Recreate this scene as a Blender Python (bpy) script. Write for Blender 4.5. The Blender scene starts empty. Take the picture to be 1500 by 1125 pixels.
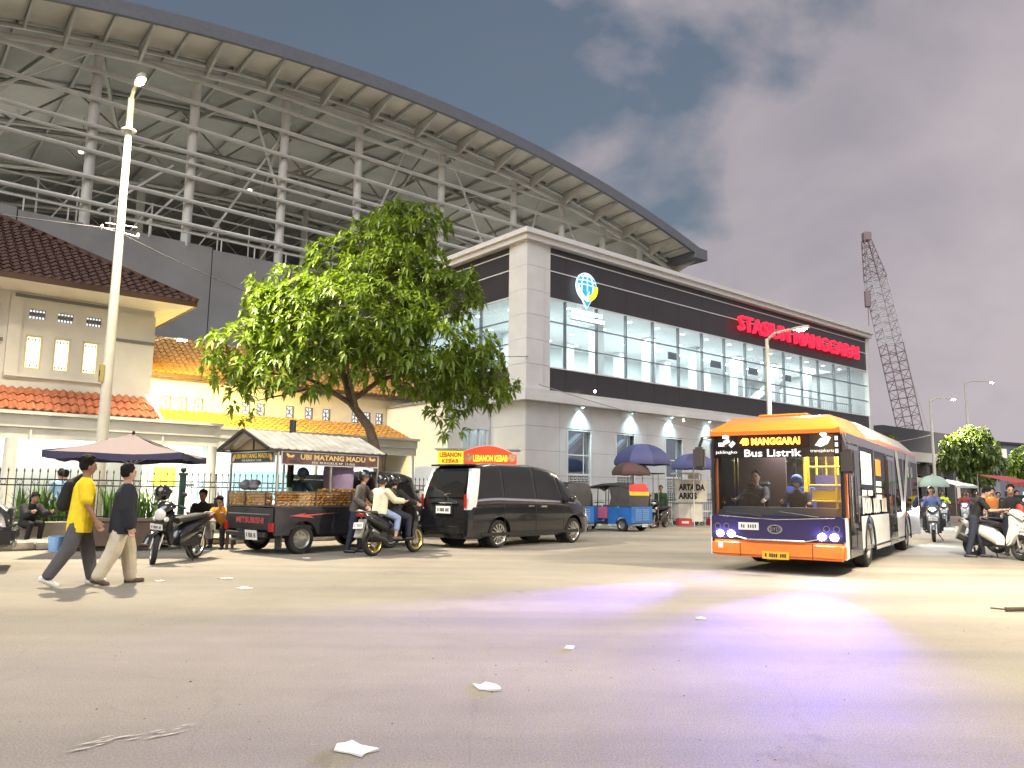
import bpy, bmesh, math, random
from mathutils import Vector, Matrix
R = math.radians
random.seed(7)
sc = bpy.context.scene
COL = sc.collection

# ------------------------------------------------------------------ camera
cam_d = bpy.data.cameras.new('camera'); cam = bpy.data.objects.new('camera', cam_d); COL.objects.link(cam)
cam_d.sensor_fit = 'HORIZONTAL'; cam_d.sensor_width = 36.0; cam_d.lens = 36.0*1127/1500
cam_d.clip_start = 0.1; cam_d.clip_end = 6000
cam.matrix_world = Matrix.Translation((0, 0, 1.35)) @ Matrix.Rotation(R(98.0), 4, 'X') @ Matrix.Rotation(R(0.7), 4, 'Z')
sc.camera = cam
sc.render.engine = 'CYCLES'
sc.cycles.use_denoising = True
sc.cycles.max_bounces = 6; sc.cycles.diffuse_bounces = 2; sc.cycles.glossy_bounces = 3
sc.cycles.transmission_bounces = 4; sc.cycles.transparent_max_bounces = 10
sc.cycles.caustics_reflective = False; sc.cycles.caustics_refractive = False
sc.cycles.sample_clamp_indirect = 6.0
vs = sc.view_settings
vs.view_transform = 'Standard'; vs.look = 'None'; vs.gamma = 1.0; vs.exposure = 1.15; vs.use_curve_mapping = False

# ------------------------------------------------------------------ dusk sky: clear blue above, pinkish grey cloud banks lit by the town
w = bpy.data.worlds.new('World'); sc.world = w; w.use_nodes = True
nt = w.node_tree; nt.nodes.clear()
def nd(tree, kind, **kw):
    n = tree.nodes.new(kind)
    for k, v in kw.items(): setattr(n, k, v)
    return n
L = nt.links.new
out = nd(nt, 'ShaderNodeOutputWorld'); bg = nd(nt, 'ShaderNodeBackground')
sky = nd(nt, 'ShaderNodeTexSky', sky_type='NISHITA', sun_disc=False)
SUN_EL, SUN_ROT = R(9.0), R(200.0)
sky.sun_elevation = SUN_EL; sky.sun_rotation = SUN_ROT; sky.air_density = 1.6; sky.dust_density = 2.5; sky.ozone_density = 3.0
tc = nd(nt, 'ShaderNodeTexCoord')
mp = nd(nt, 'ShaderNodeMapping'); mp.inputs['Scale'].default_value = (1.0, 1.0, 1.5); mp.inputs['Location'].default_value = (0.35, 0.1, 0.12)
L(tc.outputs['Generated'], mp.inputs['Vector'])
n1 = nd(nt, 'ShaderNodeTexNoise'); n1.inputs['Scale'].default_value = 2.3; n1.inputs['Detail'].default_value = 9; n1.inputs['Roughness'].default_value = 0.5; n1.inputs['Distortion'].default_value = 0.25
L(mp.outputs['Vector'], n1.inputs['Vector'])
sep = nd(nt, 'ShaderNodeSeparateXYZ'); L(tc.outputs['Generated'], sep.inputs[0])
# the cloud bank rises in the east (towards +X): bias the cover by direction
def math_n(op, a, b=None):
    m = nd(nt, 'ShaderNodeMath', operation=op)
    for i, v in enumerate((a, b)):
        if v is None: continue
        if isinstance(v, (int, float)): m.inputs[i].default_value = v
        else: L(v, m.inputs[i])
    return m.outputs[0]
bias = math_n('SUBTRACT', math_n('MULTIPLY', sep.outputs[0], 0.74), math_n('MULTIPLY', sep.outputs[2], 0.30))
cov = math_n('ADD', n1.outputs[0], bias)
ramp = nd(nt, 'ShaderNodeValToRGB'); L(cov, ramp.inputs[0])
ramp.color_ramp.elements[0].position = 0.40; ramp.color_ramp.elements[1].position = 0.49
# thin grey veil everywhere
n2 = nd(nt, 'ShaderNodeTexNoise'); n2.inputs['Scale'].default_value = 1.3; n2.inputs['Detail'].default_value = 6
L(mp.outputs['Vector'], n2.inputs['Vector'])
veil = nd(nt, 'ShaderNodeMapRange'); L(n2.outputs[0], veil.inputs[0]); veil.inputs[1].default_value = 0.35; veil.inputs[2].default_value = 0.7; veil.inputs[3].default_value = 0.35; veil.inputs[4].default_value = 0.6
n3 = nd(nt, 'ShaderNodeTexNoise'); n3.inputs['Scale'].default_value = 3.6; n3.inputs['Detail'].default_value = 7; n3.inputs['Distortion'].default_value = 0.4
L(mp.outputs['Vector'], n3.inputs['Vector'])
ccol = nd(nt, 'ShaderNodeValToRGB'); L(n3.outputs[0], ccol.inputs[0])
ccol.color_ramp.elements[0].position = 0.33; ccol.color_ramp.elements[0].color = (0.33, 0.305, 0.345, 1)
ccol.color_ramp.elements[1].position = 0.68; ccol.color_ramp.elements[1].color = (0.50, 0.445, 0.47, 1)
SKY_K = 0.085
skym = nd(nt, 'ShaderNodeMix', data_type='RGBA', blend_type='MULTIPLY'); skym.inputs[0].default_value = 1.0
L(sky.outputs[0], skym.inputs[6]); skym.inputs[7].default_value = (SKY_K, SKY_K, SKY_K, 1)
mx1 = nd(nt, 'ShaderNodeMix', data_type='RGBA'); L(veil.outputs[0], mx1.inputs[0]); L(skym.outputs[2], mx1.inputs[6]); mx1.inputs[7].default_value = (0.17, 0.19, 0.255, 1)
mx2 = nd(nt, 'ShaderNodeMix', data_type='RGBA'); L(ramp.outputs[0], mx2.inputs[0]); L(mx1.outputs[2], mx2.inputs[6]); L(ccol.outputs[0], mx2.inputs[7])
L(mx2.outputs[2], bg.inputs[0]); bg.inputs[1].default_value = 0.5
L(bg.outputs[0], out.inputs[0])
# last daylight through the overcast: very soft, from behind the camera
sd = bpy.data.lights.new('sun', 'SUN'); sd.energy = 1.5; sd.angle = R(50); sd.color = (0.97, 0.97, 1.0)
so = bpy.data.objects.new('sun', sd); COL.objects.link(so); so.rotation_euler = (R(46), 0, R(-22))

# ------------------------------------------------------------------ materials
LAMP_K = 0.56
MATS = {}
def mat(name, col, rough=0.6, metal=0.0, var=0.0, scale=3.0, bump=0.0, bscale=40.0, emit=None, es=0.0, coat=0.0, spec=0.5, var2=None, detail=4.0):
    if name in MATS: return MATS[name]
    m = bpy.data.materials.new(name); m.use_nodes = True; t = m.node_tree; b = t.nodes['Principled BSDF']
    b.inputs['Base Color'].default_value = (*col, 1); b.inputs['Roughness'].default_value = rough; b.inputs['Metallic'].default_value = metal
    b.inputs['Specular IOR Level'].default_value = spec
    if coat: b.inputs['Coat Weight'].default_value = coat; b.inputs['Coat Roughness'].default_value = 0.05
    if emit: b.inputs['Emission Color'].default_value = (*emit, 1); b.inputs['Emission Strength'].default_value = es
    if var or bump:
        tcn = nd(t, 'ShaderNodeTexCoord')
    if var:
        n = nd(t, 'ShaderNodeTexNoise'); n.inputs['Scale'].default_value = scale; n.inputs['Detail'].default_value = detail; n.inputs['Roughness'].default_value = 0.65
        t.links.new(tcn.outputs['Object'], n.inputs['Vector'])
        r = nd(t, 'ShaderNodeValToRGB'); t.links.new(n.outputs[0], r.inputs[0])
        r.color_ramp.elements[0].position = 0.3; r.color_ramp.elements[1].position = 0.7
        c2 = var2 if var2 else tuple(min(1, c*(1+var)) for c in col)
        r.color_ramp.elements[0].color = (*[c*(1-var) for c in col], 1); r.color_ramp.elements[1].color = (*c2, 1)
        t.links.new(r.outputs[0], b.inputs['Base Color'])
        rr = nd(t, 'ShaderNodeMapRange'); t.links.new(n.outputs[0], rr.inputs[0]); rr.inputs[3].default_value = max(0.02, rough-0.1); rr.inputs[4].default_value = min(1, rough+0.12)
        t.links.new(rr.outputs[0], b.inputs['Roughness'])
    if bump:
        n = nd(t, 'ShaderNodeTexNoise'); n.inputs['Scale'].default_value = bscale; n.inputs['Detail'].default_value = 5
        t.links.new(tcn.outputs['Object'], n.inputs['Vector'])
        bp = nd(t, 'ShaderNodeBump'); bp.inputs['Strength'].default_value = bump; bp.inputs['Distance'].default_value = 0.02
        t.links.new(n.outputs[0], bp.inputs['Height']); t.links.new(bp.outputs[0], b.inputs['Normal'])
    MATS[name] = m; return m
def glass(name, tint=(0.8, 0.9, 0.95), clear=0.85, rough=0.03):
    if name in MATS: return MATS[name]
    m = bpy.data.materials.new(name); m.use_nodes = True; t = m.node_tree; t.nodes.clear()
    o = nd(t, 'ShaderNodeOutputMaterial'); tr = nd(t, 'ShaderNodeBsdfTransparent'); tr.inputs[0].default_value = (*tint, 1)
    g = nd(t, 'ShaderNodeBsdfGlossy'); g.inputs['Roughness'].default_value = rough; g.inputs[0].default_value = (1, 1, 1, 1)
    fr = nd(t, 'ShaderNodeLayerWeight'); fr.inputs['Blend'].default_value = 0.12
    mr = nd(t, 'ShaderNodeMapRange'); t.links.new(fr.outputs['Fresnel'], mr.inputs[0]); mr.inputs[3].default_value = 1-clear; mr.inputs[4].default_value = 0.5
    mx = nd(t, 'ShaderNodeMixShader'); t.links.new(mr.outputs[0], mx.inputs[0]); t.links.new(tr.outputs[0], mx.inputs[1]); t.links.new(g.outputs[0], mx.inputs[2])
    t.links.new(mx.outputs[0], o.inputs[0]); MATS[name] = m; return m
def emis(name, col, s):
    if name in MATS: return MATS[name]
    m = bpy.data.materials.new(name); m.use_nodes = True; t = m.node_tree; b = t.nodes['Principled BSDF']
    b.inputs['Base Color'].default_value = (*[min(.8, c) for c in col], 1)
    b.inputs['Emission Color'].default_value = (*col, 1); b.inputs['Emission Strength'].default_value = s*.7
    MATS[name] = m; return m

# ------------------------------------------------------------------ mesh collector
class MB:
    def __init__(s): s.v = []; s.f = []; s.m = []; s.cur = 0; s.X = None
    def add(s, vs, fs):
        o = len(s.v)
        s.v += [tuple(s.X @ Vector(p)) for p in vs] if s.X is not None else [tuple(p) for p in vs]
        s.f += [tuple(o+i for i in f) for f in fs]; s.m += [s.cur]*len(fs); return s
    def box(s, x0, x1, y0, y1, z0, z1):
        return s.add([(x0,y0,z0),(x1,y0,z0),(x1,y1,z0),(x0,y1,z0),(x0,y0,z1),(x1,y0,z1),(x1,y1,z1),(x0,y1,z1)],
                     [(0,3,2,1),(4,5,6,7),(0,1,5,4),(1,2,6,5),(2,3,7,6),(3,0,4,7)])
    def cbox(s, c, d): return s.box(c[0]-d[0]/2, c[0]+d[0]/2, c[1]-d[1]/2, c[1]+d[1]/2, c[2]-d[2]/2, c[2]+d[2]/2)
    def rings(s, rs, cap=True, closed=False):
        n = len(rs[0]); vs = [p for r in rs for p in r]; fs = []
        k = len(rs)
        for i in range(k if closed else k-1):
            a = i*n; b = ((i+1) % k)*n
            for j in range(n): fs.append((a+j, a+(j+1) % n, b+(j+1) % n, b+j))
        if cap and not closed: fs.append(tuple(range(n-1, -1, -1))); fs.append(tuple(range((k-1)*n, k*n)))
        return s.add(vs, fs)
    def tube(s, pts, rad, n=8, cap=True):
        pts = [Vector(p) for p in pts]; rs = []
        if not isinstance(rad, (list, tuple)): rad = [rad]*len(pts)
        t0 = (pts[1]-pts[0]).normalized(); up = Vector((0,0,1)) if abs(t0.z) < .9 else Vector((1,0,0))
        u = t0.cross(up).normalized()
        for i, p in enumerate(pts):
            t = (pts[min(i+1, len(pts)-1)]-pts[max(i-1, 0)]).normalized()
            u = (u - t*u.dot(t)).normalized(); v = t.cross(u)
            rs.append([p + (u*math.cos(a)+v*math.sin(a))*rad[i] for a in [2*math.pi*j/n for j in range(n)]])
        return s.rings(rs, cap)
    def bar(s, a, b, wd, ht=None):          # square section bar
        a = Vector(a); b = Vector(b); ht = ht or wd; t = (b-a).normalized()
        up = Vector((0,0,1)) if abs(t.z) < .95 else Vector((1,0,0)); u = t.cross(up).normalized()*wd/2; v = u.cross(t).normalized()*ht/2
        return s.rings([[p+u+v, p-u+v, p-u-v, p+u-v] for p in (a, b)])
    def ell(s, c, r, nu=12, nv=8, M=None):
        c = Vector(c); vs = [(0,0,1)]; fs = []
        for i in range(1, nv):
            th = math.pi*i/nv
            for j in range(nu):
                ph = 2*math.pi*j/nu; vs.append((math.sin(th)*math.cos(ph), math.sin(th)*math.sin(ph), math.cos(th)))
        vs.append((0,0,-1)); e = len(vs)-1
        for j in range(nu): fs.append((0, 1+j, 1+(j+1) % nu)); fs.append((e, e-nu+(j+1) % nu, e-nu+j))
        for i in range(nv-2):
            for j in range(nu):
                a = 1+i*nu+j; b = 1+i*nu+(j+1) % nu; fs.append((a, a+nu, b+nu, b))
        P = []
        for p in vs:
            q = Vector((p[0]*r[0], p[1]*r[1], p[2]*r[2]))
            if M is not None: q = M @ q
            P.append(c+q)
        return s.add(P, fs)
    def cap(s, a, b, r0, r1, n=12):         # tapered capsule
        a = Vector(a); b = Vector(b); t = b-a; l = t.length; t = t.normalized() if l > 1e-6 else Vector((0,0,1))
        up = Vector((0,0,1)) if abs(t.z) < .9 else Vector((1,0,0)); u = t.cross(up).normalized(); v = t.cross(u); rs = []
        for k in (-.95, -.7, -.35, 0): rs.append((a+t*r0*k, r0*math.sqrt(max(0, 1-k*k))))
        for k in (0, .35, .7, .95): rs.append((b+t*r1*k, r1*math.sqrt(max(0, 1-k*k))))
        return s.rings([[p+(u*math.cos(x)+v*math.sin(x))*r for x in [2*math.pi*j/n for j in range(n)]] for p, r in rs])
    def cyl(s, a, b, r, r2=None, n=16): return s.tube([a, b], [r, r if r2 is None else r2], n)
    def lathe(s, prof, c=(0,0,0), n=20, M=None):   # profile (r, h) about local Z
        c = Vector(c); rs = []
        for r, h in prof:
            ring = []
            for j in range(n):
                a = 2*math.pi*j/n; q = Vector((r*math.cos(a), r*math.sin(a), h)); ring.append(c + (M @ q if M is not None else q))
            rs.append(ring)
        hollow = prof[0][0] > 1e-6 and prof[-1][0] > 1e-6
        return s.rings(rs, closed=hollow)
    def prism(s, poly, y0, y1):             # polygon in xz extruded along y
        n = len(poly); vs = [(x, y0, z) for x, z in poly]+[(x, y1, z) for x, z in poly]
        return s.add(vs, [tuple(range(n)), tuple(range(2*n-1, n-1, -1))]+[(j, n+j, n+(j+1) % n, (j+1) % n) for j in range(n)])
    def quad(s, a, b, c, d): return s.add([a,b,c,d], [(0,1,2,3)])
    def mesh(s, name, mats, smooth=None, bevel=0.0, seg=1, fixn=True):
        me = bpy.data.meshes.new(name); me.from_pydata(s.v, [], s.f)
        mats = mats if isinstance(mats, (list, tuple)) else [mats]
        for m in mats: me.materials.append(m)
        me.polygons.foreach_set('material_index', s.m)
        if fixn or bevel:
            bm = bmesh.new(); bm.from_mesh(me)
            if fixn: bmesh.ops.recalc_face_normals(bm, faces=bm.faces)
            if bevel:
                es = [e for e in bm.edges if len(e.link_faces) == 2 and e.calc_face_angle(0) > .6]
                bmesh.ops.bevel(bm, geom=es, offset=bevel, segments=seg, affect='EDGES', clamp_overlap=True)
            bm.to_mesh(me); bm.free()
        if smooth is not None:
            me.polygons.foreach_set('use_smooth', [True]*len(me.polygons)); me.set_sharp_from_angle(angle=R(smooth))
        me.update(); return me
    def build(s, name, mats, parent=None, **kw):
        o = bpy.data.objects.new(name, s.mesh(name, mats, **kw)); COL.objects.link(o); o.parent = parent; return o
def empty(name, loc=(0,0,0), rz=0.0):
    o = bpy.data.objects.new(name, None); COL.objects.link(o); o.location = loc; o.rotation_euler = (0,0,rz); o.empty_display_size = .2; return o
def tag(o, label=None, cat=None, group=None, kind=None):
    if label: o['label'] = label
    if cat: o['category'] = cat
    if group: o['group'] = group
    if kind: o['kind'] = kind
    return o
def inst(src, parent, loc=(0,0,0), rot=(0,0,0), scale=(1,1,1), name=None):
    me = src if isinstance(src, bpy.types.Mesh) else src.data
    o = bpy.data.objects.new(name or me.name.split('.')[0], me); COL.objects.link(o); o.parent = parent; o.location = loc; o.rotation_euler = rot; o.scale = scale; return o
def copy_tree(o, parent=None):
    c = o.copy(); COL.objects.link(c); c.parent = parent
    for ch in list(o.children): copy_tree(ch, c)
    return c
def bx(name, m, parent, x0, x1, y0, y1, z0, z1, bevel=0.0, seg=1, smooth=None):
    return MB().box(x0,x1,y0,y1,z0,z1).build(name, m, parent, bevel=bevel, seg=seg, smooth=smooth)
TMP = bpy.data.scenes.new('tmp_eval')
def evalmesh(o, name):
    TMP.collection.objects.link(o); vl = TMP.view_layers[0]; vl.update(); dg = vl.depsgraph
    me = bpy.data.meshes.new_from_object(o.evaluated_get(dg)); me.name = name
    d = o.data; TMP.collection.objects.unlink(o); bpy.data.objects.remove(o)
    if isinstance(d, bpy.types.Mesh): bpy.data.meshes.remove(d)
    return me
def remesh(mb, name, m, voxel=0.014, smooth_it=4, parent=None, disp=None, subsurf=0):
    o = bpy.data.objects.new('t', mb.mesh('t', m, fixn=True))
    md = o.modifiers.new('r', 'REMESH'); md.mode = 'VOXEL'; md.voxel_size = voxel
    if smooth_it:
        s_ = o.modifiers.new('s', 'SMOOTH'); s_.factor = .5; s_.iterations = smooth_it
    me = evalmesh(o, name)
    if not me.materials: me.materials.append(m)
    if disp: disp(me)
    me.polygons.foreach_set('use_smooth', [True]*len(me.polygons))
    q = bpy.data.objects.new(name, me); COL.objects.link(q); q.parent = parent; return q
def boolcut(mb, cutter, name, mats, parent, smooth=30, bevel=0.0):
    o = bpy.data.objects.new('t', mb.mesh('t', mats, bevel=bevel)); c = bpy.data.objects.new('c', cutter.mesh('c', mats))
    TMP.collection.objects.link(c)
    md = o.modifiers.new('b', 'BOOLEAN'); md.operation = 'DIFFERENCE'; md.object = c; md.solver = 'EXACT'
    me = evalmesh(o, name); TMP.collection.objects.unlink(c); bpy.data.objects.remove(c)
    me.polygons.foreach_set('use_smooth', [True]*len(me.polygons)); me.set_sharp_from_angle(angle=R(smooth))
    q = bpy.data.objects.new(name, me); COL.objects.link(q); q.parent = parent; return q
TEXTC = {}
def textmesh(txt, size=1.0, ext=0.0, bold=0.0, width=None):
    c = bpy.data.curves.new('txt', 'FONT'); c.body = txt; c.size = size; c.extrude = ext; c.align_x = 'CENTER'; c.align_y = 'CENTER'; c.offset = bold; c.resolution_u = 2
    me = evalmesh(bpy.data.objects.new('t', c), 'lettering')
    if width:
        xs = [v.co.x for v in me.vertices]; k = width/(max(xs)-min(xs)); x0 = (max(xs)+min(xs))/2
        for v in me.vertices: v.co.x = (v.co.x-x0)*k
    ys = [v.co.y for v in me.vertices]; y0 = (max(ys)+min(ys))/2
    for v in me.vertices: v.co.y -= y0
    return me
def text(txt, m, parent, loc, normal_rz, size=.1, ext=.003, width=None, bold=0.0, name='lettering', tilt=0.0):
    """upright lettering facing local direction rotated by normal_rz: 0 faces -Y"""
    me = textmesh(txt, size, ext, bold, width); me.materials.clear(); me.materials.append(m)
    o = bpy.data.objects.new(name, me); COL.objects.link(o); o.parent = parent; o.location = loc; o.rotation_euler = (R(90)-tilt, 0, normal_rz); return o
def islands(me):
    bm = bmesh.new(); bm.from_mesh(me); bmesh.ops.remove_doubles(bm, verts=bm.verts, dist=1e-5); bm.verts.ensure_lookup_table(); seen = set(); out_ = []
    for v in bm.verts:
        if v.index in seen: continue
        st = [v]; seen.add(v.index); g_ = []
        while st:
            a = st.pop(); g_.append(a.index)
            for e in a.link_edges:
                b = e.other_vert(a)
                if b.index not in seen: seen.add(b.index); st.append(b)
        s_ = set(g_); mp_ = {i: k for k, i in enumerate(g_)}
        out_.append(([tuple(bm.verts[i].co) for i in g_], [tuple(mp_[q.index] for q in f.verts) for f in bm.faces if f.verts[0].index in s_]))
    bm.free(); return out_

# facade frame: t runs along the street (50 degrees east of the view), n away from the camera
DX, DY = math.sin(R(50)), math.cos(R(50))
def FR(t, n, z=0.0): return Vector((t*DX-n*DY, t*DY+n*DX, z))
FRZ = R(40)
def lamp_light(kind, name, loc, energy, col, parent=None, rot=None, size=None, spot=None, blend=.6, sizey=None):
    l = bpy.data.lights.new(name, kind); l.energy = energy*LAMP_K; l.color = col
    if kind == 'AREA':
        l.size = size or 1
        if sizey: l.shape = 'RECTANGLE'; l.size_y = sizey
    else: l.shadow_soft_size = size or .15
    if kind == 'SPOT': l.spot_size = spot; l.spot_blend = blend
    o = bpy.data.objects.new(name, l); COL.objects.link(o); o.location = loc; o.parent = parent
    if rot: o.rotation_euler = rot
    return o
def aim(o, d):
    o.rotation_euler = Vector(d).to_track_quat('-Z', 'Y').to_euler()
# ================================================================== ground
def asphalt():
    m = bpy.data.materials.new('asphalt'); m.use_nodes = True; t = m.node_tree; b = t.nodes['Principled BSDF']; K = t.links.new
    c = nd(t, 'ShaderNodeTexCoord')
    def noise(s, d=6, r=.6, dist=0):
        n = nd(t, 'ShaderNodeTexNoise'); n.inputs['Scale'].default_value = s; n.inputs['Detail'].default_value = d; n.inputs['Roughness'].default_value = r; n.inputs['Distortion'].default_value = dist
        K(c.outputs['Object'], n.inputs['Vector']); return n
    def rampn(src, p0, p1, c0, c1):
        r = nd(t, 'ShaderNodeValToRGB'); K(src, r.inputs[0]); e = r.color_ramp.elements; e[0].position = p0; e[1].position = p1; e[0].color = (*c0, 1); e[1].color = (*c1, 1); return r
    big = noise(.22, 5, .6, .4); base = rampn(big.outputs[0], .32, .68, (.25, .222, .178), (.315, .287, .24))
    mid = noise(1.7, 7, .7); mr = rampn(mid.outputs[0], .3, .75, (.86, .86, .86), (1.1, 1.1, 1.1))
    fine = noise(75, 3, .8); fr = rampn(fine.outputs[0], .35, .7, (.6, .6, .62), (1.35, 1.35, 1.32))
    def mul(a, b_, f=1.0):
        x = nd(t, 'ShaderNodeMix', data_type='RGBA', blend_type='MULTIPLY'); x.inputs[0].default_value = f; K(a, x.inputs[6]); K(b_, x.inputs[7]); return x.outputs[2]
    col = mul(mul(base.outputs[0], mr.outputs[0]), fr.outputs[0], .8)
    # long tyre-polished and oily tracks that follow the carriageway
    mp_ = nd(t, 'ShaderNodeMapping'); K(c.outputs['Object'], mp_.inputs[0]); mp_.inputs['Rotation'].default_value = (0, 0, R(-46)); mp_.inputs['Scale'].default_value = (.035, .5, 1)
    tn = nd(t, 'ShaderNodeTexNoise'); tn.inputs['Scale'].default_value = 1.6; tn.inputs['Detail'].default_value = 5; K(mp_.outputs[0], tn.inputs['Vector'])
    tr = rampn(tn.outputs[0], .38, .62, (.8, .8, .83), (1.06, 1.05, 1.02)); col = mul(col, tr.outputs[0])
    sp = noise(7, 4, .8); sr = rampn(sp.outputs[0], .66, .72, (1, 1, 1), (.62, .6, .58)); col = mul(col, sr.outputs[0], .7)
    st1 = noise(.75, 6, .75, .8); s1r = rampn(st1.outputs[0], .60, .70, (1, 1, 1), (.74, .73, .72)); col = mul(col, s1r.outputs[0], .8)
    vo = nd(t, 'ShaderNodeTexVoronoi', feature='DISTANCE_TO_EDGE'); vo.inputs['Scale'].default_value = .55
    wv = noise(2.5, 4); ad = nd(t, 'ShaderNodeMix', data_type='RGBA'); ad.inputs[0].default_value = .25; K(c.outputs['Object'], ad.inputs[6]); K(wv.outputs['Color'], ad.inputs[7]); K(ad.outputs[2], vo.inputs['Vector'])
    cr = rampn(vo.outputs[0], .0, .006, (.62, .6, .58), (1, 1, 1)); col = mul(col, cr.outputs[0], .22)
    K(col, b.inputs['Base Color'])
    rg = rampn(mid.outputs[0], .3, .7, (.78, .78, .78), (.95, .95, .95)); K(rg.outputs[0], b.inputs['Roughness'])
    bp = nd(t, 'ShaderNodeBump'); bp.inputs['Strength'].default_value = .55; bp.inputs['Distance'].default_value = .012; K(fine.outputs[0], bp.inputs['Height']); K(bp.outputs[0], b.inputs['Normal'])
    return m
M_ASPH = asphalt()
M_CONC = mat('concrete', (.30, .28, .25), .85, var=.3, scale=2.5, bump=.4, bscale=30)
M_KERB = mat('kerb_concrete', (.33, .29, .23), .85, var=.35, scale=4, bump=.6, bscale=25)
road = MB().quad((-1500,-1500,0),(2500,-1500,0),(2500,2500,0),(-1500,2500,0)).build('road', M_ASPH); tag(road, kind='structure')
pave = MB().box(0, 34, 0, 16, 0, .13).build('pavement', M_CONC, None); pave.location = FR(-18, 19.55); pave.rotation_euler = (0,0,FRZ); tag(pave, kind='structure')
kst = MB().box(.008, .992, -.3, -.004, 0, .16).mesh('kerb_stone', M_KERB, bevel=.03, seg=2, smooth=40)
for i in range(34):
    o = inst(kst, pave, (i, 0, random.uniform(-.012, .012)), (random.uniform(-.02,.02), 0, random.uniform(-.008,.008)), name='kerb_stone')
pslab = MB().box(.006, .994, .006, .994, .0, .012).mesh('paving_slab', mat('paving', (.27,.25,.22), .9, var=.3, scale=1.5, bump=.3))
for i in range(8, 34):
    for j in range(2): inst(pslab, pave, (i, j+.01, .13+random.uniform(0,.004)), name='paving_slab')

def rsub(rects, h):
    res = []
    for (a,b,c,d) in rects:
        x0,x1,z0,z1 = h
        if x1 <= a or x0 >= b or z1 <= c or z0 >= d: res.append((a,b,c,d)); continue
        if x0 > a: res.append((a,x0,c,d))
        if x1 < b: res.append((x1,b,c,d))
        aa, bb = max(a,x0), min(b,x1)
        if z0 > c: res.append((aa,bb,c,z0))
        if z1 < d: res.append((aa,bb,z1,d))
    return res

# ================================================================== station building
M_ALU = mat('grey_cladding', (.63,.625,.61), .5, var=.07, scale=.8, bump=.03, bscale=3)
M_ALU2 = mat('grey_cladding_light', (.70,.695,.67), .5, var=.06, scale=1.1)
M_JOINT = mat('joint', (.2,.2,.2), .8)
M_DARK = mat('dark_panel', (.042,.039,.042), .34, var=.12, scale=.7)
M_TRIM = mat('white_trim', (.72,.71,.69), .45)
M_MULL = mat('mullion', (.22,.24,.26), .4, metal=.5)
M_GLASS = glass('curtain_glass', (.93,.985,.98), .93)
M_WHITE = mat('white_paint', (.75,.76,.77), .6, var=.05)
M_FLOOR = mat('hall_floor', (.5,.5,.5), .3)
st = empty('station_building', FR(21.03, 24.13), FRZ)
tag(st, 'two-storey grey and black station building with long lit upper windows', 'building')
LEN, DEP = 31.0, 17.0
M_BACKING = mat('backing', (.16,.16,.16), .8)
# ground floor, front
WINS = [(2.44,3.86,1.0,4.05,2.15), (5.56,6.8,1.0,4.05,2.15), (9.13,10.43,1.0,4.05,2.15)] + [(12.7+3.55*k, 14.0+3.55*k, 1.0, 4.05, 2.15) for k in range(5)]
holes = [(a,b,c,d) for a,b,c,d,e in WINS]
bk = [(0.05, LEN, 0, 5.17)]
for h in holes: bk = rsub(bk, h)
m_ = MB()
for a,b,c,d in bk: m_.box(a,b,.03,.25,c,d)
m_.build('ground_floor_wall', M_BACKING, st)
for i in range(16):
    for j in range(5):
        z0 = j*1.034; rr = [(i*1.9375+.006, (i+1)*1.9375-.006, z0+.006, z0+1.028)]
        for h in holes: rr = rsub(rr, (h[0]-.06, h[1]+.06, h[2]-.06, h[3]+.06))
        for a,b,c,d in rr:
            if b-a > .05 and d-c > .05: bx('wall_panel', M_ALU, st, a,b,0,.03,c,d)
M_LAT = mat('breeze_block', (.55,.55,.52), .8, var=.1)
M_DIM = mat('dim_room', (.28,.33,.36), .8)
wglass = glass('window_glass', (.75,.85,.9), .8)
for k,(a,b,c,d,e) in enumerate(WINS):
    fr = MB()
    for (x0,x1,z0,z1) in ((a-.05,a,c-.05,d+.05),(b,b+.05,c-.05,d+.05),(a,b,c-.05,c),(a,b,d,d+.05)): fr.box(x0,x1,-.02,.2,z0,z1)
    wdw = fr.build('window', M_TRIM, st)
    f2 = MB(); f2.box(a,b,.13,.17,e-.04,e+.04); f2.box(a,b,.13,.17,2.98,3.03); f2.box(b-.34,b-.30,.13,.17,e,d); f2.build('window_bars', M_TRIM, wdw)
    MB().box(a,b,.145,.155,e+.04,2.98).build('pane', wglass, wdw); MB().box(a,b,.145,.155,3.03,d).build('pane', wglass, wdw)
    l = MB(); n=6
    for q in range(n+1): x=a+(b-a)*q/n; l.box(x-.018,x+.018,.12,.2,c,e-.04)
    for q in range(6): z=c+(e-.04-c)*q/5; l.box(a,b,.11,.19,z-.018,z+.018)
    for q in range(n):
        for s_ in range(5):
            x=a+(b-a)*(q+.5)/n; z=c+(e-.04-c)*(s_+.5)/5; l.cbox((x,.15,z),(.09,.06,.09))
    l.build('breeze_block_screen', M_LAT, wdw)
    rm = MB(); rm.box(a-.4,b+.4,2.6,2.7,0,5.1); rm.box(a-.5,a-.4,.3,2.7,0,5.1); rm.box(b+.4,b+.5,.3,2.7,0,5.1); rm.build('room_wall', M_DIM, st)
    if k in (0,1):
        s_ = MB(); s_.X = Matrix.Translation((a+.7,1.0,3.1)) @ Matrix.Rotation(R(-35),4,'Y'); s_.box(-1.6,1.6,-.3,.3,-.16,.16); s_.X=None
        s_.build('stair_flight', M_WHITE, st)
        s_ = MB(); s_.X = Matrix.Translation((a+.7,.62,3.35)) @ Matrix.Rotation(R(-35),4,'Y'); s_.box(-1.5,1.5,-.02,.02,.3,.34); s_.box(-1.5,1.5,-.02,.02,.05,.08); s_.build('stair_rail', M_MULL, st)
    lamp_light('AREA','room_light',((a+b)/2,1.3,4.9),16,(.75,.92,1.0),st,size=1.0)
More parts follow.
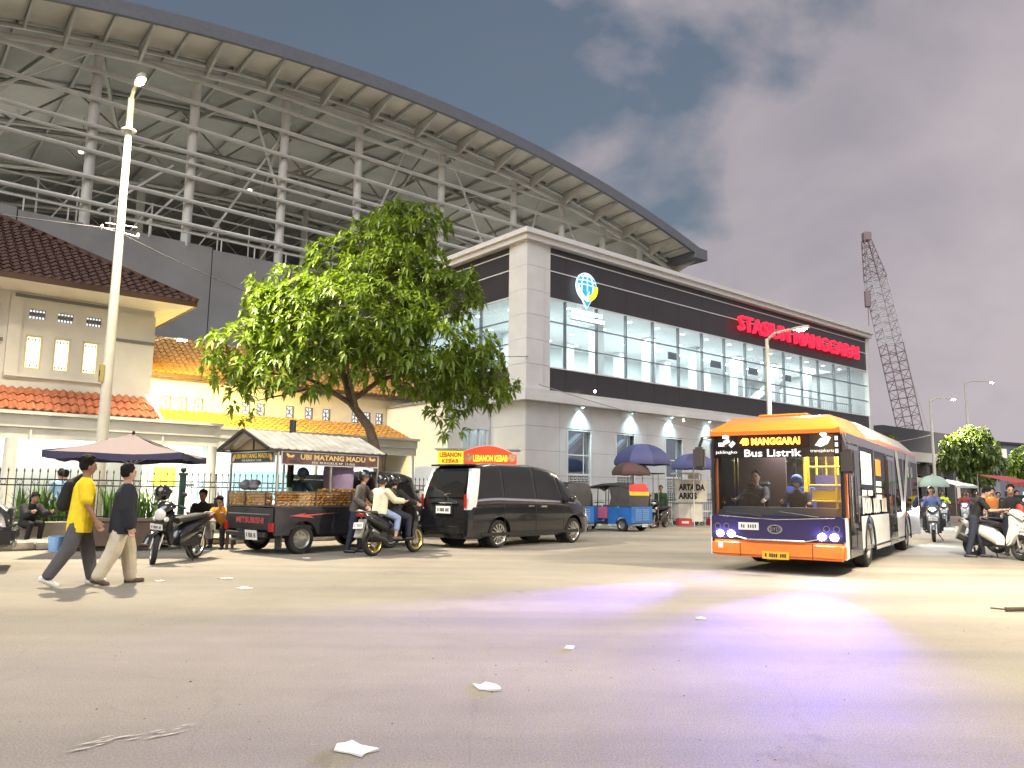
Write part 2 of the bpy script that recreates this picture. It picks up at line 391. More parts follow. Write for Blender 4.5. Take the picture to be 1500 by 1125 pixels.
# ledge that wraps the corner
lg = MB(); lg.box(-.38, LEN, -.38, .3, 5.172, 5.50); lg.box(-.38,.3,.3,DEP,5.172,5.50); lg.build('ledge', M_ALU2, st)
lg = MB(); lg.box(-.30, LEN, -.30, .3, 5.50, 5.67); lg.box(-.30,.3,.3,DEP,5.5,5.67); lg.build('ledge_top', M_ALU, st)
# left ground-floor side wall
for i in range(8):
    for j in range(5): bx('wall_panel', M_ALU, st, 0,.03, .05+i*2.1, .05+(i+1)*2.1-.012, j*1.034+.006, j*1.034+1.028)
bx('side_wall_backing', M_BACKING, st, .035,.25,.26,DEP,0,5.17)
# corner pier
m_ = MB(); m_.box(.03,1.24,.03,1.1,5.67,12.1); m_.build('corner_pier', M_JOINT, st)
for j in range(6):
    z0 = 5.68+j*1.07; z1 = z0+1.058
    if j == 5: z1 = 12.1
    bx('pier_panel', M_ALU2, st, .0,.86,-.12,.05,z0,z1); bx('pier_panel', M_ALU2, st, .87,1.28,-.07,.05,z0,z1)
    bx('pier_panel', M_ALU2, st, -.12,.0,-.12,.72,z0,z1); bx('pier_panel', M_ALU2, st, -.07,.0,.73,1.14,z0,z1)
# dark bands: panels one by one
XB = [1.30] + [2.30] + [4.31+2.0*k for k in range(13)] + [LEN-.28]
YB = [1.16+2.1*k for k in range(8)]
ROWS = [(5.68,6.69), (9.82,11.0), (11.04,11.78), (11.82,12.08)]
for (z0,z1) in ROWS:
    for a,b in zip(XB, XB[1:]): bx('dark_panel', M_DARK, st, a+.006,b-.006,0,.06,z0+.004,z1-.004)
    for a,b in zip(YB, YB[1:]): bx('dark_panel', M_DARK, st, 0,.06,a+.006,b-.006,z0+.004,z1-.004)
bk = MB()
for z0,z1 in ((5.67,6.70),(9.82,12.1)): bk.box(1.29,LEN-.26,.062,.2,z0,z1); bk.box(.062,.2,1.25,DEP,z0,z1)
bk.build('band_backing', M_JOINT, st)
for z in (9.80, 11.02, 11.80):
    t_ = MB(); t_.box(1.29,LEN-.2,-.035,.06,z-.022,z+.022); t_.build('trim_strip', M_TRIM, st)
    t_ = MB(); t_.box(-.035,.06,1.15,DEP,z-.022,z+.022); t_.build('trim_strip', M_TRIM, st)
# parapet
pp = MB(); pp.box(-.3,LEN+.15,-.3,.3,12.102,12.35); pp.box(-.3,.3,.3,DEP,12.102,12.35); pp.box(-.42,LEN+.25,-.42,.3,12.35,12.56); pp.box(-.42,.3,.3,DEP,12.35,12.56); pp.build('parapet', M_TRIM, st)
bx('roof_slab', M_JOINT, st, .3,LEN,.3,DEP,12.15,12.3)
bx('end_pier', M_ALU2, st, LEN-.26,LEN+.1,-.1,.5,0.02,12.1)
bx('end_wall', M_ALU, st, LEN-.1,LEN+.06,.5,DEP,0,12.1); bx('rear_wall', M_ALU, st, .25,LEN,DEP-.2,DEP,0,12.1)
# glazing
ZG = [6.71, 7.74, 8.77, 9.78]
for x in XB[1:-1]: bx('mullion', M_MULL, st, x-.03,x+.03,-.01,.14,6.71,9.775)
for y in YB[1:]: bx('mullion', M_MULL, st, -.01,.14,y-.03,y+.03,6.71,9.775)
bx('sill', M_TRIM, st, 1.29,LEN-.26,-.04,.16,6.692,6.745); bx('sill', M_TRIM, st, -.04,.16,1.15,DEP-.3,6.692,6.745)
for z in ZG[1:3]:
    bx('transom', M_MULL, st, 1.29,LEN-.26,.0,.13,z-.02,z+.02); bx('transom', M_MULL, st, .0,.13,1.15,DEP-.3,z-.02,z+.02)
for z0,z1 in zip(ZG,ZG[1:]):
    for a,b in zip(XB,XB[1:]): bx('pane', M_GLASS, st, a+.03,b-.03,.055,.07,z0+.02,z1-.02)
    for a,b in zip(YB,YB[1:]): bx('pane', M_GLASS, st, .055,.07,a+.03,b-.03,z0+.02,z1-.02)
# upper hall behind the glass
bx('upper_floor', M_FLOOR, st, .2,LEN-.1,.2,DEP-.2,5.9,6.5); bx('upper_ceiling', M_WHITE, st, .2,LEN-.1,.2,DEP-.2,9.95,10.1)
bx('inner_wall', mat('inner_wall',(.66,.70,.70),.7,var=.05), st, .6,LEN-.12,9.0,9.2,6.5,9.95)
for i in range(7):
    bx('inner_column', M_WHITE, st, 3.2+4.2*i,3.75+4.2*i,3.0,3.55,6.5,9.94)
    if i < 6:
        bx('inner_column', M_WHITE, st, 5.0+4.4*i,5.5+4.4*i,7.2,7.7,6.5,9.94)
        d_ = MB(); d_.box(4.3+4.4*i,6.2+4.4*i,8.9,8.99,6.5,8.7); dd = d_.build('inner_door', mat('door_glass',(.10,.13,.15),.2), st)
        f_ = MB()
        for x in (4.3,5.23,6.14): f_.box(x+4.4*i,x+.06+4.4*i,8.86,8.9,6.5,8.7)
        f_.box(4.3+4.4*i,6.2+4.4*i,8.86,8.9,8.64,8.7); f_.build('door_frame', M_TRIM, dd)
M_DL = emis('downlight', (1,1,1), 9.0)
dl = MB().lathe([(.0,0),(.10,0),(.10,-.02),(.0,-.02)], n=10).mesh('downlight', M_DL)
for i in range(14):
    for j in range(4): inst(dl, st, (1.6+2.15*i+.3*(j%2), 1.3+2.1*j, 9.945), name='downlight')
for i in range(6):
    tb = MB().box(0,1.7,-.05,.05,-.03,0).build('tube_light', M_DL, st); tb.location=(14.0+2.7*i, 5.4, 9.94)
for i in range(4): lamp_light('AREA','hall_light',(4+7.6*i,4.5,9.85),640,(.88,.98,.99),st,size=6,sizey=5)
# balustrade near the far end, hanging signs inside
rl = MB(); rl.box(17,LEN-.4,1.0,1.04,7.5,7.55); rl.box(17,LEN-.4,1.0,1.04,6.6,6.64)
for i in range(52): rl.box(17+.26*i,17.02+.26*i,1.01,1.03,6.6,7.5)
rl.build('balustrade', M_MULL, st)
for i in range(4): bx('hanging_sign', mat('sign_dark',(.05,.06,.08),.4), st, 12.5+3.9*i,13.5+3.9*i,2.4,2.46,8.75,9.15)
esc = MB(); esc.X = Matrix.Translation((24,4.2,7.6)) @ Matrix.Rotation(R(-28),4,'Y'); esc.box(-3,3,-.5,.5,-.2,.25); esc.X=None; esc.build('escalator', mat('esc',(.2,.21,.22),.4,metal=.4), st)
# small floodlights on the bands, wall washers under the ledge
M_FLD = emis('flood_lens',(1.0,.95,.8),40)
for x in (3.27, 8.0, 12.5, 19.0):
    f_ = MB(); f_.box(x-.06,x+.06,-.16,-.0,5.95,6.03).build('floodlight', M_JOINT, st) if False else None
for x,z in ((3.6,5.83),(9.9,4.98),(13.8,5.0),(20.5,5.85),(27,5.85)):
    b_ = MB().cyl((x,-.42,z),(x,-.5,z),.05,n=10).build('floodlight', M_JOINT, st); MB().ell((x,-.52,z),(.055,.03,.055),8,6).build('lens', M_FLD, b_)
for x in (3.16, 6.53, 9.4, 12.5, 16.0, 19.5, 23.0):
    b_ = MB().cyl((x,-.2,5.17),(x,-.2,5.10),.07,n=10).build('wall_washer', M_JOINT, st); MB().cyl((x,-.2,5.098),(x,-.2,5.09),.055,n=10).build('lens', emis('washer_lens',(.7,.95,1.0),25), b_)
    lamp_light('SPOT','wash',(x,-.2,5.06),300 if x<5 else 200,(.60,.93,1.0),st,rot=(R(4),0,0),spot=R(105),blend=1.0,size=.05)

# station name
M_RED = emis('red_sign', (1.0,.02,.06), .75); M_REDD = mat('red_return', (.5,.01,.02), .4)
sg = empty('station_sign', FR(43.2, 24.13-.28, 10.8), FRZ); tag(sg, 'large red illuminated letters spelling the station name on dark band', 'sign')
me = textmesh('STASIUN MANGGARAI', 1.22, .09, .004, 13.8)
for vs_, fs_ in islands(me):
    b_ = MB(); b_.add([(x, -z, y) for x,y,z in vs_], fs_)
    b_.build('letter', M_RED, sg)
for i in range(-3,4): MB().box(i*2.1-.02,i*2.1+.02,.09,.3,-.25,-.2).build('standoff', M_JOINT, sg)
# ministry emblem
em = empty('emblem_sign', FR(24.45, 24.13-.2, 10.62), FRZ); tag(em, 'round blue and white lit globe emblem with yellow gear on dark band', 'sign')
M_EB = emis('emblem_blue', (.02,.28,.75), .8); M_EW = emis('emblem_white', (.75,.92,1.0), .9); M_EY = emis('emblem_yellow', (1.0,.72,.03), .9)
pr = []
for k in range(40):
    a = 2*math.pi*k/40; x, z = .62*math.cos(a), .62*math.sin(a)
    if z < 0: z *= 1.0 + .55*max(0, 1-abs(x)/.28)*.9
    pr.append((x,z))
MB().prism([(x*1.08,z*1.08) for x,z in pr], 0,.05).build('halo_plate', M_EW, em)
MB().prism(pr, -.03,.0).build('globe_disc', M_EB, em)
gl = MB()
for k in (-.5,0,.5):
    pts = [(.60*math.sin(k*1.3)*math.cos(t), -.045, .6*math.sin(t)*1.0) for t in [R(-20+10*i) for i in range(12)]]
    gl.tube(pts, .022, 5)
for z in (.05,.25,.44):
    wd = math.sqrt(.6**2-z*z); gl.tube([(wd*s_, -.045, z+.05*(1-s_*s_)) for s_ in (-1,-.6,-.2,.2,.6,1)], .022, 5)
gl.build('globe_grid', M_EW, em)
sw = MB(); sw.tube([(-.58,-.05,.0),(-.5,-.05,-.25),(-.3,-.05,-.5),(-.02,-.05,-.62),(.05,-.05,-.3),(.12,-.05,-.2)], [.03,.07,.09,.09,.03,.02], 6); sw.build('swoosh', M_EW, em)
ge = MB()
for k in range(8):
    a = R(-80+12*k); ge.X = Matrix.Translation((.52*math.cos(a),-.05,.52*math.sin(a))) @ Matrix.Rotation(-a,4,'Y'); ge.box(-.12,.13,-.03,.03,-.05,.05)
ge.X=None; ge.build('gear', M_EY, em)
text('KEMENTERIAN', M_EW, em, (.0,-.02,-1.22), 0, .28, .02, 1.95, .006); text('PERHUBUNGAN', M_EW, em, (.08,-.02,-1.50), 0, .27, .02, 2.1, .004)
MB().box(-1.0,1.1,.04,.08,-1.62,-1.59).build('bracket', M_JOINT, em)

# annex between the old wing and the station
an = empty('station_annex', FR(13.0, 26.5), FRZ); tag(an, 'low grey annex with bright window left of the station corner', 'building')
aw = [(5.75,8.0,0,5.15)]; hz = (6.45,8.0-.12,3.25,4.1) ; hz=(6.45,7.9,2.95,4.1)
for a,b,c,d in rsub(aw,hz): bx('wall', M_ALU2, an, a,b,0,.2,c,d)
bx('roof', M_JOINT, an, 5.7,8.0,-.1,5.0,5.16,5.3)
wf = MB(); a,b,c,d = hz
for (x0,x1,z0,z1) in ((a,a+.06,c,d),(b-.06,b,c,d),(a+.06,b-.06,c,c+.06),(a+.06,b-.06,d-.06,d),(a+.5,a+.54,c+.06,d-.06),(a+.97,a+1.01,c+.06,d-.06)): wf.box(x0,x1,-.03,.15,z0,z1)
wf.build('window', M_TRIM, an); bx('pane', wglass, an, a+.06,b-.06,.06,.07,c+.06,d-.06)
bx('side_wall', M_ALU2, an, 5.75,5.95,.2,5.0,0,5.15); bx('room_wall', M_WHITE, an, 5.95,b,2.4,2.5,2.5,5.14); bx('tube_light', emis('tube',(.9,1,1),14), an, a+.05,a+.9,1.2,1.3,3.82,3.87)
lamp_light('AREA','annex_light',((a+b)/2,1.0,4.8),22,(.85,.97,1.0),an,size=1)

# ================================================================== train hall with arched roof
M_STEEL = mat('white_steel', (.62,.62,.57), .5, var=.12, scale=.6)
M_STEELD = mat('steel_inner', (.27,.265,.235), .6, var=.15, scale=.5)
M_SOFF = mat('soffit', (.74,.70,.60), .6, var=.12, scale=.5)
M_ROOFU = mat('roof_underside', (.27,.27,.25), .7, var=.2, scale=.25)
M_FASC = mat('fascia', (.15,.16,.18), .5, var=.1)
M_POD = mat('podium_wall', (.27,.27,.265), .8, var=.15, scale=.3, bump=.1, bscale=6)
ha = empty('train_hall', FR(27.0, 45.0), FRZ); tag(ha, 'huge arched steel train hall roof with open girder front', 'building')
RA = 115.0
def za(x, d=0.0): return 27.95 - RA + math.sqrt(RA*RA-x*x) - d
XS = [-32+1.85*i for i in range(35)]
sh = MB()
sh.rings([[(x,-3.0,za(x)),(x,70,za(x)),(x,70,za(x)-.25),(x,-3.0,za(x)-.25)] for x in XS]); sh.build('roof', M_ROOFU, ha)
fs = MB(); fs.rings([[(x,-3.25,za(x)+.25),(x,-3.0,za(x)+.25),(x,-3.0,za(x)-.55),(x,-3.25,za(x)-.55)] for x in XS]); fs.build('fascia', M_FASC, ha)
bx('gutter_end', M_FASC, ha, 29.9,31.7,-3.3,20,23.0,24.0)
for i in range(34):
    a, b = XS[i]+.09, XS[i+1]-.09
    s_ = MB(); s_.add([(a,-2.95,za(a)-.32),(b,-2.95,za(b)-.32),(b,-.25,za(b)-.42),(a,-.25,za(a)-.42),(a,-2.95,za(a)-.28),(b,-2.95,za(b)-.28),(b,-.25,za(b)-.38),(a,-.25,za(a)-.38)],[(0,3,2,1),(4,5,6,7),(0,1,5,4),(1,2,6,5),(2,3,7,6),(3,0,4,7)]); s_.build('soffit_panel', M_SOFF, ha)
for i in range(0,35):
    x = XS[i]; big = i % 2 == 0
    b_ = MB(); b_.add([(x-.07,-2.95,za(x)-.35),(x+.07,-2.95,za(x)-.35),(x+.07,-.1,za(x)-.45),(x-.07,-.1,za(x)-.45),(x-.07,-2.95,za(x)-.55),(x+.07,-2.95,za(x)-.55),(x+.07,-.1,za(x)-(1.5 if big else .75)),(x-.07,-.1,za(x)-(1.5 if big else .75))],[(0,1,2,3),(4,7,6,5),(0,4,5,1),(1,5,6,2),(2,6,7,3),(3,7,4,0)]); b_.build('soffit_rib', M_STEEL, ha)
b_ = MB(); b_.tube([(x,0,za(x)-1.25) for x in XS], .2, 8); b_.build('arch_beam', M_STEEL, ha)
b_ = MB(); b_.tube([(x,-.0,za(x)-.62) for x in XS], .13, 6); b_.build('arch_beam', M_STEEL, ha)
COLX = [-30.3,-25,-19.15,-13.9,-8.3,-3.0,3.9,10.9,16.2,21.2,26.2]
for x in COLX:
    MB().tube([(x,0.25,15.2),(x,.25,za(x)-1.3)], .27, 10).build('column', M_STEEL, ha, smooth=40)
for z in (16.45,17.85,19.3,20.12,20.75,22.3,23.9,25.3,26.2):
    xm = math.sqrt(max(0, RA*RA-(z+1.3+RA-27.95)**2)); xm = min(xm, 30.5)
    MB().tube([(-xm,-.12,z),(xm,-.12,z)], .135 if z != 20.12 else .1, 8).build('girder_rail', M_STEEL, ha, smooth=40)
for x0,z0,x1,z1 in ((-25,20.5,-19.3,25.4),(-12.5,16.2,-7.0,26.4),(-18.5,16.3,-14.8,20),(-10.3,25,-8.6,20.5),(-3,16,1.0,26),(5.0,26.3,8.0,20.5),(11.4,16.5,14,25.6),(16.5,25.4,20.0,20),(-25,15.8,-22.5,20.7),(-16,16.2,-13.2,20)):
    MB().bar((x0,.55,z0),(x1,.55,z1),.12).build('brace', M_STEEL, ha)
# roof trusses behind the open front
for k,y in enumerate((7,15,24,34,46)):
    t_ = MB(); xs = [-31.5+3.1*i for i in range(21)]
    t_.tube([(x,y,za(x)-.6) for x in xs], .16, 6); t_.tube([(x,y,za(x)-2.6-.9*math.cos(x/34*1.57)) for x in xs], .16, 6)
    for i in range(20):
        a = xs[i]; b2 = xs[i+1]; lo = lambda x: za(x)-2.6-.9*math.cos(x/34*1.57)
        t_.bar((a,y,lo(a)),(b2,y,za(b2)-.6),.12) if i%2 else t_.bar((a,y,za(a)-.6),(b2,y,lo(b2)),.12)
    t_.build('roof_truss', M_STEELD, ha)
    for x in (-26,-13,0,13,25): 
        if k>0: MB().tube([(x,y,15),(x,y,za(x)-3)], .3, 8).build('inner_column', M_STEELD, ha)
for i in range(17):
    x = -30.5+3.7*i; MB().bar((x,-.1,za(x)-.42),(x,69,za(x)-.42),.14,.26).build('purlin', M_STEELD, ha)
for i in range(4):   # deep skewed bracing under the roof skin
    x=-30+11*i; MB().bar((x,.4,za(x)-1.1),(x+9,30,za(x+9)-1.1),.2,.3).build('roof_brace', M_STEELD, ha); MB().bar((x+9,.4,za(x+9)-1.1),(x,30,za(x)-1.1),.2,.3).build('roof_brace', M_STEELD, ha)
# scaffold-like service gantry low down
ga = MB()
for z in (16.0,17.2,18.4):
    ga.tube([(-33,3.5,z),(20,3.5,z)],.06,5)
for i in range(27): ga.tube([(-33+2*i,3.5,15),(-33+2*i,3.5,18.5)],.05,5)
for i in range(13): ga.tube([(-33+4*i,3.5,15),(-31+4*i,3.5,18.4)],.045,5)
ga.build('service_gantry', M_STEEL, ha)
# concrete podium
for i in range(13):
    bx('podium_panel', M_POD, ha, -32+4.9*i+.03,-32+4.9*(i+1)-.03,.0,.4,0,15.3+.12*(i%2))
bx('podium_core', M_JOINT, ha, -32,31,.41,.9,0,15.2); bx('back_wall', M_ROOFU, ha, -31,31,69,69.5,0,23.5); bx('deck', M_POD, ha, -31,31,1.0,69,14.9,15.1)
cw = MB(); cw.tube([(-30,-.25,15.9),(31,-.25,15.9)],.05,5); 
for i in range(31): cw.tube([(-30+2*i,-.25,15.2),(-30+2*i,-.25,15.9)],.04,5)
cw.build('edge_rail', M_STEEL, ha)
for x,y in ((-18,10),(-6,12),(6,8),(17,12),(-25,12),(24,10)):
    pl_ = MB(); pl_.tube([(x,y,za(x)-1.0),(x,y,za(x)-3.2)],.02,4); pl_.lathe([(.06,.0),(.28,-.2),(.0,-.2)],(x,y,za(x)-3.2),10); q=pl_.build('pendant_lamp', M_STEELD, ha); MB().ell((x,y,za(x)-3.45),(.16,.16,.08),8,6).build('bulb', emis('pendant',(1,.93,.75),4), q)
    lamp_light('SPOT','pendant_light',(x,y,za(x)-3.9),9000,(1,.95,.82),ha,size=.3,spot=R(130),blend=.6)
# ================================================================== old station building
M_CREAM = mat('cream_render', (.56,.54,.47), .8, var=.07, scale=1.2, bump=.08, bscale=60)
M_GREYT = mat('grey_trim', (.14,.14,.13), .7)
M_TBROWN = mat('brown_tile', (.068,.032,.021), .75, var=.3, scale=6)
M_TRED = mat('red_tile', (.30,.095,.04), .7, var=.35, scale=7)
M_TORANGE = mat('orange_tile', (.42,.22,.06), .7, var=.3, scale=6)
M_WOOD = mat('dark_fascia', (.07,.035,.02), .6)
def tile_roof(mb, o, u, v, nu, nv, trim0=0.0, trim1=0.0, tw=.26, step=.035, amp=.04):
    """one tiled slope: o eave-left corner, u along the eave, v up the slope; trims cut the ends by metres per metre up"""
    o=Vector(o); u=Vector(u); v=Vector(v); lu=u.length; lv=v.length; un=u.normalized(); vn=v.normalized(); n=un.cross(vn).normalized()
    if n.z < 0: n=-n
    rows=max(2,int(lv/.32)); rh=lv/rows
    for r in range(rows):
        s0=r*rh; a=trim0*s0; b=lu-trim1*s0
        if b-a<tw: break
        cols=max(2,int((b-a)/(tw/4)))
        P=[[],[],[]]
        for c in range(cols+1):
            x=a+(b-a)*c/cols; hgt=amp*math.sin(2*math.pi*x/tw)+.01*math.sin(7.3*x+r)
            P[0].append(o+un*x+vn*s0+n*(hgt+step-.06)); P[1].append(o+un*x+vn*(s0-.02)+n*(hgt+step)); P[2].append(o+un*x+vn*(s0+rh)+n*hgt)
        k=cols+1; fs=[(c,c+1,k+c+1,k+c) for c in range(cols)]+[(k+c,k+c+1,2*k+c+1,2*k+c) for c in range(cols)]
        mb.add(P[0]+P[1]+P[2],fs)
ob = empty('old_station_house', FR(6.9, 26.58), FRZ); tag(ob, 'cream two-storey old station house with brown hipped tile roof', 'building')
W3 = [(-3.53,-3.08),(-2.78,-2.33),(-2.0,-1.55)]
hs = [(a,b,4.81,5.83) for a,b in W3]+[(a+.03,b,6.33,6.62) for a,b in W3]
rr = [(-16,0,0,7.25)]
for h in hs: rr = rsub(rr,h)
w_ = MB()
for a,b,c,d in rr: w_.box(a,b,0,.28,c,d)
w_.box(-.28,0,.28,10,0,7.25); w_.build('wall', M_CREAM, ob)
# pilaster at the corner and raised field around the windows
bx('corner_pilaster', M_CREAM, ob, -1.15,.04,-.05,-.002,3.0,6.9); bx('window_field', M_CREAM, ob, -4.0,-3.66,-.05,-.002,4.5,7.0)
for x0,x1,z in ((-3.9,-1.35,6.93),(-1.15,.05,5.95),(-6.5,-4.1,5.55)): bx('grey_band', M_GREYT, ob, x0,x1,-.07,-.052,z,z+.1)
bx('string_course', M_CREAM, ob, -4.0,-1.2,-.08,-.002,4.55,4.66)
M_STAIN = emis('stained_glass', (1.0,.93,.66), 1.5); M_STAIN2 = mat('window_frame_yellow', (.62,.55,.25), .5)
M_LEADR = mat('leaded_pattern', (.30,.16,.10), .5)
for a,b in W3:
    f = MB()
    for (x0,x1,z0,z1) in ((a,a+.05,4.81,5.83),(b-.05,b,4.81,5.83),(a+.05,b-.05,4.81,4.86),(a+.05,b-.05,5.78,5.83)): f.box(x0,x1,.02,.12,z0,z1)
    wd = f.build('window', M_STAIN2, ob); MB().box(a+.05,b-.05,.09,.1,4.86,5.78).build('pane', M_STAIN, wd)
    l = MB()
    for q in range(4): x=a+.09+q*.09; l.ell((x,.08,4.93),(.022,.012,.045),6,5); l.ell((x,.08,5.71),(.022,.012,.045),6,5)
    for q in range(3): x=a+.12+q*.105; l.tube([(x,.08,5.0),(x+.02,.08,5.15),(x-.01,.08,5.32),(x+.02,.08,5.5),(x,.08,5.64)],.007,4)
    for q in range(5): z=5.05+q*.14; l.tube([(a+.07,.08,z),((a+b)/2,.08,z+.05),(b-.07,.08,z)],.007,4)
    l.build('leaded_pattern', M_LEADR, wd)
    g_ = MB(); x0,x1 = a+.03,b
    for q in range(6): x=x0+(x1-x0)*q/5; g_.box(x-.012,x+.012,.03,.08,6.33,6.62)
    for z in (6.33,6.43,6.53,6.62): g_.box(x0,x1,.035,.075,z-.012,z+.012)
    for q in range(5): g_.ell((x0+(x1-x0)*(q+.5)/5,.05,6.48),(.03,.02,.05),6,5)
    vg = g_.build('vent_grille', M_GREYT, ob); MB().box(x0,x1,.15,.16,6.33,6.62).build('pane', emis('vent_glow',(.9,.93,1.0),.75), vg)
# hipped roof: eave overhangs 1.3 m
E0 = 7.40; OV = 1.0; PT = .60
rf = MB(); S = 6.3; sl = math.hypot(1,PT)
tile_roof(rf, (-17,-OV,E0), (17+OV,0,0), (0,S,S*PT), 0,0, 0, 1/sl)
tile_roof(rf, (OV,-OV,E0), (0,2*S,0), (-S,0,S*PT), 0,0, 1/sl, 1/sl)
rfo = rf.build('roof', M_TBROWN, ob, fixn=False); rfo['kind']='stuff'
ins = MB(); ins.add([(-17,-OV+.05,E0-.08),(OV-.05,-OV+.05,E0-.08),(OV-.05,2*S-OV,E0-.08),(-17,2*S-OV,E0-.08),(-17,S-OV,E0+S*PT-.12),(OV-S,S-OV,E0+S*PT-.12)],[(0,1,5,4),(1,2,5),(2,3,4,5),(3,0,4),(0,3,2,1)]); ins.build('roof_deck', M_WOOD, ob)
MB().bar((OV,-OV,E0+.06),(OV-S,S-OV,E0+S*PT+.06),.2,.14).build('hip_ridge', M_TBROWN, ob)
bx('fascia', M_WOOD, ob, -17,OV+.02,-OV-.02,-OV+.04,E0-.16,E0+.02); bx('fascia', M_WOOD, ob, OV-.04,OV+.02,-OV+.04,10,E0-.16,E0+.02)
sf = MB(); sf.add([(-17,-OV+.04,E0-.14),(OV-.04,-OV+.04,E0-.14),(.0,0,E0-.30),(-17,0,E0-.30)],[(0,1,2,3)]); sf.add([(OV-.04,-OV+.04,E0-.14),(OV-.04,9,E0-.14),(0,9,E0-.3),(0,0,E0-.3)],[(0,1,2,3)]); sf.build('soffit', M_CREAM, ob)
# tiled awning over the entrance
aw = MB(); tile_roof(aw, (-17,-1.1,3.52), (17.1,0,0), (0,1.05,.72), 0,0,0,.25, tw=.22)
o = aw.build('awning_tiles', M_TRED, ob, fixn=False); o['kind']='stuff'
aw = MB(); aw.add([(-17,-1.05,3.46),(.05,-1.05,3.46),(-.2,-.01,4.2),(-17,-.01,4.2),(-17,-1.05,3.38),(.05,-1.05,3.38),(-.2,-.01,4.1),(-17,-.01,4.1)],[(0,1,2,3),(4,7,6,5),(0,4,5,1),(1,5,6,2),(2,6,7,3),(3,7,4,0)]); aw.build('awning_deck', M_CREAM, ob)
MB().add([(.1,-1.12,3.6),(.22,-1.12,3.5),(.0,0,4.42),(-.16,0,4.36),(.1,-1.12,3.42),(.22,-1.12,3.38),(.0,0,4.1),(-.16,0,4.1)],[(0,1,2,3),(4,7,6,5),(0,4,5,1),(1,5,6,2),(2,6,7,3),(3,7,4,0)]).build('awning_verge', M_CREAM, ob)
# projecting flag-like cables and wall lamp
fl = empty('wall_floodlight', FR(7.0, 27.2, 6.35), FRZ); tag(fl, 'bright white floodlight on curved arm off the old house corner', 'lamp')
MB().tube([(-.1,0,-.35),(.1,-.0,-.1),(.45,-.05,.04),(.85,-.1,.05)],.025,6).build('arm', M_TRIM, fl)
MB().box(.8,1.15,-.2,.05,.02,.09).build('lamp_head', M_TRIM, fl, bevel=.02); MB().box(.83,1.12,-.18,.03,.005,.018).build('lens', emis('flood_white',(1,1,.95),60), fl)
lamp_light('SPOT','flood',(1.0,.1,-.02),7500,(1.0,.74,.2),fl,rot=(R(28),0,R(-38)),spot=R(150),blend=.8,size=.1)
# ---- long low wing with lattice windows
wg = empty('old_station_wing', FR(6.9, 31.58), FRZ); tag(wg, 'long pale wing with lattice windows and orange tile roofs lit yellow', 'building')
WT = [8.7,9.3,9.93,11.85,12.49,13.78,14.66,15.5,16.95,17.55,18.2,19.46,20.04,20.67]
rr = [(-.5,14.0,0,5.8)]; hs=[(t-6.9,t-6.9+.36,4.42,4.93) for t in WT]
for h in hs: rr = rsub(rr,h)
w_ = MB()
for a,b,c,d in rr: w_.box(a,b,0,.25,c,d)
w_.build('wall', mat('wing_render',(.60,.56,.53),.8,var=.06), wg)
for a,b,c,d in hs:
    f = MB()
    for (x0,x1,z0,z1) in ((a,a+.03,c,d),(b-.03,b,c,d),(a+.03,b-.03,c,c+.03),(a+.03,b-.03,d-.03,d)): f.box(x0,x1,-.015,.1,z0,z1)
    f.bar((a,.04,c),(b,.04,d),.025); f.bar((a,.05,d),(b,.05,c),.025); f.bar(((a+b)/2,.06,c),((a+b)/2,.06,d),.025)
    for q in (.33,.66): f.bar((a,.055,c+(d-c)*q),(b,.055,c+(d-c)*q),.02)
    wd=f.build('window', M_GREYT, wg); MB().box(a,b,.14,.15,c,d).build('pane', emis('wing_glow',(.85,.9,1.0),.8), wd)
r_=MB(); tile_roof(r_,(-.6,-.45,5.78),(14.5,0,0),(0,3.2,1.95),0,0,0,0,tw=.24); o=r_.build('upper_roof', M_TORANGE, wg, fixn=False); o['kind']='stuff'
bx('upper_fascia', M_WOOD, wg, -.6,13.9,-.47,-.4,5.62,5.76)
MB().add([(-.6,-.4,5.7),(13.9,-.4,5.7),(13.9,2.75,7.62),(-.6,2.75,7.62),(13.9,2.75,5.5),(-.6,2.75,5.5)],[(0,1,2,3),(3,2,4,5),(0,5,4,1),(0,3,5),(1,4,2)]).build('roof_deck', M_WOOD, wg)
r_=MB(); tile_roof(r_,(-.2,-2.3,3.6),(15.0,0,0),(0,2.25,.78),0,0,0,.3,tw=.24); o=r_.build('lower_roof', M_TORANGE, wg, fixn=False); o['kind']='stuff'
MB().add([(-.2,-2.28,3.52),(14.8,-2.28,3.52),(14.1,-.02,4.28),(-.2,-.02,4.28),(-.2,-2.28,3.42),(14.8,-2.28,3.42),(14.1,-.02,4.1),(-.2,-.02,4.1)],[(0,1,2,3),(4,7,6,5),(0,4,5,1),(1,5,6,2),(2,6,7,3),(3,7,4,0)]).build('eave_deck', M_WOOD, wg)
bx('white_frieze', M_TRIM, wg, -.5,14.0,-.06,-.002,4.3,4.36)

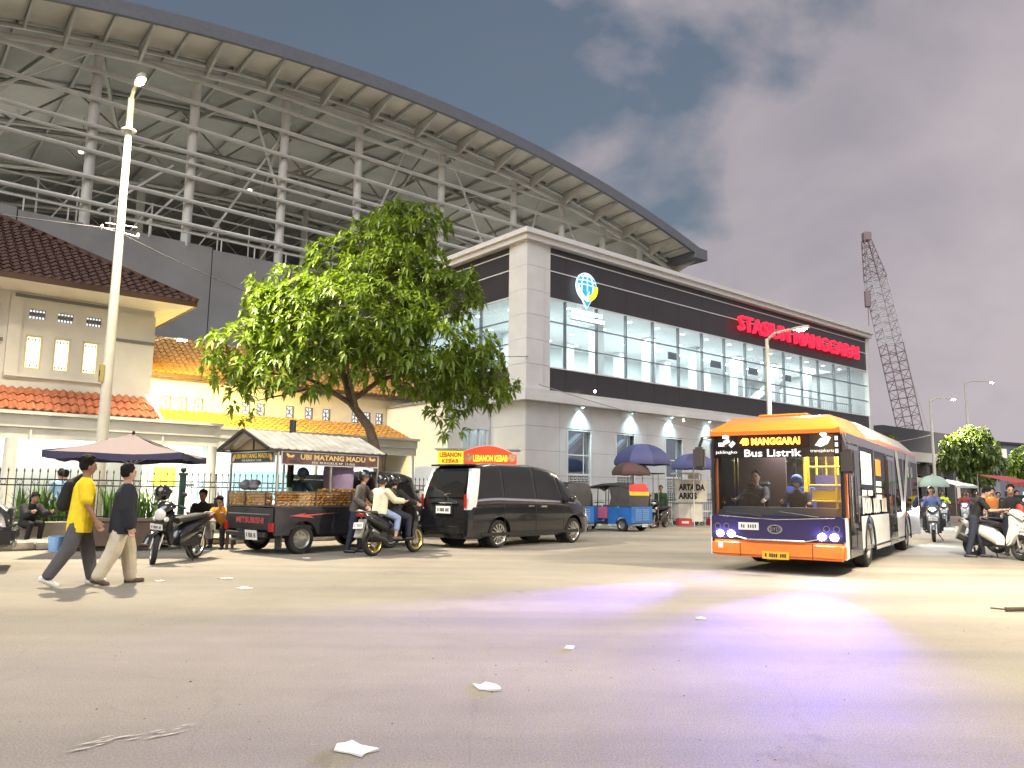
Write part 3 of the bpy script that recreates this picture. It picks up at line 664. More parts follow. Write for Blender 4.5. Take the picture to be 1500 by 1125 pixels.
# ---- open colonnade in front
def colonnade(loc, x0, x1, zb, zt, cols, label, r=.15):
    c = empty('colonnade', loc, FRZ); tag(c, label, 'colonnade', None)
    bx('beam', M_CREAM, c, x0,x1,-.12,.12,zb+.28,zt,bevel=.015); bx('beam_cap', M_CREAM, c, x0-.05,x1+.05,-.2,.2,zt+.002,zt+.09)
    n=int((x1-x0)/1.6)
    for i in range(n):
        a=x0+(x1-x0)*i/n; b=x0+(x1-x0)*(i+1)/n; bx('soffit_board', M_CREAM, c, a+.03,b-.03,-.07,.05,zb+.0,zb+.275)
        bx('rib', M_CREAM, c, a-.03,a+.03,-.1,.08,zb-.02,zb+.278)
    for x in cols:
        k=MB(); k.tube([(x,0,0.1),(x,0,zb-.01)],r,16); k.box(x-.2,x+.2,-.2,.2,.1,.25); k.build('column', M_CREAM, c, smooth=40)
    bx('canopy_slab', M_CREAM, c, x0,x1,.25,3.0,zt-.2,zt-.08)
    return c
colonnade(FR(0,24.1), -10, 8.4, 2.62, 3.25, (-8,-2.6,2.97,8.2), 'cream colonnade with round columns in front of the old house')
colonnade(FR(0,25.6), 8.6, 16.6, 2.7, 3.27, (12.4,16.45), 'paler colonnade bay set back behind the tree trunk', .07)
# passage behind: bright white hall with notices
pw = empty('ticket_passage', FR(0,28.2), FRZ); tag(pw, 'brightly lit white ticket passage wall with yellow notices behind the fence', 'wall')
bx('wall', mat('passage_white',(.72,.76,.78),.6,var=.06,scale=1.0), pw, -12,16.5,0,.1,.1,3.2)
M_YEL = mat('notice_yellow',(.75,.68,.06),.5); M_BLU = mat('notice_blue',(.05,.08,.25),.5); M_TEAL=mat('panel_teal',(.35,.55,.58),.5)
for x,z,wd,ht,m in ((3.5,1.85,.75,.42,M_YEL),(6.95,1.7,.7,.6,M_YEL),(8.05,1.75,.75,.65,M_YEL),(3.9,2.3,1.5,.16,M_BLU),(5.2,1.3,.6,.8,mat('notice_pink',(.75,.45,.42),.6)),(1.2,1.5,.9,1.2,M_TEAL),(11.5,1.5,2.2,1.0,M_TEAL),(13.2,1.2,.6,1.3,M_WHITE)):
    bx('notice', m, pw, x-wd/2,x+wd/2,-.03,-.002,z-ht/2,z+ht/2)
for x in (-1,2.5,5.6,9.3,12.6):
    f=MB(); f.box(x,x+.08,-.06,-.002,.1,2.9); f.build('pilaster', M_TEAL, pw)
lattice=MB()
for i in range(9): lattice.box(.0+.18*i,.02+.18*i,-.05,-.003,2.35,2.85)
lattice.build('vent_louvre', M_TEAL, pw)
for x in (-6,-1,4,9,14):
    bx('tube_light', emis('tube',(.9,1,1),14), pw, x-.6,x+.6,-1.6,-1.5,2.98,3.02)
    lamp_light('AREA','passage_light',(x,-1.7,2.95),190,(.86,.97,1.0),pw,size=3.5,sizey=1.5)
pf = MB().box(-12,17,-6.2,0,.131,.14).build('passage_floor', mat('passage_floor',(.4,.4,.38),.5), pw)

# ---- planter wall with railings
M_IRON = mat('black_iron',(.018,.018,.02),.5); M_PLANT = mat('planter_wall',(.26,.235,.2),.85,var=.2,scale=2,bump=.3)
fe = empty('railing_fence', FR(-6,21.58), FRZ); tag(fe, 'black iron picket railing on low concrete planter wall', 'fence')
for i in range(10):
    bx('wall_block', M_PLANT, fe, i*2.2+.01,i*2.2+2.19,-.15,.15,.13,.5+.01*(i%3),bevel=.015)
pk=MB(); pk.tube([(0,0,.5),(0,0,1.68)],.011,5); pk.tube([(0,0,1.68),(0,0,1.72),(0,0,1.80)],[.011,.022,.001],5); pkm=pk.mesh('picket',M_IRON)
for i in range(136): inst(pkm, fe, (.08+.162*i,0,0), name='picket')
for z in (.62,1.38,1.52): MB().box(0,22,-.018,.018,z-.015,z+.015).build('rail', M_IRON, fe)
rg=MB(); rg.X=Matrix.Rotation(R(90),4,'X')
for k in range(12):
    a0=2*math.pi*k/12; a1=2*math.pi*(k+1)/12; rg.bar((.06*math.cos(a0),.06*math.sin(a0),0),(.06*math.cos(a1),.06*math.sin(a1),0),.012)
rgm=rg.mesh('ring',M_IRON)
for i in range(68): inst(rgm, fe, (.16+.324*i,0,1.45), name='ring')
# green gate post
gp=empty('gate_post', FR(6.55,21.3,.13), FRZ); tag(gp,'dark green iron gate post with ball finial in the railing','post')
M_GRN=mat('green_iron',(.006,.035,.026),.5); bx('shaft',M_GRN,gp,-.07,.07,-.07,.07,0,1.55,bevel=.01); bx('cap',M_GRN,gp,-.1,.1,-.1,.1,1.55,1.62); MB().ell((0,0,1.7),(.08,.08,.08)).build('finial',M_GRN,gp,smooth=60)
MB().box(.08,.3,-.02,.02,1.28,1.33).build('hinge',M_GRN,gp)
f2=empty('railing_fence', FR(27.0,22.6), FRZ); tag(f2,'black iron railing beside the white drinks cart below the station','fence')
for i in range(60): inst(pkm, f2, (.08+.16*i,0,-.37), name='picket')
for z in (.25,.95,1.1): MB().box(0,9.7,-.018,.018,z-.015,z+.015).build('rail', M_IRON, f2)
# strappy plants in the planter
M_LEAF1=mat('strap_leaf',(.10,.22,.03),.5,var=.4,scale=5); M_LEAF1.use_backface_culling=False
def strap_plant(loc,h,n,label,seed):
    rnd=random.Random(seed); e=empty('strap_leaf_plant',loc); tag(e,label,'plant','strap leaved plants along the railing')
    for i in range(n):
        a=rnd.uniform(0,6.28); hh=h*rnd.uniform(.6,1.05); le=rnd.uniform(.1,.45); wd=.03*rnd.uniform(.8,1.4); b=MB()
        d=Vector((math.cos(a),math.sin(a),0)); s_=Vector((-d.y,d.x,0)); o=Vector((rnd.uniform(-.16,.16),rnd.uniform(-.1,.1),0))
        P=[]
        for q in range(5):
            u=q/4; c=o+d*(le*u*u)+Vector((0,0,hh*(u-.12*u*u*le/.3))); wq=wd*(1-u**2.2)+.002
            P+= [c-s_*wq, c+d*.008, c+s_*wq]
        b.add(P,[(3*q+k,3*q+k+1,3*q+k+4,3*q+k+3) for q in range(4) for k in range(2)])
        b.build('leaf',M_LEAF1,e,fixn=False,smooth=60)
    return e
for i,t in enumerate((3.05,3.4,3.75,4.1,5.0,5.35,5.7,6.0,6.3,2.2,1.6)):
    strap_plant(FR(t,21.95+.1*(i%2),.45), 1.0+.15*math.sin(i*2.1), 26, 'bright green strap leaved plant growing behind the black railing', 50+i)
# ================================================================== street lamps
M_POLE = mat('lamp_pole', (.52,.50,.42), .5, var=.1, scale=2)
M_LENSW = emis('lamp_lens_warm', (1.0,.80,.42), 160); M_LENSC = emis('lamp_lens_cool', (1.0,.93,.75), 90)
def street_lamp(loc, h, az, arm, power, col, label, lens, r0=.15, r1=.07, ring=False, throw=22):
    e = empty('street_lamp', loc, R(90)-az); tag(e, label, 'street lamp', 'street lamps')
    MB().tube([(0,0,0),(0,0,h*.5),(0,0,h)], [r0,(r0+r1)/2,r1], 12).build('pole', M_POLE, e, smooth=40)
    MB().cyl((0,0,0),(0,0,.25),r0*1.35,n=12).build('base_collar', M_POLE, e, smooth=40)
    a = MB(); a.tube([(0,0,h-.05),(arm*.3,0,h+.18),(arm*.7,0,h+.22),(arm,0,h+.2)], [.055,.05,.045,.04], 8); a.build('arm', M_POLE, e, smooth=40)
    hd = MB(); hd.rings([[(x, y*wd, h+.2+z) for y,z in ((-1,0),(-.8,.07),(.8,.07),(1,0),(.8,-.04),(-.8,-.04))] for x,wd in ((arm-.1,.06),(arm+.1,.13),(arm+.45,.14),(arm+.6,.06))]); hdo = hd.build('lamp_head', M_POLE, e, smooth=30)
    MB().ell((arm+.28,0,h+.15),(.2,.1,.07),10,6).build('lens', lens, hdo)
    if ring:
        q = MB(); q.lathe([(.1,-.02),(.2,-.015),(.2,.015),(.1,.02)],(0,0,h-.95),16); q.build('ring_bracket', M_TRIM, e)
        pb = MB().box(-.12,.12,-.2,-.12,4.1,4.55).build('fuse_box', mat('fuse_box',(.35,.28,.08),.5), e); MB().box(-.06,.06,-.206,-.2,4.25,4.4).build('warning_plate', M_IRON, pb)
        MB().tube([(-.19,0,3.95),(-.3,0,3.7),(-.24,0,3.5)],.05,6).build('cable_box', M_TRIM, e)
    l=lamp_light('SPOT','lamp_glow',(arm+.28,0,h-.0),power,col,e,size=.2,spot=R(165),blend=.7); aim(l,(math.tan(R(throw)),0,-1))
    return e
WARM=(1.0,.86,.62)
street_lamp(FR(4.76,22.35), 12.1, R(140), .55, 17000, WARM, 'tall cream street lamp with ring bracket in front of the old house', M_LENSW, .16, .085, ring=True, throw=38)
street_lamp((10.1,30.0,0), 7.5, R(140), 1.2, 4200, WARM, 'white street lamp with short arm rising behind the orange bus', M_LENSW, .12,.07)
street_lamp((32.86,60,0), 8.9, R(75), 2.0, 5000, WARM, 'street lamp with warm glow beside the far roadside tree', M_LENSW, .14,.07)
street_lamp((44.62,75,0), 12.6, R(75), 3.0, 6000, (1,.95,.82), 'tallest far street lamp with long arm and cool white light', M_LENSC, .16,.08)
# the next lamp of the row along the near kerb: its glow enters the picture at the right edge
street_lamp((10.15,11.6,0), 6.45, R(275), .95, 6000, WARM, 'street lamp over the near kerb beyond the parked white scooter', M_LENSW, .15,.08)

# ================================================================== trees
M_BARK = mat('bark',(.115,.09,.06),.9,var=.35,scale=6,bump=.8,bscale=14)
def leafmat(name,c):
    m = mat(name,c,.45,var=.35,scale=1.3,var2=(c[0]*1.7,c[1]*1.45,c[2]*1.1)); t=m.node_tree; b=t.nodes['Principled BSDF']
    o=[n for n in t.nodes if n.type=='OUTPUT_MATERIAL'][0]; tl=nd(t,'ShaderNodeBsdfTranslucent'); tl.inputs[0].default_value=(c[0]*2.2,c[1]*2.0,c[2]*.8,1)
    mx=nd(t,'ShaderNodeMixShader'); mx.inputs[0].default_value=.28; t.links.new(b.outputs[0],mx.inputs[1]); t.links.new(tl.outputs[0],mx.inputs[2]); t.links.new(mx.outputs[0],o.inputs[0]); return m
M_LEAF = leafmat('tree_leaf',(.115,.19,.026))
def leaf(mb,o,d,l,wd,rnd):
    d=d.normalized(); s_=d.cross(Vector((0,0,1)))
    if s_.length<.1: s_=Vector((1,0,0))
    s_.normalize(); s_=(s_+Vector((0,0,rnd.uniform(-.5,.5)))).normalized(); up=s_.cross(d)
    a=o; b=o+d*l*.45+up*.012; c=o+d*l-Vector((0,0,l*.28))
    mb.add([a,b+s_*wd,c,b-s_*wd,b-up*.02],[(0,1,4),(1,2,4),(2,3,4),(3,0,4)])
def tree(name,label,base,blobs,trunk,limbs,seed,nros,lsize,per=9,group=None,leafm=None):
    rnd=random.Random(seed); e=empty(name,base); tag(e,label,'tree',group)
    tk=MB(); tk.tube(trunk[0],trunk[1],10)
    for pts,rad in limbs: tk.tube(pts,rad,7)
    tips=[]
    wts=[b[1][0]*b[1][1]*b[1][2] for b in blobs]
    cr=MB()
    for i in range(nros):
        c,r=rnd.choices(blobs,wts)[0]
        while True:
            p=Vector((rnd.uniform(-1,1),rnd.uniform(-1,1),rnd.uniform(-1,1)))
            if .35<p.length<1: break
        q=Vector(c)+Vector((p.x*r[0],p.y*r[1],p.z*r[2]))
        out_=Vector((p.x,p.y,p.z*.6+.25)).normalized()
        if rnd.random()<.25: tk.tube([Vector(c)+ (q-Vector(c))*.45+Vector((0,0,-.2)), q],[.018,.006],4)
        for k in range(per):
            a=2*math.pi*(k+rnd.random()*.6)/per; 
            s_=out_.orthogonal().normalized(); t_=out_.cross(s_)
            d=s_*math.cos(a)+t_*math.sin(a)+out_*rnd.uniform(.0,.7)+Vector((0,0,-.22))
            leaf(cr,q+Vector((rnd.uniform(-.04,.04),)*3),d,lsize*rnd.uniform(.7,1.25),lsize*.19*rnd.uniform(.8,1.25),rnd)
    tk.build('trunk',M_BARK,e,smooth=50); o=cr.build('crown',leafm or M_LEAF,e,fixn=False); o['kind']='stuff'
    return e
B=Vector((-3.95,23.2,.13))
def rel(u): return u
blobs=[((-1.0,-.6,6.3),(3.1,2.0,1.35)),((-3.7,-.2,5.2),(1.8,1.6,1.2)),((1.3,-.2,5.3),(2.4,2.0,1.25)),((2.7,.0,4.6),(1.5,1.4,1.0)),((-.6,.6,8.1),(2.6,2.0,1.2)),((-3.0,.5,7.2),(1.7,1.5,1.0)),((.1,.9,9.3),(1.6,1.4,1.2)),((1.6,.6,7.4),(1.6,1.5,1.0)),((-4.1,-.4,3.7),(.55,.5,.5)),((2.0,-.3,3.3),(.8,.7,.6)),((-2.6,-.9,4.6),(1.5,1.2,.8)),((-1.2,-1.5,5.3),(1.6,.8,.9)),((.6,1.0,9.9),(1.3,1.2,.7))]
tree('street_tree','broad leafy green street tree behind the sweet potato truck',B,blobs,
  ([(.15,0,0),(.05,0,1.2),(-.05,.0,2.2),(-.35,.02,3.1),(-.9,.05,3.8),(-1.3,.1,5.0),(-1.2,.3,6.5),(-.8,.5,8.2)],[.2,.17,.155,.145,.12,.1,.07,.03]),
  [([(-.95,.05,3.9),(-.1,-.1,4.5),(1.0,-.2,4.9),(2.4,-.1,5.2)],[.09,.07,.05,.02]),([(-.9,.05,3.8),(-1.9,-.2,4.4),(-3.2,-.3,4.9)],[.09,.06,.02]),([(-1.1,.08,4.4),(-.2,.3,5.6),(.8,.6,7.2),(1.0,.8,8.6)],[.08,.06,.04,.015]),([(-1.25,.1,5.2),(-2.2,.2,6.2),(-3.0,.4,7.2)],[.07,.045,.015]),([(-.7,.02,3.5),(-.9,-.6,4.6),(-1.0,-1.0,5.8)],[.07,.05,.015]),([(-1.9,-.2,4.3),(-3.0,-.3,4.0),(-4.0,-.4,3.75)],[.04,.025,.008])],
  11, 2000, .31)
tree('roadside_tree','small pale green tree beside the far street lamps',(36.3,61,0),[((0,0,5.2),(2.2,2,1.5)),((-1.3,0,4.4),(1.3,1.2,1.0)),((1.3,0,4.0),(1.3,1.2,1.2)),((.2,0,6.3),(1.2,1.1,.9)),((.4,-.2,3.0),(1.4,1.2,.8))],
  ([(0,0,0),(.05,0,2.2),(0,0,4.5)],[.16,.13,.06]),[([(0,0,2.3),(1,0,4)],[.08,.03]),([(0,0,2.6),(-1,0,4.3)],[.08,.03])],5,420,.55,7,leafm=leafmat('tree_leaf_pale',(.10,.16,.05)))
tree('roadside_tree','dark green tree past the low dark building far along the road',(33.0,72,0),[((0,0,6.2),(2.0,2,1.0)),((1.6,0,6.4),(1.6,1.2,.9))],([(0,0,0),(.05,0,2.5),(0,0,5)],[.16,.13,.06]),[],6,150,.6,7)
tree('roadside_tree','shadowed tree at the end of the road by the green awning',(50.5,74,0),[((0,0,4.6),(3.0,2,2.0))],([(0,0,0),(.05,0,2.2),(0,0,4.5)],[.2,.16,.06]),[],8,240,.7,7)
# slender bamboo-like plant by the colonnade
sp=strap_plant(FR(12.3,21.95,.45),1.3,22,'tall thin leafy plant behind the grey-hooded rider',91)

# ================================================================== umbrellas
def dome_umbrella(loc,r,h,zt,m1,m2,label,val=.14,n=8,group='vendor umbrellas',tilt=(0,0)):
    e=empty('vendor_umbrella',loc); tag(e,label,'umbrella',group)
    e.rotation_euler=(tilt[0],tilt[1],.2)
    MB().tube([(0,0,0),(0,0,zt)],.022,6).build('pole',M_TRIM,e)
    for k in range(n):
        a0=2*math.pi*k/n; a1=2*math.pi*(k+1)/n; b=MB(); rows=6; P=[]
        for i in range(rows+1):
            u=i/rows; rr=r*math.sin(u*1.35)/math.sin(1.35); z=zt-h*(1-math.cos(u*1.35))/(1-math.cos(1.35))
            for j in range(4):
                s_=j/3; sag=1-.05*4*s_*(1-s_)*u; a=a0+(a1-a0)*s_; P.append((rr*sag*math.cos(a),rr*sag*math.sin(a),z-.02*4*s_*(1-s_)*u))
        for j in range(4):
            p=P[rows*4+j]; P.append((p[0]*.985,p[1]*.985,p[2]-val*(1-.25*(j in (1,2)))))
        b.add(P,[(i*4+j,i*4+j+1,i*4+j+5,i*4+j+4) for i in range(rows+1) for j in range(3)])
        b.build('canopy_panel',m1 if k%2==0 else m2,e,fixn=False,smooth=50)
        rb=MB(); rb.tube([(0,0,zt-h*.62),(r*.55*math.cos(a0),r*.55*math.sin(a0),zt-h*.36)],.01,4); rb.tube([(0,0,zt-.03),(r*.5*math.cos(a0),r*.5*math.sin(a0),zt-h*.30),(r*.97*math.cos(a0),r*.97*math.sin(a0),zt-h*.98)],.009,4); rb.build('rib',M_TRIM,e)
    MB().ell((0,0,zt+.03),(.03,.03,.06),6,6).build('finial',M_TRIM,e)
    return e
M_UB=mat('umbrella_blue',(.05,.055,.15),.7,var=.1); M_UB2=mat('umbrella_blue_pale',(.085,.09,.21),.7,var=.1); M_UBR=mat('umbrella_brown',(.07,.045,.04),.7,var=.2); M_UW=mat('umbrella_pale',(.45,.55,.42),.7)
dome_umbrella((5.3,31.2,0),1.2,.72,3.35,M_UB,M_UB2,'large blue vendor umbrella over the blue three-wheeler')
dome_umbrella((7.85,33.3,0),.98,.55,3.1,M_UB2,M_UB,'smaller faded blue umbrella above the white drinks cart')
dome_umbrella((4.75,30.6,0),.8,.42,2.62,M_UBR,mat('umbrella_brown2',(.12,.05,.045),.7),'low dark brown umbrella beneath the large blue one')
dome_umbrella((24.5,45,0),.85,.55,2.62,M_UW,mat('umbrella_pale2',(.36,.46,.36),.7),'pale green umbrella over a far roadside stall')
# square market parasol, corners drooping
pa=empty('market_parasol',(-8.35,17.0,0),R(12)); tag(pa,'square faded mauve and navy market parasol by the railing','umbrella')
M_PM=mat('parasol_mauve',(.10,.072,.085),.75,var=.15,scale=2.5,bump=.2,bscale=8); M_PN=mat('parasol_navy',(.05,.045,.10),.75,var=.2,scale=3)
HS=1.32
for k in range(4):
    a=R(45+90*k); c0=Vector((math.cos(a),math.sin(a),0))*HS*1.414; c1=Vector((math.cos(a+R(90)),math.sin(a+R(90)),0))*HS*1.414; top=Vector((0,0,2.52)); P=[]; n=8
    for i in range(n+1):
        u=i/n
        for j in range(n+1):
            s_=j/n; p=(c0*(1-s_)+c1*s_)*u+Vector((0,0,2.52-.45*u-.05*math.sin(u*3.14)-.075*4*s_*(1-s_)*u*(1-u*.35)+.012*math.sin(9*s_+5*u))); P.append(p)
    b=MB(); b.add(P,[(i*(n+1)+j,i*(n+1)+j+1,(i+1)*(n+1)+j+1,(i+1)*(n+1)+j) for i in range(n) for j in range(n)]); b.build('canopy_panel',M_PM,pa,fixn=False,smooth=60)
    b=MB(); P=[]
    for j in range(n+1):
        e_=Vector(P0) if False else (c0*(1-j/n)+c1*(j/n))+Vector((0,0,2.52-.45-.075*4*(j/n)*(1-j/n)*.65+.012*math.sin(9*j/n+5)))
        P+=[e_*1.004, e_*1.004+Vector((0,0,-.13-.02*math.sin(j*1.9)))+Vector((0.012*math.sin(j*2.3),0.012*math.cos(j*1.7),0))]
    b.add(P,[(2*j,2*j+2,2*j+3,2*j+1) for j in range(n)]); b.build('valance',M_PN,pa,fixn=False,smooth=60)
    MB().tube([(0,0,2.42),c0*.55+Vector((0,0,2.2)),c0*.98+Vector((0,0,2.03))],.011,5).build('rib',M_TRIM,pa)
    MB().tube([(0,0,1.85),c0*.5+Vector((0,0,2.2))],.01,5).build('strut',M_TRIM,pa)
    MB().tube([c0*1.0+Vector((0,0,2.08)),c0*1.0+Vector((.01,0,1.93))],.016,5).build('corner_tie',M_IRON,pa)
MB().tube([(0,0,.0),(0,0,2.5)],.024,8).build('pole',M_TRIM,pa); MB().lathe([(.0,0),(.26,0),(.26,.05),(.05,.12),(.05,.3),(.0,.3)],n=14).build('base',M_CONC,pa)
MB().ell((0,0,2.55),(.035,.035,.05),6,6).build('finial',M_IRON,pa)

# ================================================================== crane boom beyond the station
M_CRG=mat('crane_grey_hazed',(.50,.48,.48),.6); M_CRB=mat('crane_red_hazed',(.27,.20,.205),.6)  # both crane paints paled, the fading of distance is mixed into the colour
cr=empty('lattice_crane',(51.0,100,0)); tag(cr,'tall leaning lattice crane boom behind the station','crane')
bx('crane_cab',M_CRB,cr,-2.2,3.0,-2,2,1.2,4.4,bevel=.15); bx('crawler',M_JOINT,cr,-3.2,4,-2.6,-1.4,0,1.2,bevel=.3); bx('crawler',M_JOINT,cr,-3.2,4,1.4,2.6,0,1.2,bevel=.3)
def boom(name,p0,w0,p1,w1,nb,m):
    b=MB(); p0=Vector(p0); p1=Vector(p1); ax=(p1-p0).normalized(); u=Vector((0,1,0)); v=ax.cross(u).normalized()
    def cor(s_,i):
        w_=(w0+(w1-w0)*s_)/2; q=p0.lerp(p1,s_); return q+v*w_*(1 if i in (0,1) else -1)+u*w_*(1 if i in (0,3) else -1)
    for i in range(4):
        b.tube([cor(0,i),cor(1,i)],.075,5)
        for k in range(nb): b.tube([cor(k/nb,i),cor((k+1)/nb,(i+1)%4)] if k%2 else [cor(k/nb,(i+1)%4),cor((k+1)/nb,i)],.04,4); b.tube([cor(k/nb,i),cor(k/nb,(i+1)%4)],.04,4)
    return b.build(name,m,cr)
boom('boom_foot',(1.0,0,3.5),1.2,(.95,0,9.6),2.2,5,M_CRG)
boom('boom_section',(1.05,0,9.4),2.2,(-.95,0,21.3),2.2,10,M_CRB); boom('boom_section',(-.95,0,21.3),2.25,(-2.5,0,30.2),2.1,9,M_CRG); boom('boom_tip',(-2.5,0,30.2),2.1,(-3.45,0,35.6),.9,6,M_CRB)
bx('boom_head',M_CRB,cr,-3.9,-2.9,-.5,.5,35.4,36.7,bevel=.15); MB().tube([(-3.75,0,36.3),(-3.7,0,28.5)],.03,4).build('hoist_rope',M_JOINT,cr); bx('hook_block',M_CRB,cr,-4.05,-3.35,-.3,.3,26.3,28.6,bevel=.12); MB().tube([(-3.7,0,26.3),(-3.7,0,23.8)],.06,5).build('hook',M_CRB,cr)
MB().tube([(-3.2,.3,36.4),(4.2,.3,7),(2.4,.3,4.3)],.035,4).build('pendant_line',M_CRG,cr)
# overhead wires
M_WIRE=mat('wire',(.03,.03,.03),.6)
def wire(a,b,sag,label,m=M_WIRE,r=.014):
    a=Vector(a); b=Vector(b); o=MB().tube([a.lerp(b,i/14)+Vector((0,0,-sag*4*(i/14)*(1-i/14))) for i in range(15)],r,5).build('overhead_wire',m); tag(o,label,'wire')
wire(FR(21,23.3,5.75),(32.86,60,6.2),1.6,'thin pale cable sagging past the station towards far lamp',mat('wire_pale',(.35,.34,.33),.6),.02)
wire(FR(-6,25.6,8.7),FR(4.76,22.35,8.3),.15,'thin cable from the old house roof to the tall lamp')
wire(FR(4.76,22.35,8.2),FR(21.0,24.0,7.0),.9,'dark cable from the tall lamp towards the station corner')
ins_=MB(); ins_.tube([(-.5,0,0),(.5,0,-.25)],.02,5); ins_.tube([(-.35,-.1,.1),(.4,.1,.05)],.015,5); ins_.ell((-.5,0,.02),(.04,.04,.08),6,5); ins_.ell((.5,0,-.22),(.04,.04,.08),6,5)
o=ins_.build('cable_bracket',M_TRIM); o.location=FR(4.76,22.35,8.35); tag(o,'small cable bracket clamped high on the tall cream lamp','bracket')
# ================================================================== people
SKIN=[mat('skin_a',(.36,.20,.125),.55,var=.08,scale=8),mat('skin_b',(.46,.28,.19),.55,var=.08,scale=8),mat('skin_c',(.28,.15,.09),.55,var=.08,scale=8)]
M_HAIR=mat('hair',(.010,.0085,.008),.85,bump=1.0,bscale=45,spec=.25); M_EYE=mat('eye_dark',(.01,.01,.01),.2); M_LIP=mat('lip',(.28,.11,.09),.5)
def cloth(name,c,var=.12,bump=.5): return mat(name,c,.85,var=var,scale=7,bump=bump,bscale=11)
def person(label,loc,az,h=1.68,lean=0,hipz=None,L=(0,0,3),Rr=(0,0,3),LA=(5,8,12),RA_=(5,8,12),head=(0,0),shirt=None,pants=None,skin=0,shoe=None,hair='short',sleeve='short',leg='long',loose=1.0,hem=.02,helmet=None,mask=None,yawoff=0,group=None,parts=True,footp=(0,0),vox=.013,twist=0,legw=1.0):
    s=h/1.70; e=empty('person',loc,R(90)-R(az)); tag(e,label,'person',group)
    sk=SKIN[skin]; V=Vector
    P=V((0,0,0)); up=V((math.sin(R(lean)),0,math.cos(R(lean)))); fw=V((math.cos(R(lean)),0,-math.sin(R(lean))))
    tw=Matrix.Rotation(R(twist),3,'Z')
    def legj(sd,a):
        hp=P+V((0,sd*.09,0)); t=V((math.sin(R(a[0])),sd*math.sin(R(a[2])),-math.cos(R(a[0])))).normalized(); kn=hp+t*.43
        q=R(a[0]-a[1]); sh=V((math.sin(q),sd*math.sin(R(a[2]))*.35,-math.cos(q))).normalized(); an=kn+sh*.41; return hp,kn,an
    LJ=legj(1,L); RJ=legj(-1,Rr)
    low=min(LJ[2].z,RJ[2].z)-.075
    z0=(-low) if hipz is None else hipz/s
    O=V((0,0,z0))
    ch=P+up*.30; nb=P+up*.49; hc=nb+up*.06
    hp_=R(lean*.35+head[0]); hu=V((math.sin(hp_),0,math.cos(hp_))); hf=V((math.cos(hp_),0,-math.sin(hp_)))
    yw=Matrix.Rotation(R(head[1]),3,'Z'); hf=(yw@hf); hl=hu.cross(hf).normalized()
    hc=nb+hu*.185
    def armj(sd,a):
        sp=P+up*.44+(tw@V((0,sd*.185,0))); q=R(a[0]); t=V((math.sin(q),sd*math.sin(R(a[1])),-math.cos(q))).normalized(); t=tw@t; el=sp+t*.28
        q2=R(a[0]+a[2]); f=V((math.sin(q2),sd*math.sin(R(a[1]))*(.2 if len(a)<4 else a[3]),-math.cos(q2))).normalized(); f=tw@f; wr=el+f*.245; return sp,el,wr,f
    LAJ=armj(1,LA); RAJ=armj(-1,RA_)
    S=lambda p:(O+V(p))*s
    HM=Matrix((hf,hl,hu)).transposed()
    b=MB()
    b.cap(S(nb-up*.06),S(nb+hu*.10),.056*s,.052*s)
    b.ell(S(hc),(.098*s,.076*s,.112*s),14,10,HM); b.ell(S(hc-hu*.055+hf*.022),(.07*s,.06*s,.062*s),12,8,HM)
    b.ell(S(hc+hf*.098-hu*.022),(.022*s,.016*s,.028*s),8,6,HM)
    for sd in (1,-1): b.ell(S(hc+hl*sd*.077-hu*.01-hf*.008),(.02*s,.014*s,.032*s),6,6,HM)
    b.cap(S(P),S(ch),.10*s,.10*s); b.cap(S(ch+V((0,.05,0))),S(ch-V((0,.05,0))),.09*s,.09*s)
    for J,sd in ((LAJ,1),(RAJ,-1)):
        sp,el,wr,f=J; b.cap(S(sp),S(el),.047*s,.038*s); b.cap(S(el),S(wr),.038*s,.027*s)
        sidev=(f.cross(V((0,0,1)))); sidev=sidev.normalized() if sidev.length>.2 else V((1,0,0)); nrm=sidev.cross(f).normalized()
        # the knuckle row lies front to back on a hanging arm
        kn=V((1,0,0)); kn=(kn-f*kn.dot(f)); kn=kn.normalized() if kn.length>.2 else V((0,1,0)); pn=f.cross(kn)*sd
        pc=wr+f*.05; b.cap(S(wr),S(wr+f*.085),.03*s,.034*s,10); b.cap(S(pc+kn*.02),S(pc-kn*.02),.026*s,.026*s,8)
        for i,ln in enumerate((.075,.083,.078,.06)):
            r0=wr+f*.085+kn*(.033-.022*i); m_=r0+f*ln*.55-pn*.012; t_=m_+f*ln*.35-pn*.03; b.cap(S(r0),S(m_),.0105*s,.0095*s,6); b.cap(S(m_),S(t_),.0095*s,.008*s,6)
        t0=wr+f*.03+kn*.03; t1=t0+f*.045+kn*.025-pn*.01; t2=t1+f*.03+kn*.004-pn*.015; b.cap(S(t0),S(t1),.014*s,.011*s,6); b.cap(S(t1),S(t2),.011*s,.009*s,6)
    for J in (LJ,RJ):
        hp,kn,an=J; b.cap(S(hp),S(kn),.078*s,.052*s); b.cap(S(kn),S(an),.05*s,.034*s)
    feet=[]
    for J,fp in ((LJ,footp[0]),(RJ,footp[1])):
        an=J[2]; fd=V((math.cos(R(fp)),0,-math.sin(R(fp)))); fu=V((math.sin(R(fp)),0,math.cos(R(fp))))
        hl_=an-fd*.045-fu*.04; to=an+fd*.15-fu*.05; b.cap(S(hl_),S(to),.034*s,.028*s,8); feet.append((hl_,to,fd,fu,an))
    body=remesh(b,'body',sk,vox,3,e)
    # face
    if parts:
        for sd in (1,-1):
            MB().ell(S(hc+hf*.086+hl*sd*.032+hu*.008),(.010*s,.016*s,.009*s),8,6,HM).build('eye',M_EYE,e); MB().ell(S(hc+hf*.088+hl*sd*.033+hu*.03),(.008*s,.022*s,.005*s),8,5,HM).build('eyebrow',M_HAIR,e)
        MB().ell(S(hc+hf*.083-hu*.066),(.012*s,.024*s,.008*s),8,5,HM).build('mouth',M_LIP,e)
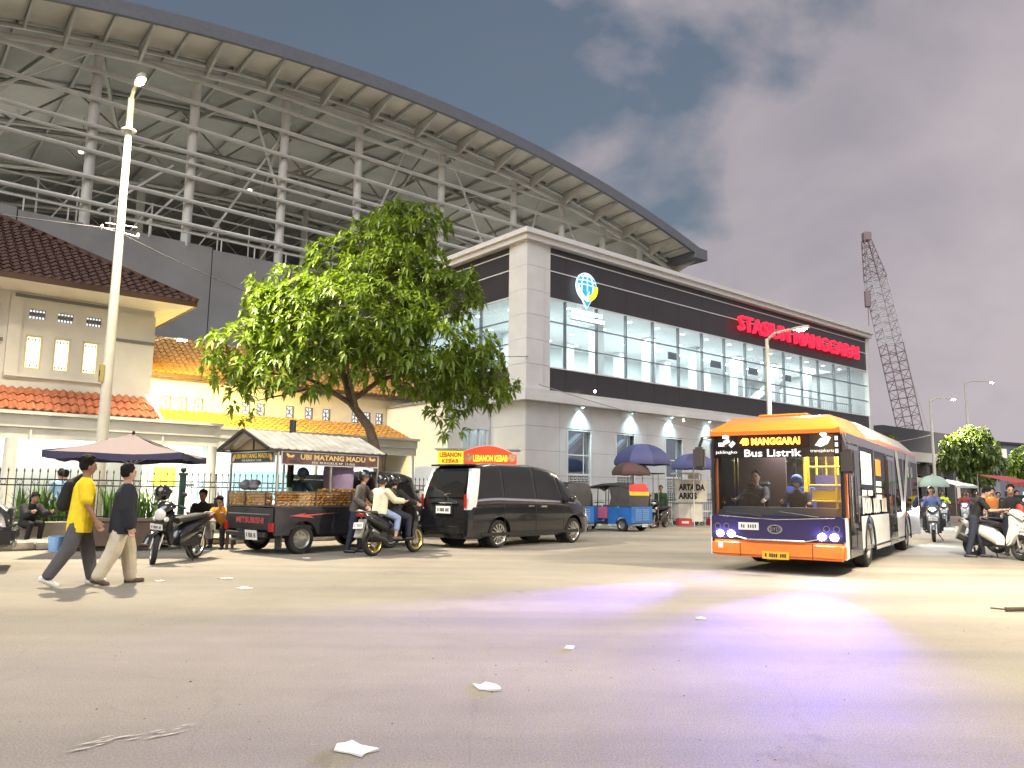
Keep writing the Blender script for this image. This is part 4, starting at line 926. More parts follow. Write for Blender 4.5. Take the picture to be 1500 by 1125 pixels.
    rnd=random.Random(hash(label)%999 if False else len(label)*7+int(abs(loc[0])*13))
    if hair and not helmet:
        hb=MB(); hb.ell(S(hc+hu*.022-hf*.014),(.106*s,.088*s,.110*s),14,10,HM)
        if hair=='curly':
            for i in range(60):
                a=rnd.uniform(0,6.28); t=rnd.uniform(.0,1.25); d=HM@V((math.sin(t)*math.cos(a),math.sin(t)*math.sin(a),math.cos(t))); hb.ell(S(hc+hu*.03-hf*.012+d*.105),(.034*s,)*3,6,5)
        if hair in('short','long'):
            for i in range(36):
                a=rnd.uniform(.5,5.8); t=rnd.uniform(.1,1.35); d=HM@V((math.sin(t)*math.cos(a)*.105,math.sin(t)*math.sin(a)*.09,math.cos(t)*.115)); hb.ell(S(hc+hu*.02-hf*.012+d),(.024*s,)*3,6,5)
        if hair=='long': hb.cap(S(hc-hf*.055),S(nb-hf*.05-up*.1),.075*s,.06*s)
        if hair=='bun': hb.ell(S(hc-hf*.10-hu*.03),(.05*s,.06*s,.06*s),10,8)
        # keep the face free: cut away everything in front of the hairline
        o_=remesh(hb,'hair',M_HAIR,.012,1,e)
        bm=bmesh.new(); bm.from_mesh(o_.data); bmesh.ops.bisect_plane(bm,geom=bm.verts[:]+bm.edges[:]+bm.faces[:],plane_co=S(hc+hf*.035+hu*.05),plane_no=(hf*.93-hu*.45),clear_outer=True); bm.to_mesh(o_.data); bm.free()
    if helmet:
        hm,vis=helmet; hb=MB(); hb.ell(S(hc+hu*.02-hf*.005),(.142*s,.122*s,.138*s),18,12,HM)
        o_=hb.build('helmet',hm,e,smooth=60)
        bm=bmesh.new(); bm.from_mesh(o_.data); bmesh.ops.bisect_plane(bm,geom=bm.verts[:]+bm.edges[:]+bm.faces[:],plane_co=S(hc-hu*.075),plane_no=(-hu*.9+hf*.35),clear_outer=True); bmesh.ops.bisect_plane(bm,geom=bm.verts[:]+bm.edges[:]+bm.faces[:],plane_co=S(hc+hf*.07+hu*.045),plane_no=(hf*.85-hu*.55),clear_outer=True); bm.to_mesh(o_.data); bm.free()
        vz=MB(); vr=[]
        if vis is None: vis=hm
        for i in range(9):
            a=R(-75+18.75*i); d=hf*math.cos(a)*.150+hl*math.sin(a)*.128; vr.append((S(hc+hu*.075+d*.97),S(hc+hu*.005+d*1.02)))
        vz.add([p for q in vr for p in q],[(2*i,2*i+2,2*i+3,2*i+1) for i in range(8)]); vz.build('visor',vis,e,fixn=False,smooth=60)
        MB().tube([S(hc+hl*.085-hu*.06),S(hc-hu*.125+hf*.03),S(hc-hl*.085-hu*.06)],.008*s,5).build('chin_strap',M_IRON,e)
    if mask: MB().ell(S(hc+hf*.07-hu*.045),(.045*s,.058*s,.05*s),10,8,HM).build('face_mask',mask,e,smooth=60)
    # shirt
    c=MB(); lo=loose; n=18; rings=[]
    lat=tw@V((0,1,0)); fwt=tw@fw
    for t,wd,dp in ((-.06-hem,.158*lo,.118*lo),(.0,.158*lo,.118*lo),(.12,.15*lo,.112*lo),(.26,.165*(.3+.7*lo),.118*(.3+.7*lo)),(.38,.182*(.5+.5*lo),.12*(.5+.5*lo)),(.45,.165*(.7+.3*lo),.1*(.7+.3*lo)),(.5,.075,.072),(.525,.062,.062)):
        cc=P+up*t; rings.append([S(cc+lat*wd*math.cos(a)+fwt*dp*math.sin(a)) for a in [2*math.pi*j/n for j in range(n)]])
    c.rings(rings)
    for J in (LAJ,RAJ):
        sp,el,wr,f=J; sw=.064+.07*(lo-1)
        c.cap(S(sp-up*.012),S(sp.lerp(el,.72 if sleeve=='short' else 1)),(sw+.004)*s,(sw-.002)*s)
        if sleeve=='long': c.cap(S(el),S(el.lerp(wr,.93)),(sw-.004)*s,(sw-.02)*s)
    remesh(c,'shirt',shirt,vox,3,e)
    # trousers
    c=MB(); c.ell(S(P+V((0,0,-.02))),(.125*s,.16*s,.13*s),14,10)
    for J in (LJ,RJ):
        hp,kn,an=J; c.cap(S(hp),S(kn),.096*s*(.6+.4*legw),.074*s*legw)
        if leg=='long': c.cap(S(kn),S(kn.lerp(an,.93)),.072*s*legw,.058*s*legw)
        elif leg=='crop': c.cap(S(kn),S(kn.lerp(an,.6)),.074*s*legw,.066*s*legw)
        elif leg=='shorts': c.cap(S(kn),S(kn.lerp(an,.12)),.076*s*legw,.074*s*legw)
    remesh(c,'trousers',pants,vox,3,e)
    if shoe:
        for hl_,to,fd,fu,an in feet:
            c=MB(); c.cap(S(hl_-fu*.004),S(to-fu*.004),.043*s,.040*s,10); c.cap(S(an-fu*.03),S(hl_+fd*.03),.043*s,.04*s,10); remesh(c,'shoe',shoe,.012,2,e)
    e['_hand']=0
    del e['_hand']
    return e
C_YEL=cloth('yellow_tshirt',(.82,.62,.02)); C_GRYP=cloth('grey_trousers',(.085,.082,.09)); C_NAVY=cloth('navy_jacket',(.012,.014,.022)); C_CRMP=cloth('cream_trousers',(.52,.46,.34)); C_BLK=cloth('black_cloth',(.012,.012,.014)); C_KHA=cloth('khaki',(.26,.21,.14)); C_ORG=cloth('orange_shirt',(.62,.26,.03)); C_GREYH=cloth('grey_hoodie',(.10,.088,.078)); C_CRMJ=cloth('cream_jacket',(.66,.62,.44)); C_JEAN=cloth('pale_jeans',(.22,.30,.48)); C_DGRN=cloth('dark_green',(.02,.06,.03)); C_VEND=cloth('vendor_blue',(.02,.045,.065)); C_DJ=cloth('dark_jeans',(.02,.025,.045)); C_BLU=cloth('blue_shirt',(.08,.12,.28)); C_RED=cloth('red_brown_shirt',(.30,.05,.04)); C_WHT=cloth('white_cloth',(.7,.7,.68)); C_BATIK=cloth('batik',(.05,.05,.06),.7); C_LIME=cloth('lime_vest',(.5,.62,.05))
SH_W=mat('white_shoe',(.7,.68,.62),.6); SH_B=mat('black_shoe',(.015,.015,.015),.5); SH_N=mat('sandal',(.10,.07,.05),.6)
H_BLK=mat('helmet_black',(.01,.01,.012),.15,coat=1); H_BLU=mat('helmet_blue',(.06,.1,.2),.2,coat=1); H_RED=mat('helmet_maroon',(.12,.03,.03),.2,coat=1); VIS=glass('visor',(.25,.25,.28),.7)
# the two walkers crossing on the near side
w1=person('walker in yellow t-shirt and grey trousers with dark bag on his back',(-6.02,10.95,0),62,1.78,lean=3,L=(15,4,3),Rr=(-15,16,3),LA=(-14,6,14),RA_=(8,8,22),head=(2,18),shirt=C_YEL,pants=C_GRYP,skin=2,shoe=SH_W,hair='curly',loose=1.32,hem=.14,footp=(-4,24),legw=1.3,vox=.011)
bg_=MB(); bg_.cap((-.22,.04,1.10),(-.17,.02,1.36),.10,.085); bg_.cap((-.15,.04,1.40),(-.02,.13,1.52),.06,.03); bgo=remesh(bg_,'sling_bag',C_BLK,.014,2,w1)
MB().tube([(-.12,.12,1.46),(.02,.17,1.48),(.13,.12,1.34),(.14,-.02,1.12)],.018,6).build('bag_strap',C_BLK,w1)
w2=person('walker in black jacket and cream trousers beside the one in yellow',(-5.52,11.15,0),58,1.68,lean=2,L=(14,6,3),Rr=(-14,12,3),LA=(-4,10,14),RA_=(-2,12,16),head=(0,22),shirt=C_NAVY,pants=C_CRMP,skin=1,shoe=SH_N,hair='short',sleeve='long',loose=1.5,hem=.13,footp=(-4,16),legw=1.55,vox=.011)
# seated pair by the truck
bn=empty('wooden_bench',(-6.95,18.1,0),R(-15)); tag(bn,'low wooden bench beside the black food truck tailgate','bench')
M_BW=mat('bench_wood',(.28,.16,.08),.7,var=.3,scale=8); bx('seat',M_BW,bn,-.65,.65,-.14,.14,.42,.46)
for x in (-.55,.55):
    for y in (-.1,.1): bx('leg',M_BW,bn,x-.025,x+.025,y-.025,y+.025,0,.42)
bx('stretcher',M_BW,bn,-.55,.55,-.015,.015,.18,.22)
person('man in black shirt and cap sitting on the wooden bench',(-7.15,18.15,0),168,1.70,lean=8,hipz=.53,L=(78,82,6),Rr=(82,86,8),LA=(25,8,75),RA_=(25,8,75),head=(18,-15),shirt=C_BLK,pants=C_KHA,skin=2,shoe=SH_B,leg='shorts',vox=.014,sleeve='long')
person('woman in orange top and dark trousers bending forward on the bench',(-6.62,18.0,0),178,1.55,lean=26,hipz=.52,L=(80,80,6),Rr=(84,92,6),LA=(50,6,55),RA_=(50,6,55),head=(25,0),shirt=C_ORG,pants=C_BLK,skin=1,shoe=SH_B,hair='long',vox=.014)
# crouching figure beside the dark pickup
person('person in black hooded clothes sitting low behind the dark pickup',(-11.35,18.35,0),120,1.62,lean=22,hipz=.5,L=(88,100,6),Rr=(88,100,6),LA=(45,8,60),RA_=(45,8,60),head=(22,0),shirt=C_BLK,pants=C_BLK,skin=0,shoe=SH_B,hair='long',sleeve='long',loose=1.25,vox=.015,parts=False)
# passers-by in the lit passage
for (t,n,az,sh_,lb) in ((4.05,23.3,300,cloth('pale_blue_shirt',(.22,.36,.55)),'commuter in pale blue shirt walking inside the lit passage'),(4.45,24.9,320,cloth('green_shirt',(.30,.62,.22)),'commuter in light green shirt inside the lit passage'),(2.3,23.4,80,C_BLK,'commuter in black clothes beside the cream column'),(9.0,26.0,100,C_WHT,'commuter in white shirt under the set back colonnade')):
    person(lb,FR(t,n,.14),az,1.66,L=(10,5,3),Rr=(-12,10,3),shirt=sh_,pants=C_DJ,shoe=SH_B,vox=.02,parts=False,group='commuters in the passage')
# bystanders further along
person('man in dark green jacket standing beside the white drinks cart',(6.3,32.6,0),190,1.68,L=(3,2,4),Rr=(-3,3,4),shirt=C_DGRN,pants=C_DJ,shoe=SH_B,sleeve='long',vox=.02,parts=False,loose=1.15)
# ================================================================== vehicles
M_TYRE=mat('tyre',(.018,.018,.018),.85,var=.2,scale=10); M_ALLOY=mat('alloy',(.62,.61,.58),.25,metal=.9); M_GOLD=mat('gold_rim',(.62,.50,.16),.3,metal=.8); M_CHR=mat('chrome',(.75,.75,.75),.12,metal=1.0); M_BLKP=mat('black_plastic',(.022,.022,.023),.5,var=.15,scale=5); M_CARB=mat('car_black',(.012,.012,.013),.22,coat=1.0,var=.15,scale=3); M_AGLASS=mat('auto_glass',(.014,.014,.014),.04,spec=.7); M_PLATE=mat('plate_white',(.68,.68,.64),.5); M_PLATK=mat('plate_ink',(.02,.02,.02),.5); M_RLENS=mat('red_lens',(.35,.015,.01),.2,coat=.6); M_CLENS=mat('clear_lens',(.65,.66,.64),.1,coat=1,spec=.8); M_STEELR=mat('steel_rim',(.42,.41,.38),.35,metal=.7,var=.2)
YROT=Matrix.Rotation(R(90),3,'X')
def wheel(parent,loc,r,wd,rim,spokes=10,rr=.66,kind='alloy',rz=0.0):
    t=MB(); t.lathe([(r*rr,-wd*.42),(r*.9,-wd*.5),(r*.985,-wd*.36),(r,0),(r*.985,wd*.36),(r*.9,wd*.5),(r*rr,wd*.42),(r*rr*.97,0)],n=28,M=YROT)
    # close the profile into a ring: inner lip joins back to the start
    o=t.build('wheel',M_TYRE,parent,smooth=35); o.location=loc; o.rotation_euler=(0,0,rz)
    q=MB(); q.lathe([(r*rr*.995,-wd*.44),(r*rr*1.04,-wd*.47),(r*rr*1.04,wd*.47),(r*rr*.995,wd*.44),(r*rr*.9,wd*.3),(r*rr*.9,-wd*.3)],n=28,M=YROT)
    if kind=='steel':
        q.lathe([(0,-wd*.42),(r*.2,-wd*.44),(r*.3,-wd*.3),(r*.5,-wd*.34),(r*rr*.95,-wd*.2),(r*rr*.95,wd*.2),(0,wd*.2)],n=24,M=YROT)
        for k in range(8):
            a=2*math.pi*k/8; q.cyl((r*.42*math.cos(a),-wd*.37,r*.42*math.sin(a)),(r*.42*math.cos(a),-wd*.33,r*.42*math.sin(a)),r*.07,n=8)
    else:
        for sgn in (-1,1):
            if kind=='bike': sgn*=.3
            q.lathe([(0,sgn*wd*.46),(r*.13,sgn*wd*.45),(r*.15,sgn*wd*.3),(0,sgn*wd*.25)],n=12,M=YROT)
            for k in range(spokes):
                a=2*math.pi*k/spokes; d=Vector((math.cos(a),0,math.sin(a))); q.bar(d*r*.1+Vector((0,sgn*wd*.40,0)),d*r*rr*.97+Vector((0,sgn*wd*.36,0)),r*(.055 if kind!='bike' else .075),wd*.16)
    q.build('rim',rim,o,smooth=35)
    d_=MB(); d_.lathe([(0,-wd*.16),(r*rr*.86,-wd*.16),(r*rr*.86,wd*.16),(0,wd*.16)],n=20,M=YROT)
    if kind in('alloy','steel'): d_.build('brake_drum',M_BLKP,o)
    else: MB().lathe([(r*.12,wd*.3),(r*.36,wd*.3),(r*.36,wd*.36),(r*.12,wd*.36)],n=20,M=YROT).build('brake_disc',M_STEELR,o)
    return o
def plate(parent,loc,rz,wd,ht,txt,tilt=0.0,m=None,ink=None):
    o=MB().box(-wd/2,wd/2,-.006,.006,-ht/2,ht/2).build('number_plate',m or M_PLATE,parent); o.location=loc; o.rotation_euler=(tilt,0,rz)
    if txt:
        k=MB(); n=len(txt)
        for i,ch_ in enumerate(txt):
            if ch_!=' ': x=-wd*.4+wd*.8*(i+.5)/n; k.box(x-wd*.03,x+wd*.03,-.008,-.0062,-ht*(.22+.04*(i%2)),ht*(.24-.05*(i%3==1)))
        k.build('plate_characters',ink or M_PLATK,o)
    return o
# right side of a vehicle faces local -Y; lettering facing -X (rear) uses rz=-90 deg
REAR=R(-90); FRONT=R(90); RIGHT=0.0; LEFT=R(180)
def tab(t,x):
    if x<=t[0][0]: return t[0][1]
    for (a,b),(c,d) in zip(t,t[1:]):
        if x<=c: return b+(d-b)*(x-a)/(c-a) if c>a else d
    return t[-1][1]
class Car:
    F=((.90,None),(.985,None),(1,None),(.995,None))
    def __init__(s,zt,zb,wd,wr,z0=.22): s.zt,s.zb,s.w,s.wr,s.z0=zt,zb,wd,wr,z0
    def sec(s,x):
        w=tab(s.w,x); zb=tab(s.zb,x); zt=tab(s.zt,x); wr=min(tab(s.wr,x),w*.97); z0=s.z0; h=zt-zb
        return [(w*.86,z0),(w*.96,z0+.05),(w*.99,z0+.2),(w,z0+(zb-z0)*.55),(w*.995,z0+(zb-z0)*.8),(w*.965,zb),(w*.965+(wr-w*.965)*.45,zb+h*.42),(w*.965+(wr-w*.965)*.85,zb+h*.82),(wr*.93,zb+h*.95),(wr*.72,zt),(0,zt+.015)]
    def at(s,x,k):
        p=s.sec(x); i=min(int(k),len(p)-2); f=k-i; return Vector((x,p[i][0]*(1-f)+p[i+1][0]*f,p[i][1]*(1-f)+p[i+1][1]*f))
    def body(s,xs):
        m=MB(); rs=[]
        for x in xs:
            p=s.sec(x); rs.append([(x,-y,z) for y,z in p]+[(x,y,z) for y,z in p[-2::-1]])
        m.rings(rs); return m
    def patch(s,c,nx=8,nk=4,off=.008,side=-1):   # c: (x,k) of 4 corners bl,br,tr,tl
        m=MB(); P=[]
        for i in range(nk+1):
            v=i/nk
            for j in range(nx+1):
                u=j/nx; x=(c[0][0]*(1-u)+c[1][0]*u)*(1-v)+(c[3][0]*(1-u)+c[2][0]*u)*v; k=(c[0][1]*(1-u)+c[1][1]*u)*(1-v)+(c[3][1]*(1-u)+c[2][1]*u)*v
                p=s.at(x,k); P.append((p.x,side*(p.y+off),p.z+.002))
        m.add(P,[(i*(nx+1)+j,i*(nx+1)+j+1,(i+1)*(nx+1)+j+1,(i+1)*(nx+1)+j) for i in range(nk) for j in range(nx)]); return m
def xs_of(lst,n=3):
    r=[]
    for a,b in zip(lst,lst[1:]): r+=[a+(b-a)*i/n for i in range(n)]
    return r+[lst[-1]]
# ------------------------------------------------------------------ black people carrier
SC=1.07
mv=empty('parked_minivan',(0,0,0),R(90-41)); tag(mv,'black minivan parked behind the scooter with silver tail lamp pillars','car')
c=Car([(-2.36,.98),(-2.33,1.12),(-2.14,1.78),(-2.0,1.86),(-1.2,1.92),(0,1.93),(.6,1.87),(.95,1.78),(1.72,1.14),(2.1,.99),(2.3,.82),(2.36,.70)],[(-2.36,.93),(-2.3,1.02),(-1.5,1.06),(1.2,1.0),(1.75,.98),(2.1,.86),(2.36,.62)],[(-2.36,.76),(-2.28,.83),(-2.0,.865),(1.5,.865),(2.0,.82),(2.25,.70),(2.36,.58)],[(-2.36,.70),(-2.0,.68),(.8,.67),(1.75,.72),(2.36,.5)])
bod=c.body(xs_of([-2.36,-2.33,-2.14,-2.0,-1.2,0,.6,.95,1.72,2.1,2.3,2.36],3))
cut=MB()
for x in (-1.42,1.44):
    for y in (-1,1): cut.cyl((x,y*.55,.32),(x,y*1.1,.32),.385,n=28)
boolcut(bod,cut,'body',[M_CARB],mv,smooth=28)
for x in (-1.42,1.44):
    for y in (-1,1): MB().cyl((x,y*.50,.34),(x,y*.56,.34),.39,n=24).build('wheel_housing',M_BLKP,mv)
    for y in (-1,1): wheel(mv,(x,y*.745,.315),.315,.2,M_ALLOY,13,.70,rz=0 if y<0 else math.pi)
for sd in (-1,1):
    for a,b_,cc,d in (((-2.05,5.25),(-1.28,5.25),(-1.3,7.75),(-1.98,7.6)),((-1.2,5.25),(-.12,5.25),(-.16,7.75),(-1.22,7.75)),((-.04,5.25),(.98,5.2),(.66,7.4),(-.08,7.75)),((1.06,5.15),(1.5,5.1),(1.1,6.3),(.80,7.2))):
        c.patch((a,b_,cc,d),side=sd,off=.007).build('side_window',M_AGLASS,mv,fixn=False,smooth=60)
    c.patch(((-2.2,5.05),(1.55,5.02),(1.55,5.14),(-2.2,5.2)),14,1,.012,sd).build('chrome_strip',M_CHR,mv,fixn=False)
    for x in (-.32,.16):
        p=c.at(x,4.4); MB().box(x-.11,x+.11,sd*(p.y+.035)-.012,sd*(p.y+.035)+.012,p.z-.016,p.z+.018).build('door_handle',M_CHR,mv,bevel=.006)
    # door seams
    for x in (-1.25,-.10,.99):
        s_=MB(); P=[c.at(x,k) for k in (1.2,2,3,4,5)]; s_.add([(p.x-.006,sd*(p.y+.004),p.z) for p in P]+[(p.x+.006,sd*(p.y+.004),p.z) for p in P],[(i,i+1,i+6,i+5) for i in range(4)]); s_.build('door_seam',M_BLKP,mv,fixn=False)
    c.patch(((-2.0,1.0),(1.9,1.0),(1.9,1.5),(-2.0,1.5)),10,1,.010,sd).build('sill_trim',M_BLKP,mv,fixn=False)
    mm=MB(); mm.ell((1.22,sd*.98,1.12),(.10,.075,.085),12,8); mi=mm.build('mirror',M_CARB,mv,smooth=60); MB().box(1.2,1.26,min(sd*.84,sd*.95),max(sd*.84,sd*.95),1.04,1.08).build('mirror_arm',M_BLKP,mi)
    # tall pale tail lamp on the rear pillar
    P=[]; rows=[(-2.362,.86,.765),(-2.35,1.02,.80),(-2.29,1.25,.775),(-2.215,1.5,.735),(-2.12,1.78,.66)]
    tl=MB(); 
    for x,z,y in rows: P+= [(x-.022,sd*(y-.115),z),(x-.02,sd*(y-.02),z),(x+.05,sd*(y+.035),z),(x+.17,sd*(y+.052),z)]
    tl.add(P,[(4*i+j,4*i+j+1,4*i+j+5,4*i+j+4) for i in range(4) for j in range(3)]); t_=tl.build('tail_lamp',M_CLENS,mv,fixn=False,smooth=40)
    MB().box(-2.40,-2.385,min(sd*.66,sd*.73),max(sd*.66,sd*.73),.9,1.2).build('red_reflector',M_RLENS,t_)
    MB().box(-2.385,-2.37,min(sd*.5,sd*.68),max(sd*.5,sd*.68),.42,.47).build('reflector',M_RLENS,mv)
rg=MB(); rg.add([(-2.345,-.60,1.13),(-2.345,.60,1.13),(-2.175,.565,1.72),(-2.175,-.565,1.72)],[(0,1,2,3)]); rg.v=[(x-.012,y,z) for x,y,z in rg.v]; rg.build('rear_window',M_AGLASS,mv,fixn=False)
MB().tube([(-2.36,.0,1.16),(-2.33,-.05,1.2),(-2.30,-.42,1.26)],.012,5).build('rear_wiper',M_BLKP,mv)
bx('tailgate_bar',M_CHR,mv,-2.40,-2.355,-.42,.42,1.0,1.045,bevel=.008); MB().lathe([(.0,.0),(.055,0),(.055,.012),(0,.012)],(-2.365,0,1.09),14,Matrix.Rotation(R(-90),3,'Y')).build('emblem',M_CHR,mv)
bx('plate_recess',M_BLKP,mv,-2.385,-2.35,-.27,.27,.74,.96); plate(mv,(-2.395,0,.85),REAR,.46,.16,'B 2051 PFI')
bx('rear_bumper',M_CARB,mv,-2.42,-2.25,-.72,.72,.30,.64,bevel=.04,seg=2,smooth=40); bx('bumper_trim',M_CHR,mv,-2.428,-2.40,-.66,.66,.475,.49)
bx('roof_spoiler',M_CARB,mv,-2.25,-1.95,-.6,.6,1.84,1.885,bevel=.015); MB().tube([(-1.9,.2,1.92),(-2.0,.2,2.05)],.006,4).build('antenna',M_BLKP,mv)
for sd in (-1,1): c.patch(((1.95,3.5),(2.25,3.0),(2.2,4.6),(1.98,4.9)),5,3,.008,sd).build('headlamp',M_CLENS,mv,fixn=False,smooth=60)
mv.scale=(SC,SC,SC)
def place(o,local,world,sc=1.0):
    r=o.rotation_euler.z; x,y=local[0]*sc,local[1]*sc; o.location=(world[0]-(x*math.cos(r)-y*math.sin(r)),world[1]-(x*math.sin(r)+y*math.cos(r)),0)
place(mv,(-1.42,-.84),(-.27,19.1),SC)
# ------------------------------------------------------------------ dark pickup nose at the left
pk=empty('dark_pickup',(0,0,0),R(90-60)); tag(pk,'black pickup front end with chrome headlamp beside the walkers','car')
c=Car([(-2.4,1.1),(-2.38,1.2),(-1.0,1.25),(-.9,1.7),(-.2,1.76),(.5,1.7),(1.2,1.22),(1.9,1.14),(2.25,1.04),(2.42,.9)],[(-2.4,1.0),(1.2,1.08),(1.9,1.02),(2.25,.92),(2.42,.82)],[(-2.4,.8),(-2.2,.9),(1.6,.92),(2.1,.88),(2.35,.74),(2.42,.66)],[(-2.4,.7),(-.9,.7),(.5,.68),(1.2,.74),(2.42,.6)],z0=.38)
bod=c.body(xs_of([-2.4,-2.38,-1.0,-.9,-.2,.5,1.2,1.9,2.25,2.42],3)); cut=MB()
for x in (-1.45,1.5):
    for y in (-1,1): cut.cyl((x,y*.55,.38),(x,y*1.2,.38),.46,n=28)
boolcut(bod,cut,'body',[M_CARB],pk,smooth=28)
for x in (-1.45,1.5):
    for y in (-1,1): wheel(pk,(x,y*.78,.38),.38,.25,M_ALLOY,6,.62,rz=0 if y<0 else math.pi)
for sd in (-1,1):
    hd=c.patch(((1.86,3.6),(2.38,3.4),(2.34,4.75),(1.92,4.95)),6,4,.012,sd).build('headlamp',M_CLENS,pk,fixn=False,smooth=50)
    MB().ell((2.24,sd*.78,.86),(.09,.05,.07),10,8).build('projector',M_CHR,hd); MB().ell((2.36,sd*.66,.62),(.05,.06,.045),10,8).build('fog_lamp',M_CLENS,pk,smooth=60)
    c.patch(((.0,5.2),(1.0,5.2),(.6,7.3),(.0,7.6)),side=sd).build('side_window',M_AGLASS,pk,fixn=False,smooth=60)
bx('grille',M_BLKP,pk,2.38,2.45,-.58,.58,.72,1.0,bevel=.02)
for z in (.77,.85,.93): bx('grille_bar',M_CHR,pk,2.45,2.47,-.55,.55,z-.012,z+.012)
bx('front_bumper',M_CARB,pk,2.2,2.52,-.8,.8,.42,.70,bevel=.06,seg=2,smooth=40); bx('skid_plate',M_STEELR,pk,2.3,2.5,-.5,.5,.32,.42,bevel=.02)
place(pk,(2.45,-.7),(-8.0,12.55))
# ------------------------------------------------------------------ sweet potato truck
tr=empty('food_truck',(0,0,0),R(90-40)); tag(tr,'black pickup food stall selling roast sweet potatoes under gabled metal roof','truck')
M_TRB=mat('truck_black',(.016,.017,.022),.35,coat=.6,var=.2,scale=4); M_RST=mat('red_stripe',(.55,.09,.09),.45); M_WIN=mat('case_glass_frame',(.10,.08,.07),.5)
W=.92; XR=0.0; XF=2.75
# bed sides with a wheel arch in each
for sd in (-1,1):
    arch=[(.70+.36*math.cos(R(a)),.33+.36*math.sin(R(a))) for a in range(180,-1,-15)]
    poly=[(XR,.40)]+[(x,max(z,.40)) for x,z in arch]+[(XF,.40),(XF,.98),(XR,.98)]
    MB().prism(poly,sd*W-.025,sd*W+.025).build('bed_side',M_TRB,tr)
    s_=MB(); y=sd*(W+.028); s_.add([(.35,y,.80),(.75,y,.86),(.66,y,.82),(1.65,y,.86),(.85,y,.80),(.95,y,.75)],[(0,1,2),(2,3,4),(0,2,4,5)]); s_.build('side_decal',M_RST,tr,fixn=False)
    bx('mud_flap',M_BLKP,tr,.16,.19,sd*W-.1 if sd>0 else -W-.02,sd*W+.02 if sd>0 else -W+.2,.12,.45)
    bx('tail_lamp',M_RLENS,tr,-.05,.0,min(sd*.78,sd*.92),max(sd*.78,sd*.92),.48,.66); bx('rail_hook',M_STEELR,tr,1.9,1.94,sd*W-.05,sd*W+.05,.6,.64)
    wheel(tr,(.70,sd*.80,.315),.315,.2,M_STEELR,8,.62,'steel',rz=0 if sd<0 else math.pi); wheel(tr,(3.2,sd*.80,.315),.315,.2,M_STEELR,8,.62,'steel',rz=0 if sd<0 else math.pi)
bx('bed_floor',M_TRB,tr,.03,XF-.03,-.89,.89,.52,.60)
bx('bed_front',M_TRB,tr,XF-.03,XF+.0,-.89,.89,.40,.98); bx('tailgate',M_TRB,tr,-.03,.0,-.89,.89,.50,.96,bevel=.01); bx('tailgate_rail',M_STEELR,tr,-.045,-.03,-.80,.80,.82,.84)
text('MITSUBISHI',mat('red_letter',(.42,.07,.07),.5),tr,(-.034,-.05,.70),REAR,.17,.003,1.05,.004)
bx('rear_bumper',M_BLKP,tr,-.12,-.02,-.75,.75,.36,.46,bevel=.02); plate(tr,(-.135,-.30,.40),REAR,.44,.2,'B 9106 UA',tilt=R(8))
bx('chassis',M_BLKP,tr,-.1,4.2,-.35,.35,.30,.50); MB().tube([(-.2,.4,.28),(1.2,.4,.28)],.03,6).build('exhaust',M_STEELR,tr)
# cab
c=Car([(2.78,1.72),(3.0,1.80),(3.7,1.80),(4.0,1.72),(4.45,1.1),(4.62,.9)],[(2.78,1.05),(4.3,1.02),(4.62,.75)],[(2.78,.84),(4.2,.86),(4.62,.72)],[(2.78,.68),(4.0,.68),(4.62,.6)],z0=.35)
cut=MB()
for y in (-1,1): cut.cyl((3.2,y*.5,.33),(3.2,y*1.2,.33),.38,n=24)
boolcut(c.body(xs_of([2.78,3.0,3.7,4.0,4.45,4.62],3)),cut,'cab',[M_TRB],tr,smooth=28)
for sd in (-1,1): c.patch(((3.0,5.3),(4.05,5.2),(3.78,7.6),(3.02,7.6)),side=sd).build('side_window',M_AGLASS,tr,fixn=False,smooth=60)
MB().quad((2.765,-.6,1.15),(2.765,.6,1.15),(2.765,.55,1.6),(2.765,-.55,1.6)).build('rear_window',M_AGLASS,tr,fixn=False)
# glass display cases of sweet potatoes round the bed rim
M_CASE=glass('case_glass',(.97,.97,.97),.93)
ZC0,ZC1=.985,1.31
def frame_box(n,x0,x1,y0,y1):
    f=MB()
    for x in (x0,x1):
        for y in (y0,y1): f.box(x-.012,x+.012,y-.012,y+.012,ZC0,ZC1)
    for z in (ZC0+.012,ZC1-.012):
        for y in (y0,y1): f.box(x0,x1,y-.011,y+.011,z-.011,z+.011)
        for x in (x0,x1): f.box(x-.011,x+.011,y0,y1,z-.0105,z+.0105)
    o=f.build('display_case',M_WIN,tr)
    for q in n:
        MB().box(*q).build('pane',M_CASE,o)
frame_box([(.04,.95,-.926,-.922,ZC0+.02,ZC1-.02)],.0,.99,-.92,-.56); frame_box([(1.03,1.9,-.926,-.922,ZC0+.02,ZC1-.02)],1.0,1.95,-.92,-.56); frame_box([(1.98,2.7,-.926,-.922,ZC0+.02,ZC1-.02)],1.96,XF-.02,-.92,-.56)
frame_box([(-.006,-.002,-.52,.2,ZC0+.02,ZC1-.02)],.0,.36,-.55,.22); frame_box([(-.006,-.002,.24,.9,ZC0+.02,ZC1-.02)],.0,.36,.23,.91)
rnd=random.Random(3); sp_=MB(); M_POT=mat('sweet_potato',(.52,.27,.07),.6,var=.5,scale=14)
def potato(c,a,b_):
    l=rnd.uniform(.055,.085); r=rnd.uniform(.026,.036); M=Matrix.Rotation(a,3,'Z')@Matrix.Rotation(b_,3,'Y')
    sp_.rings([[Vector(c)+M@Vector((x*l,math.cos(t)*r*k,math.sin(t)*r*k+.006*math.sin(x*3))) for t in [2*math.pi*j/7 for j in range(7)]] for x,k in ((-1,.15),(-.7,.7),(-.1,1),(.5,.85),(1,.2))])
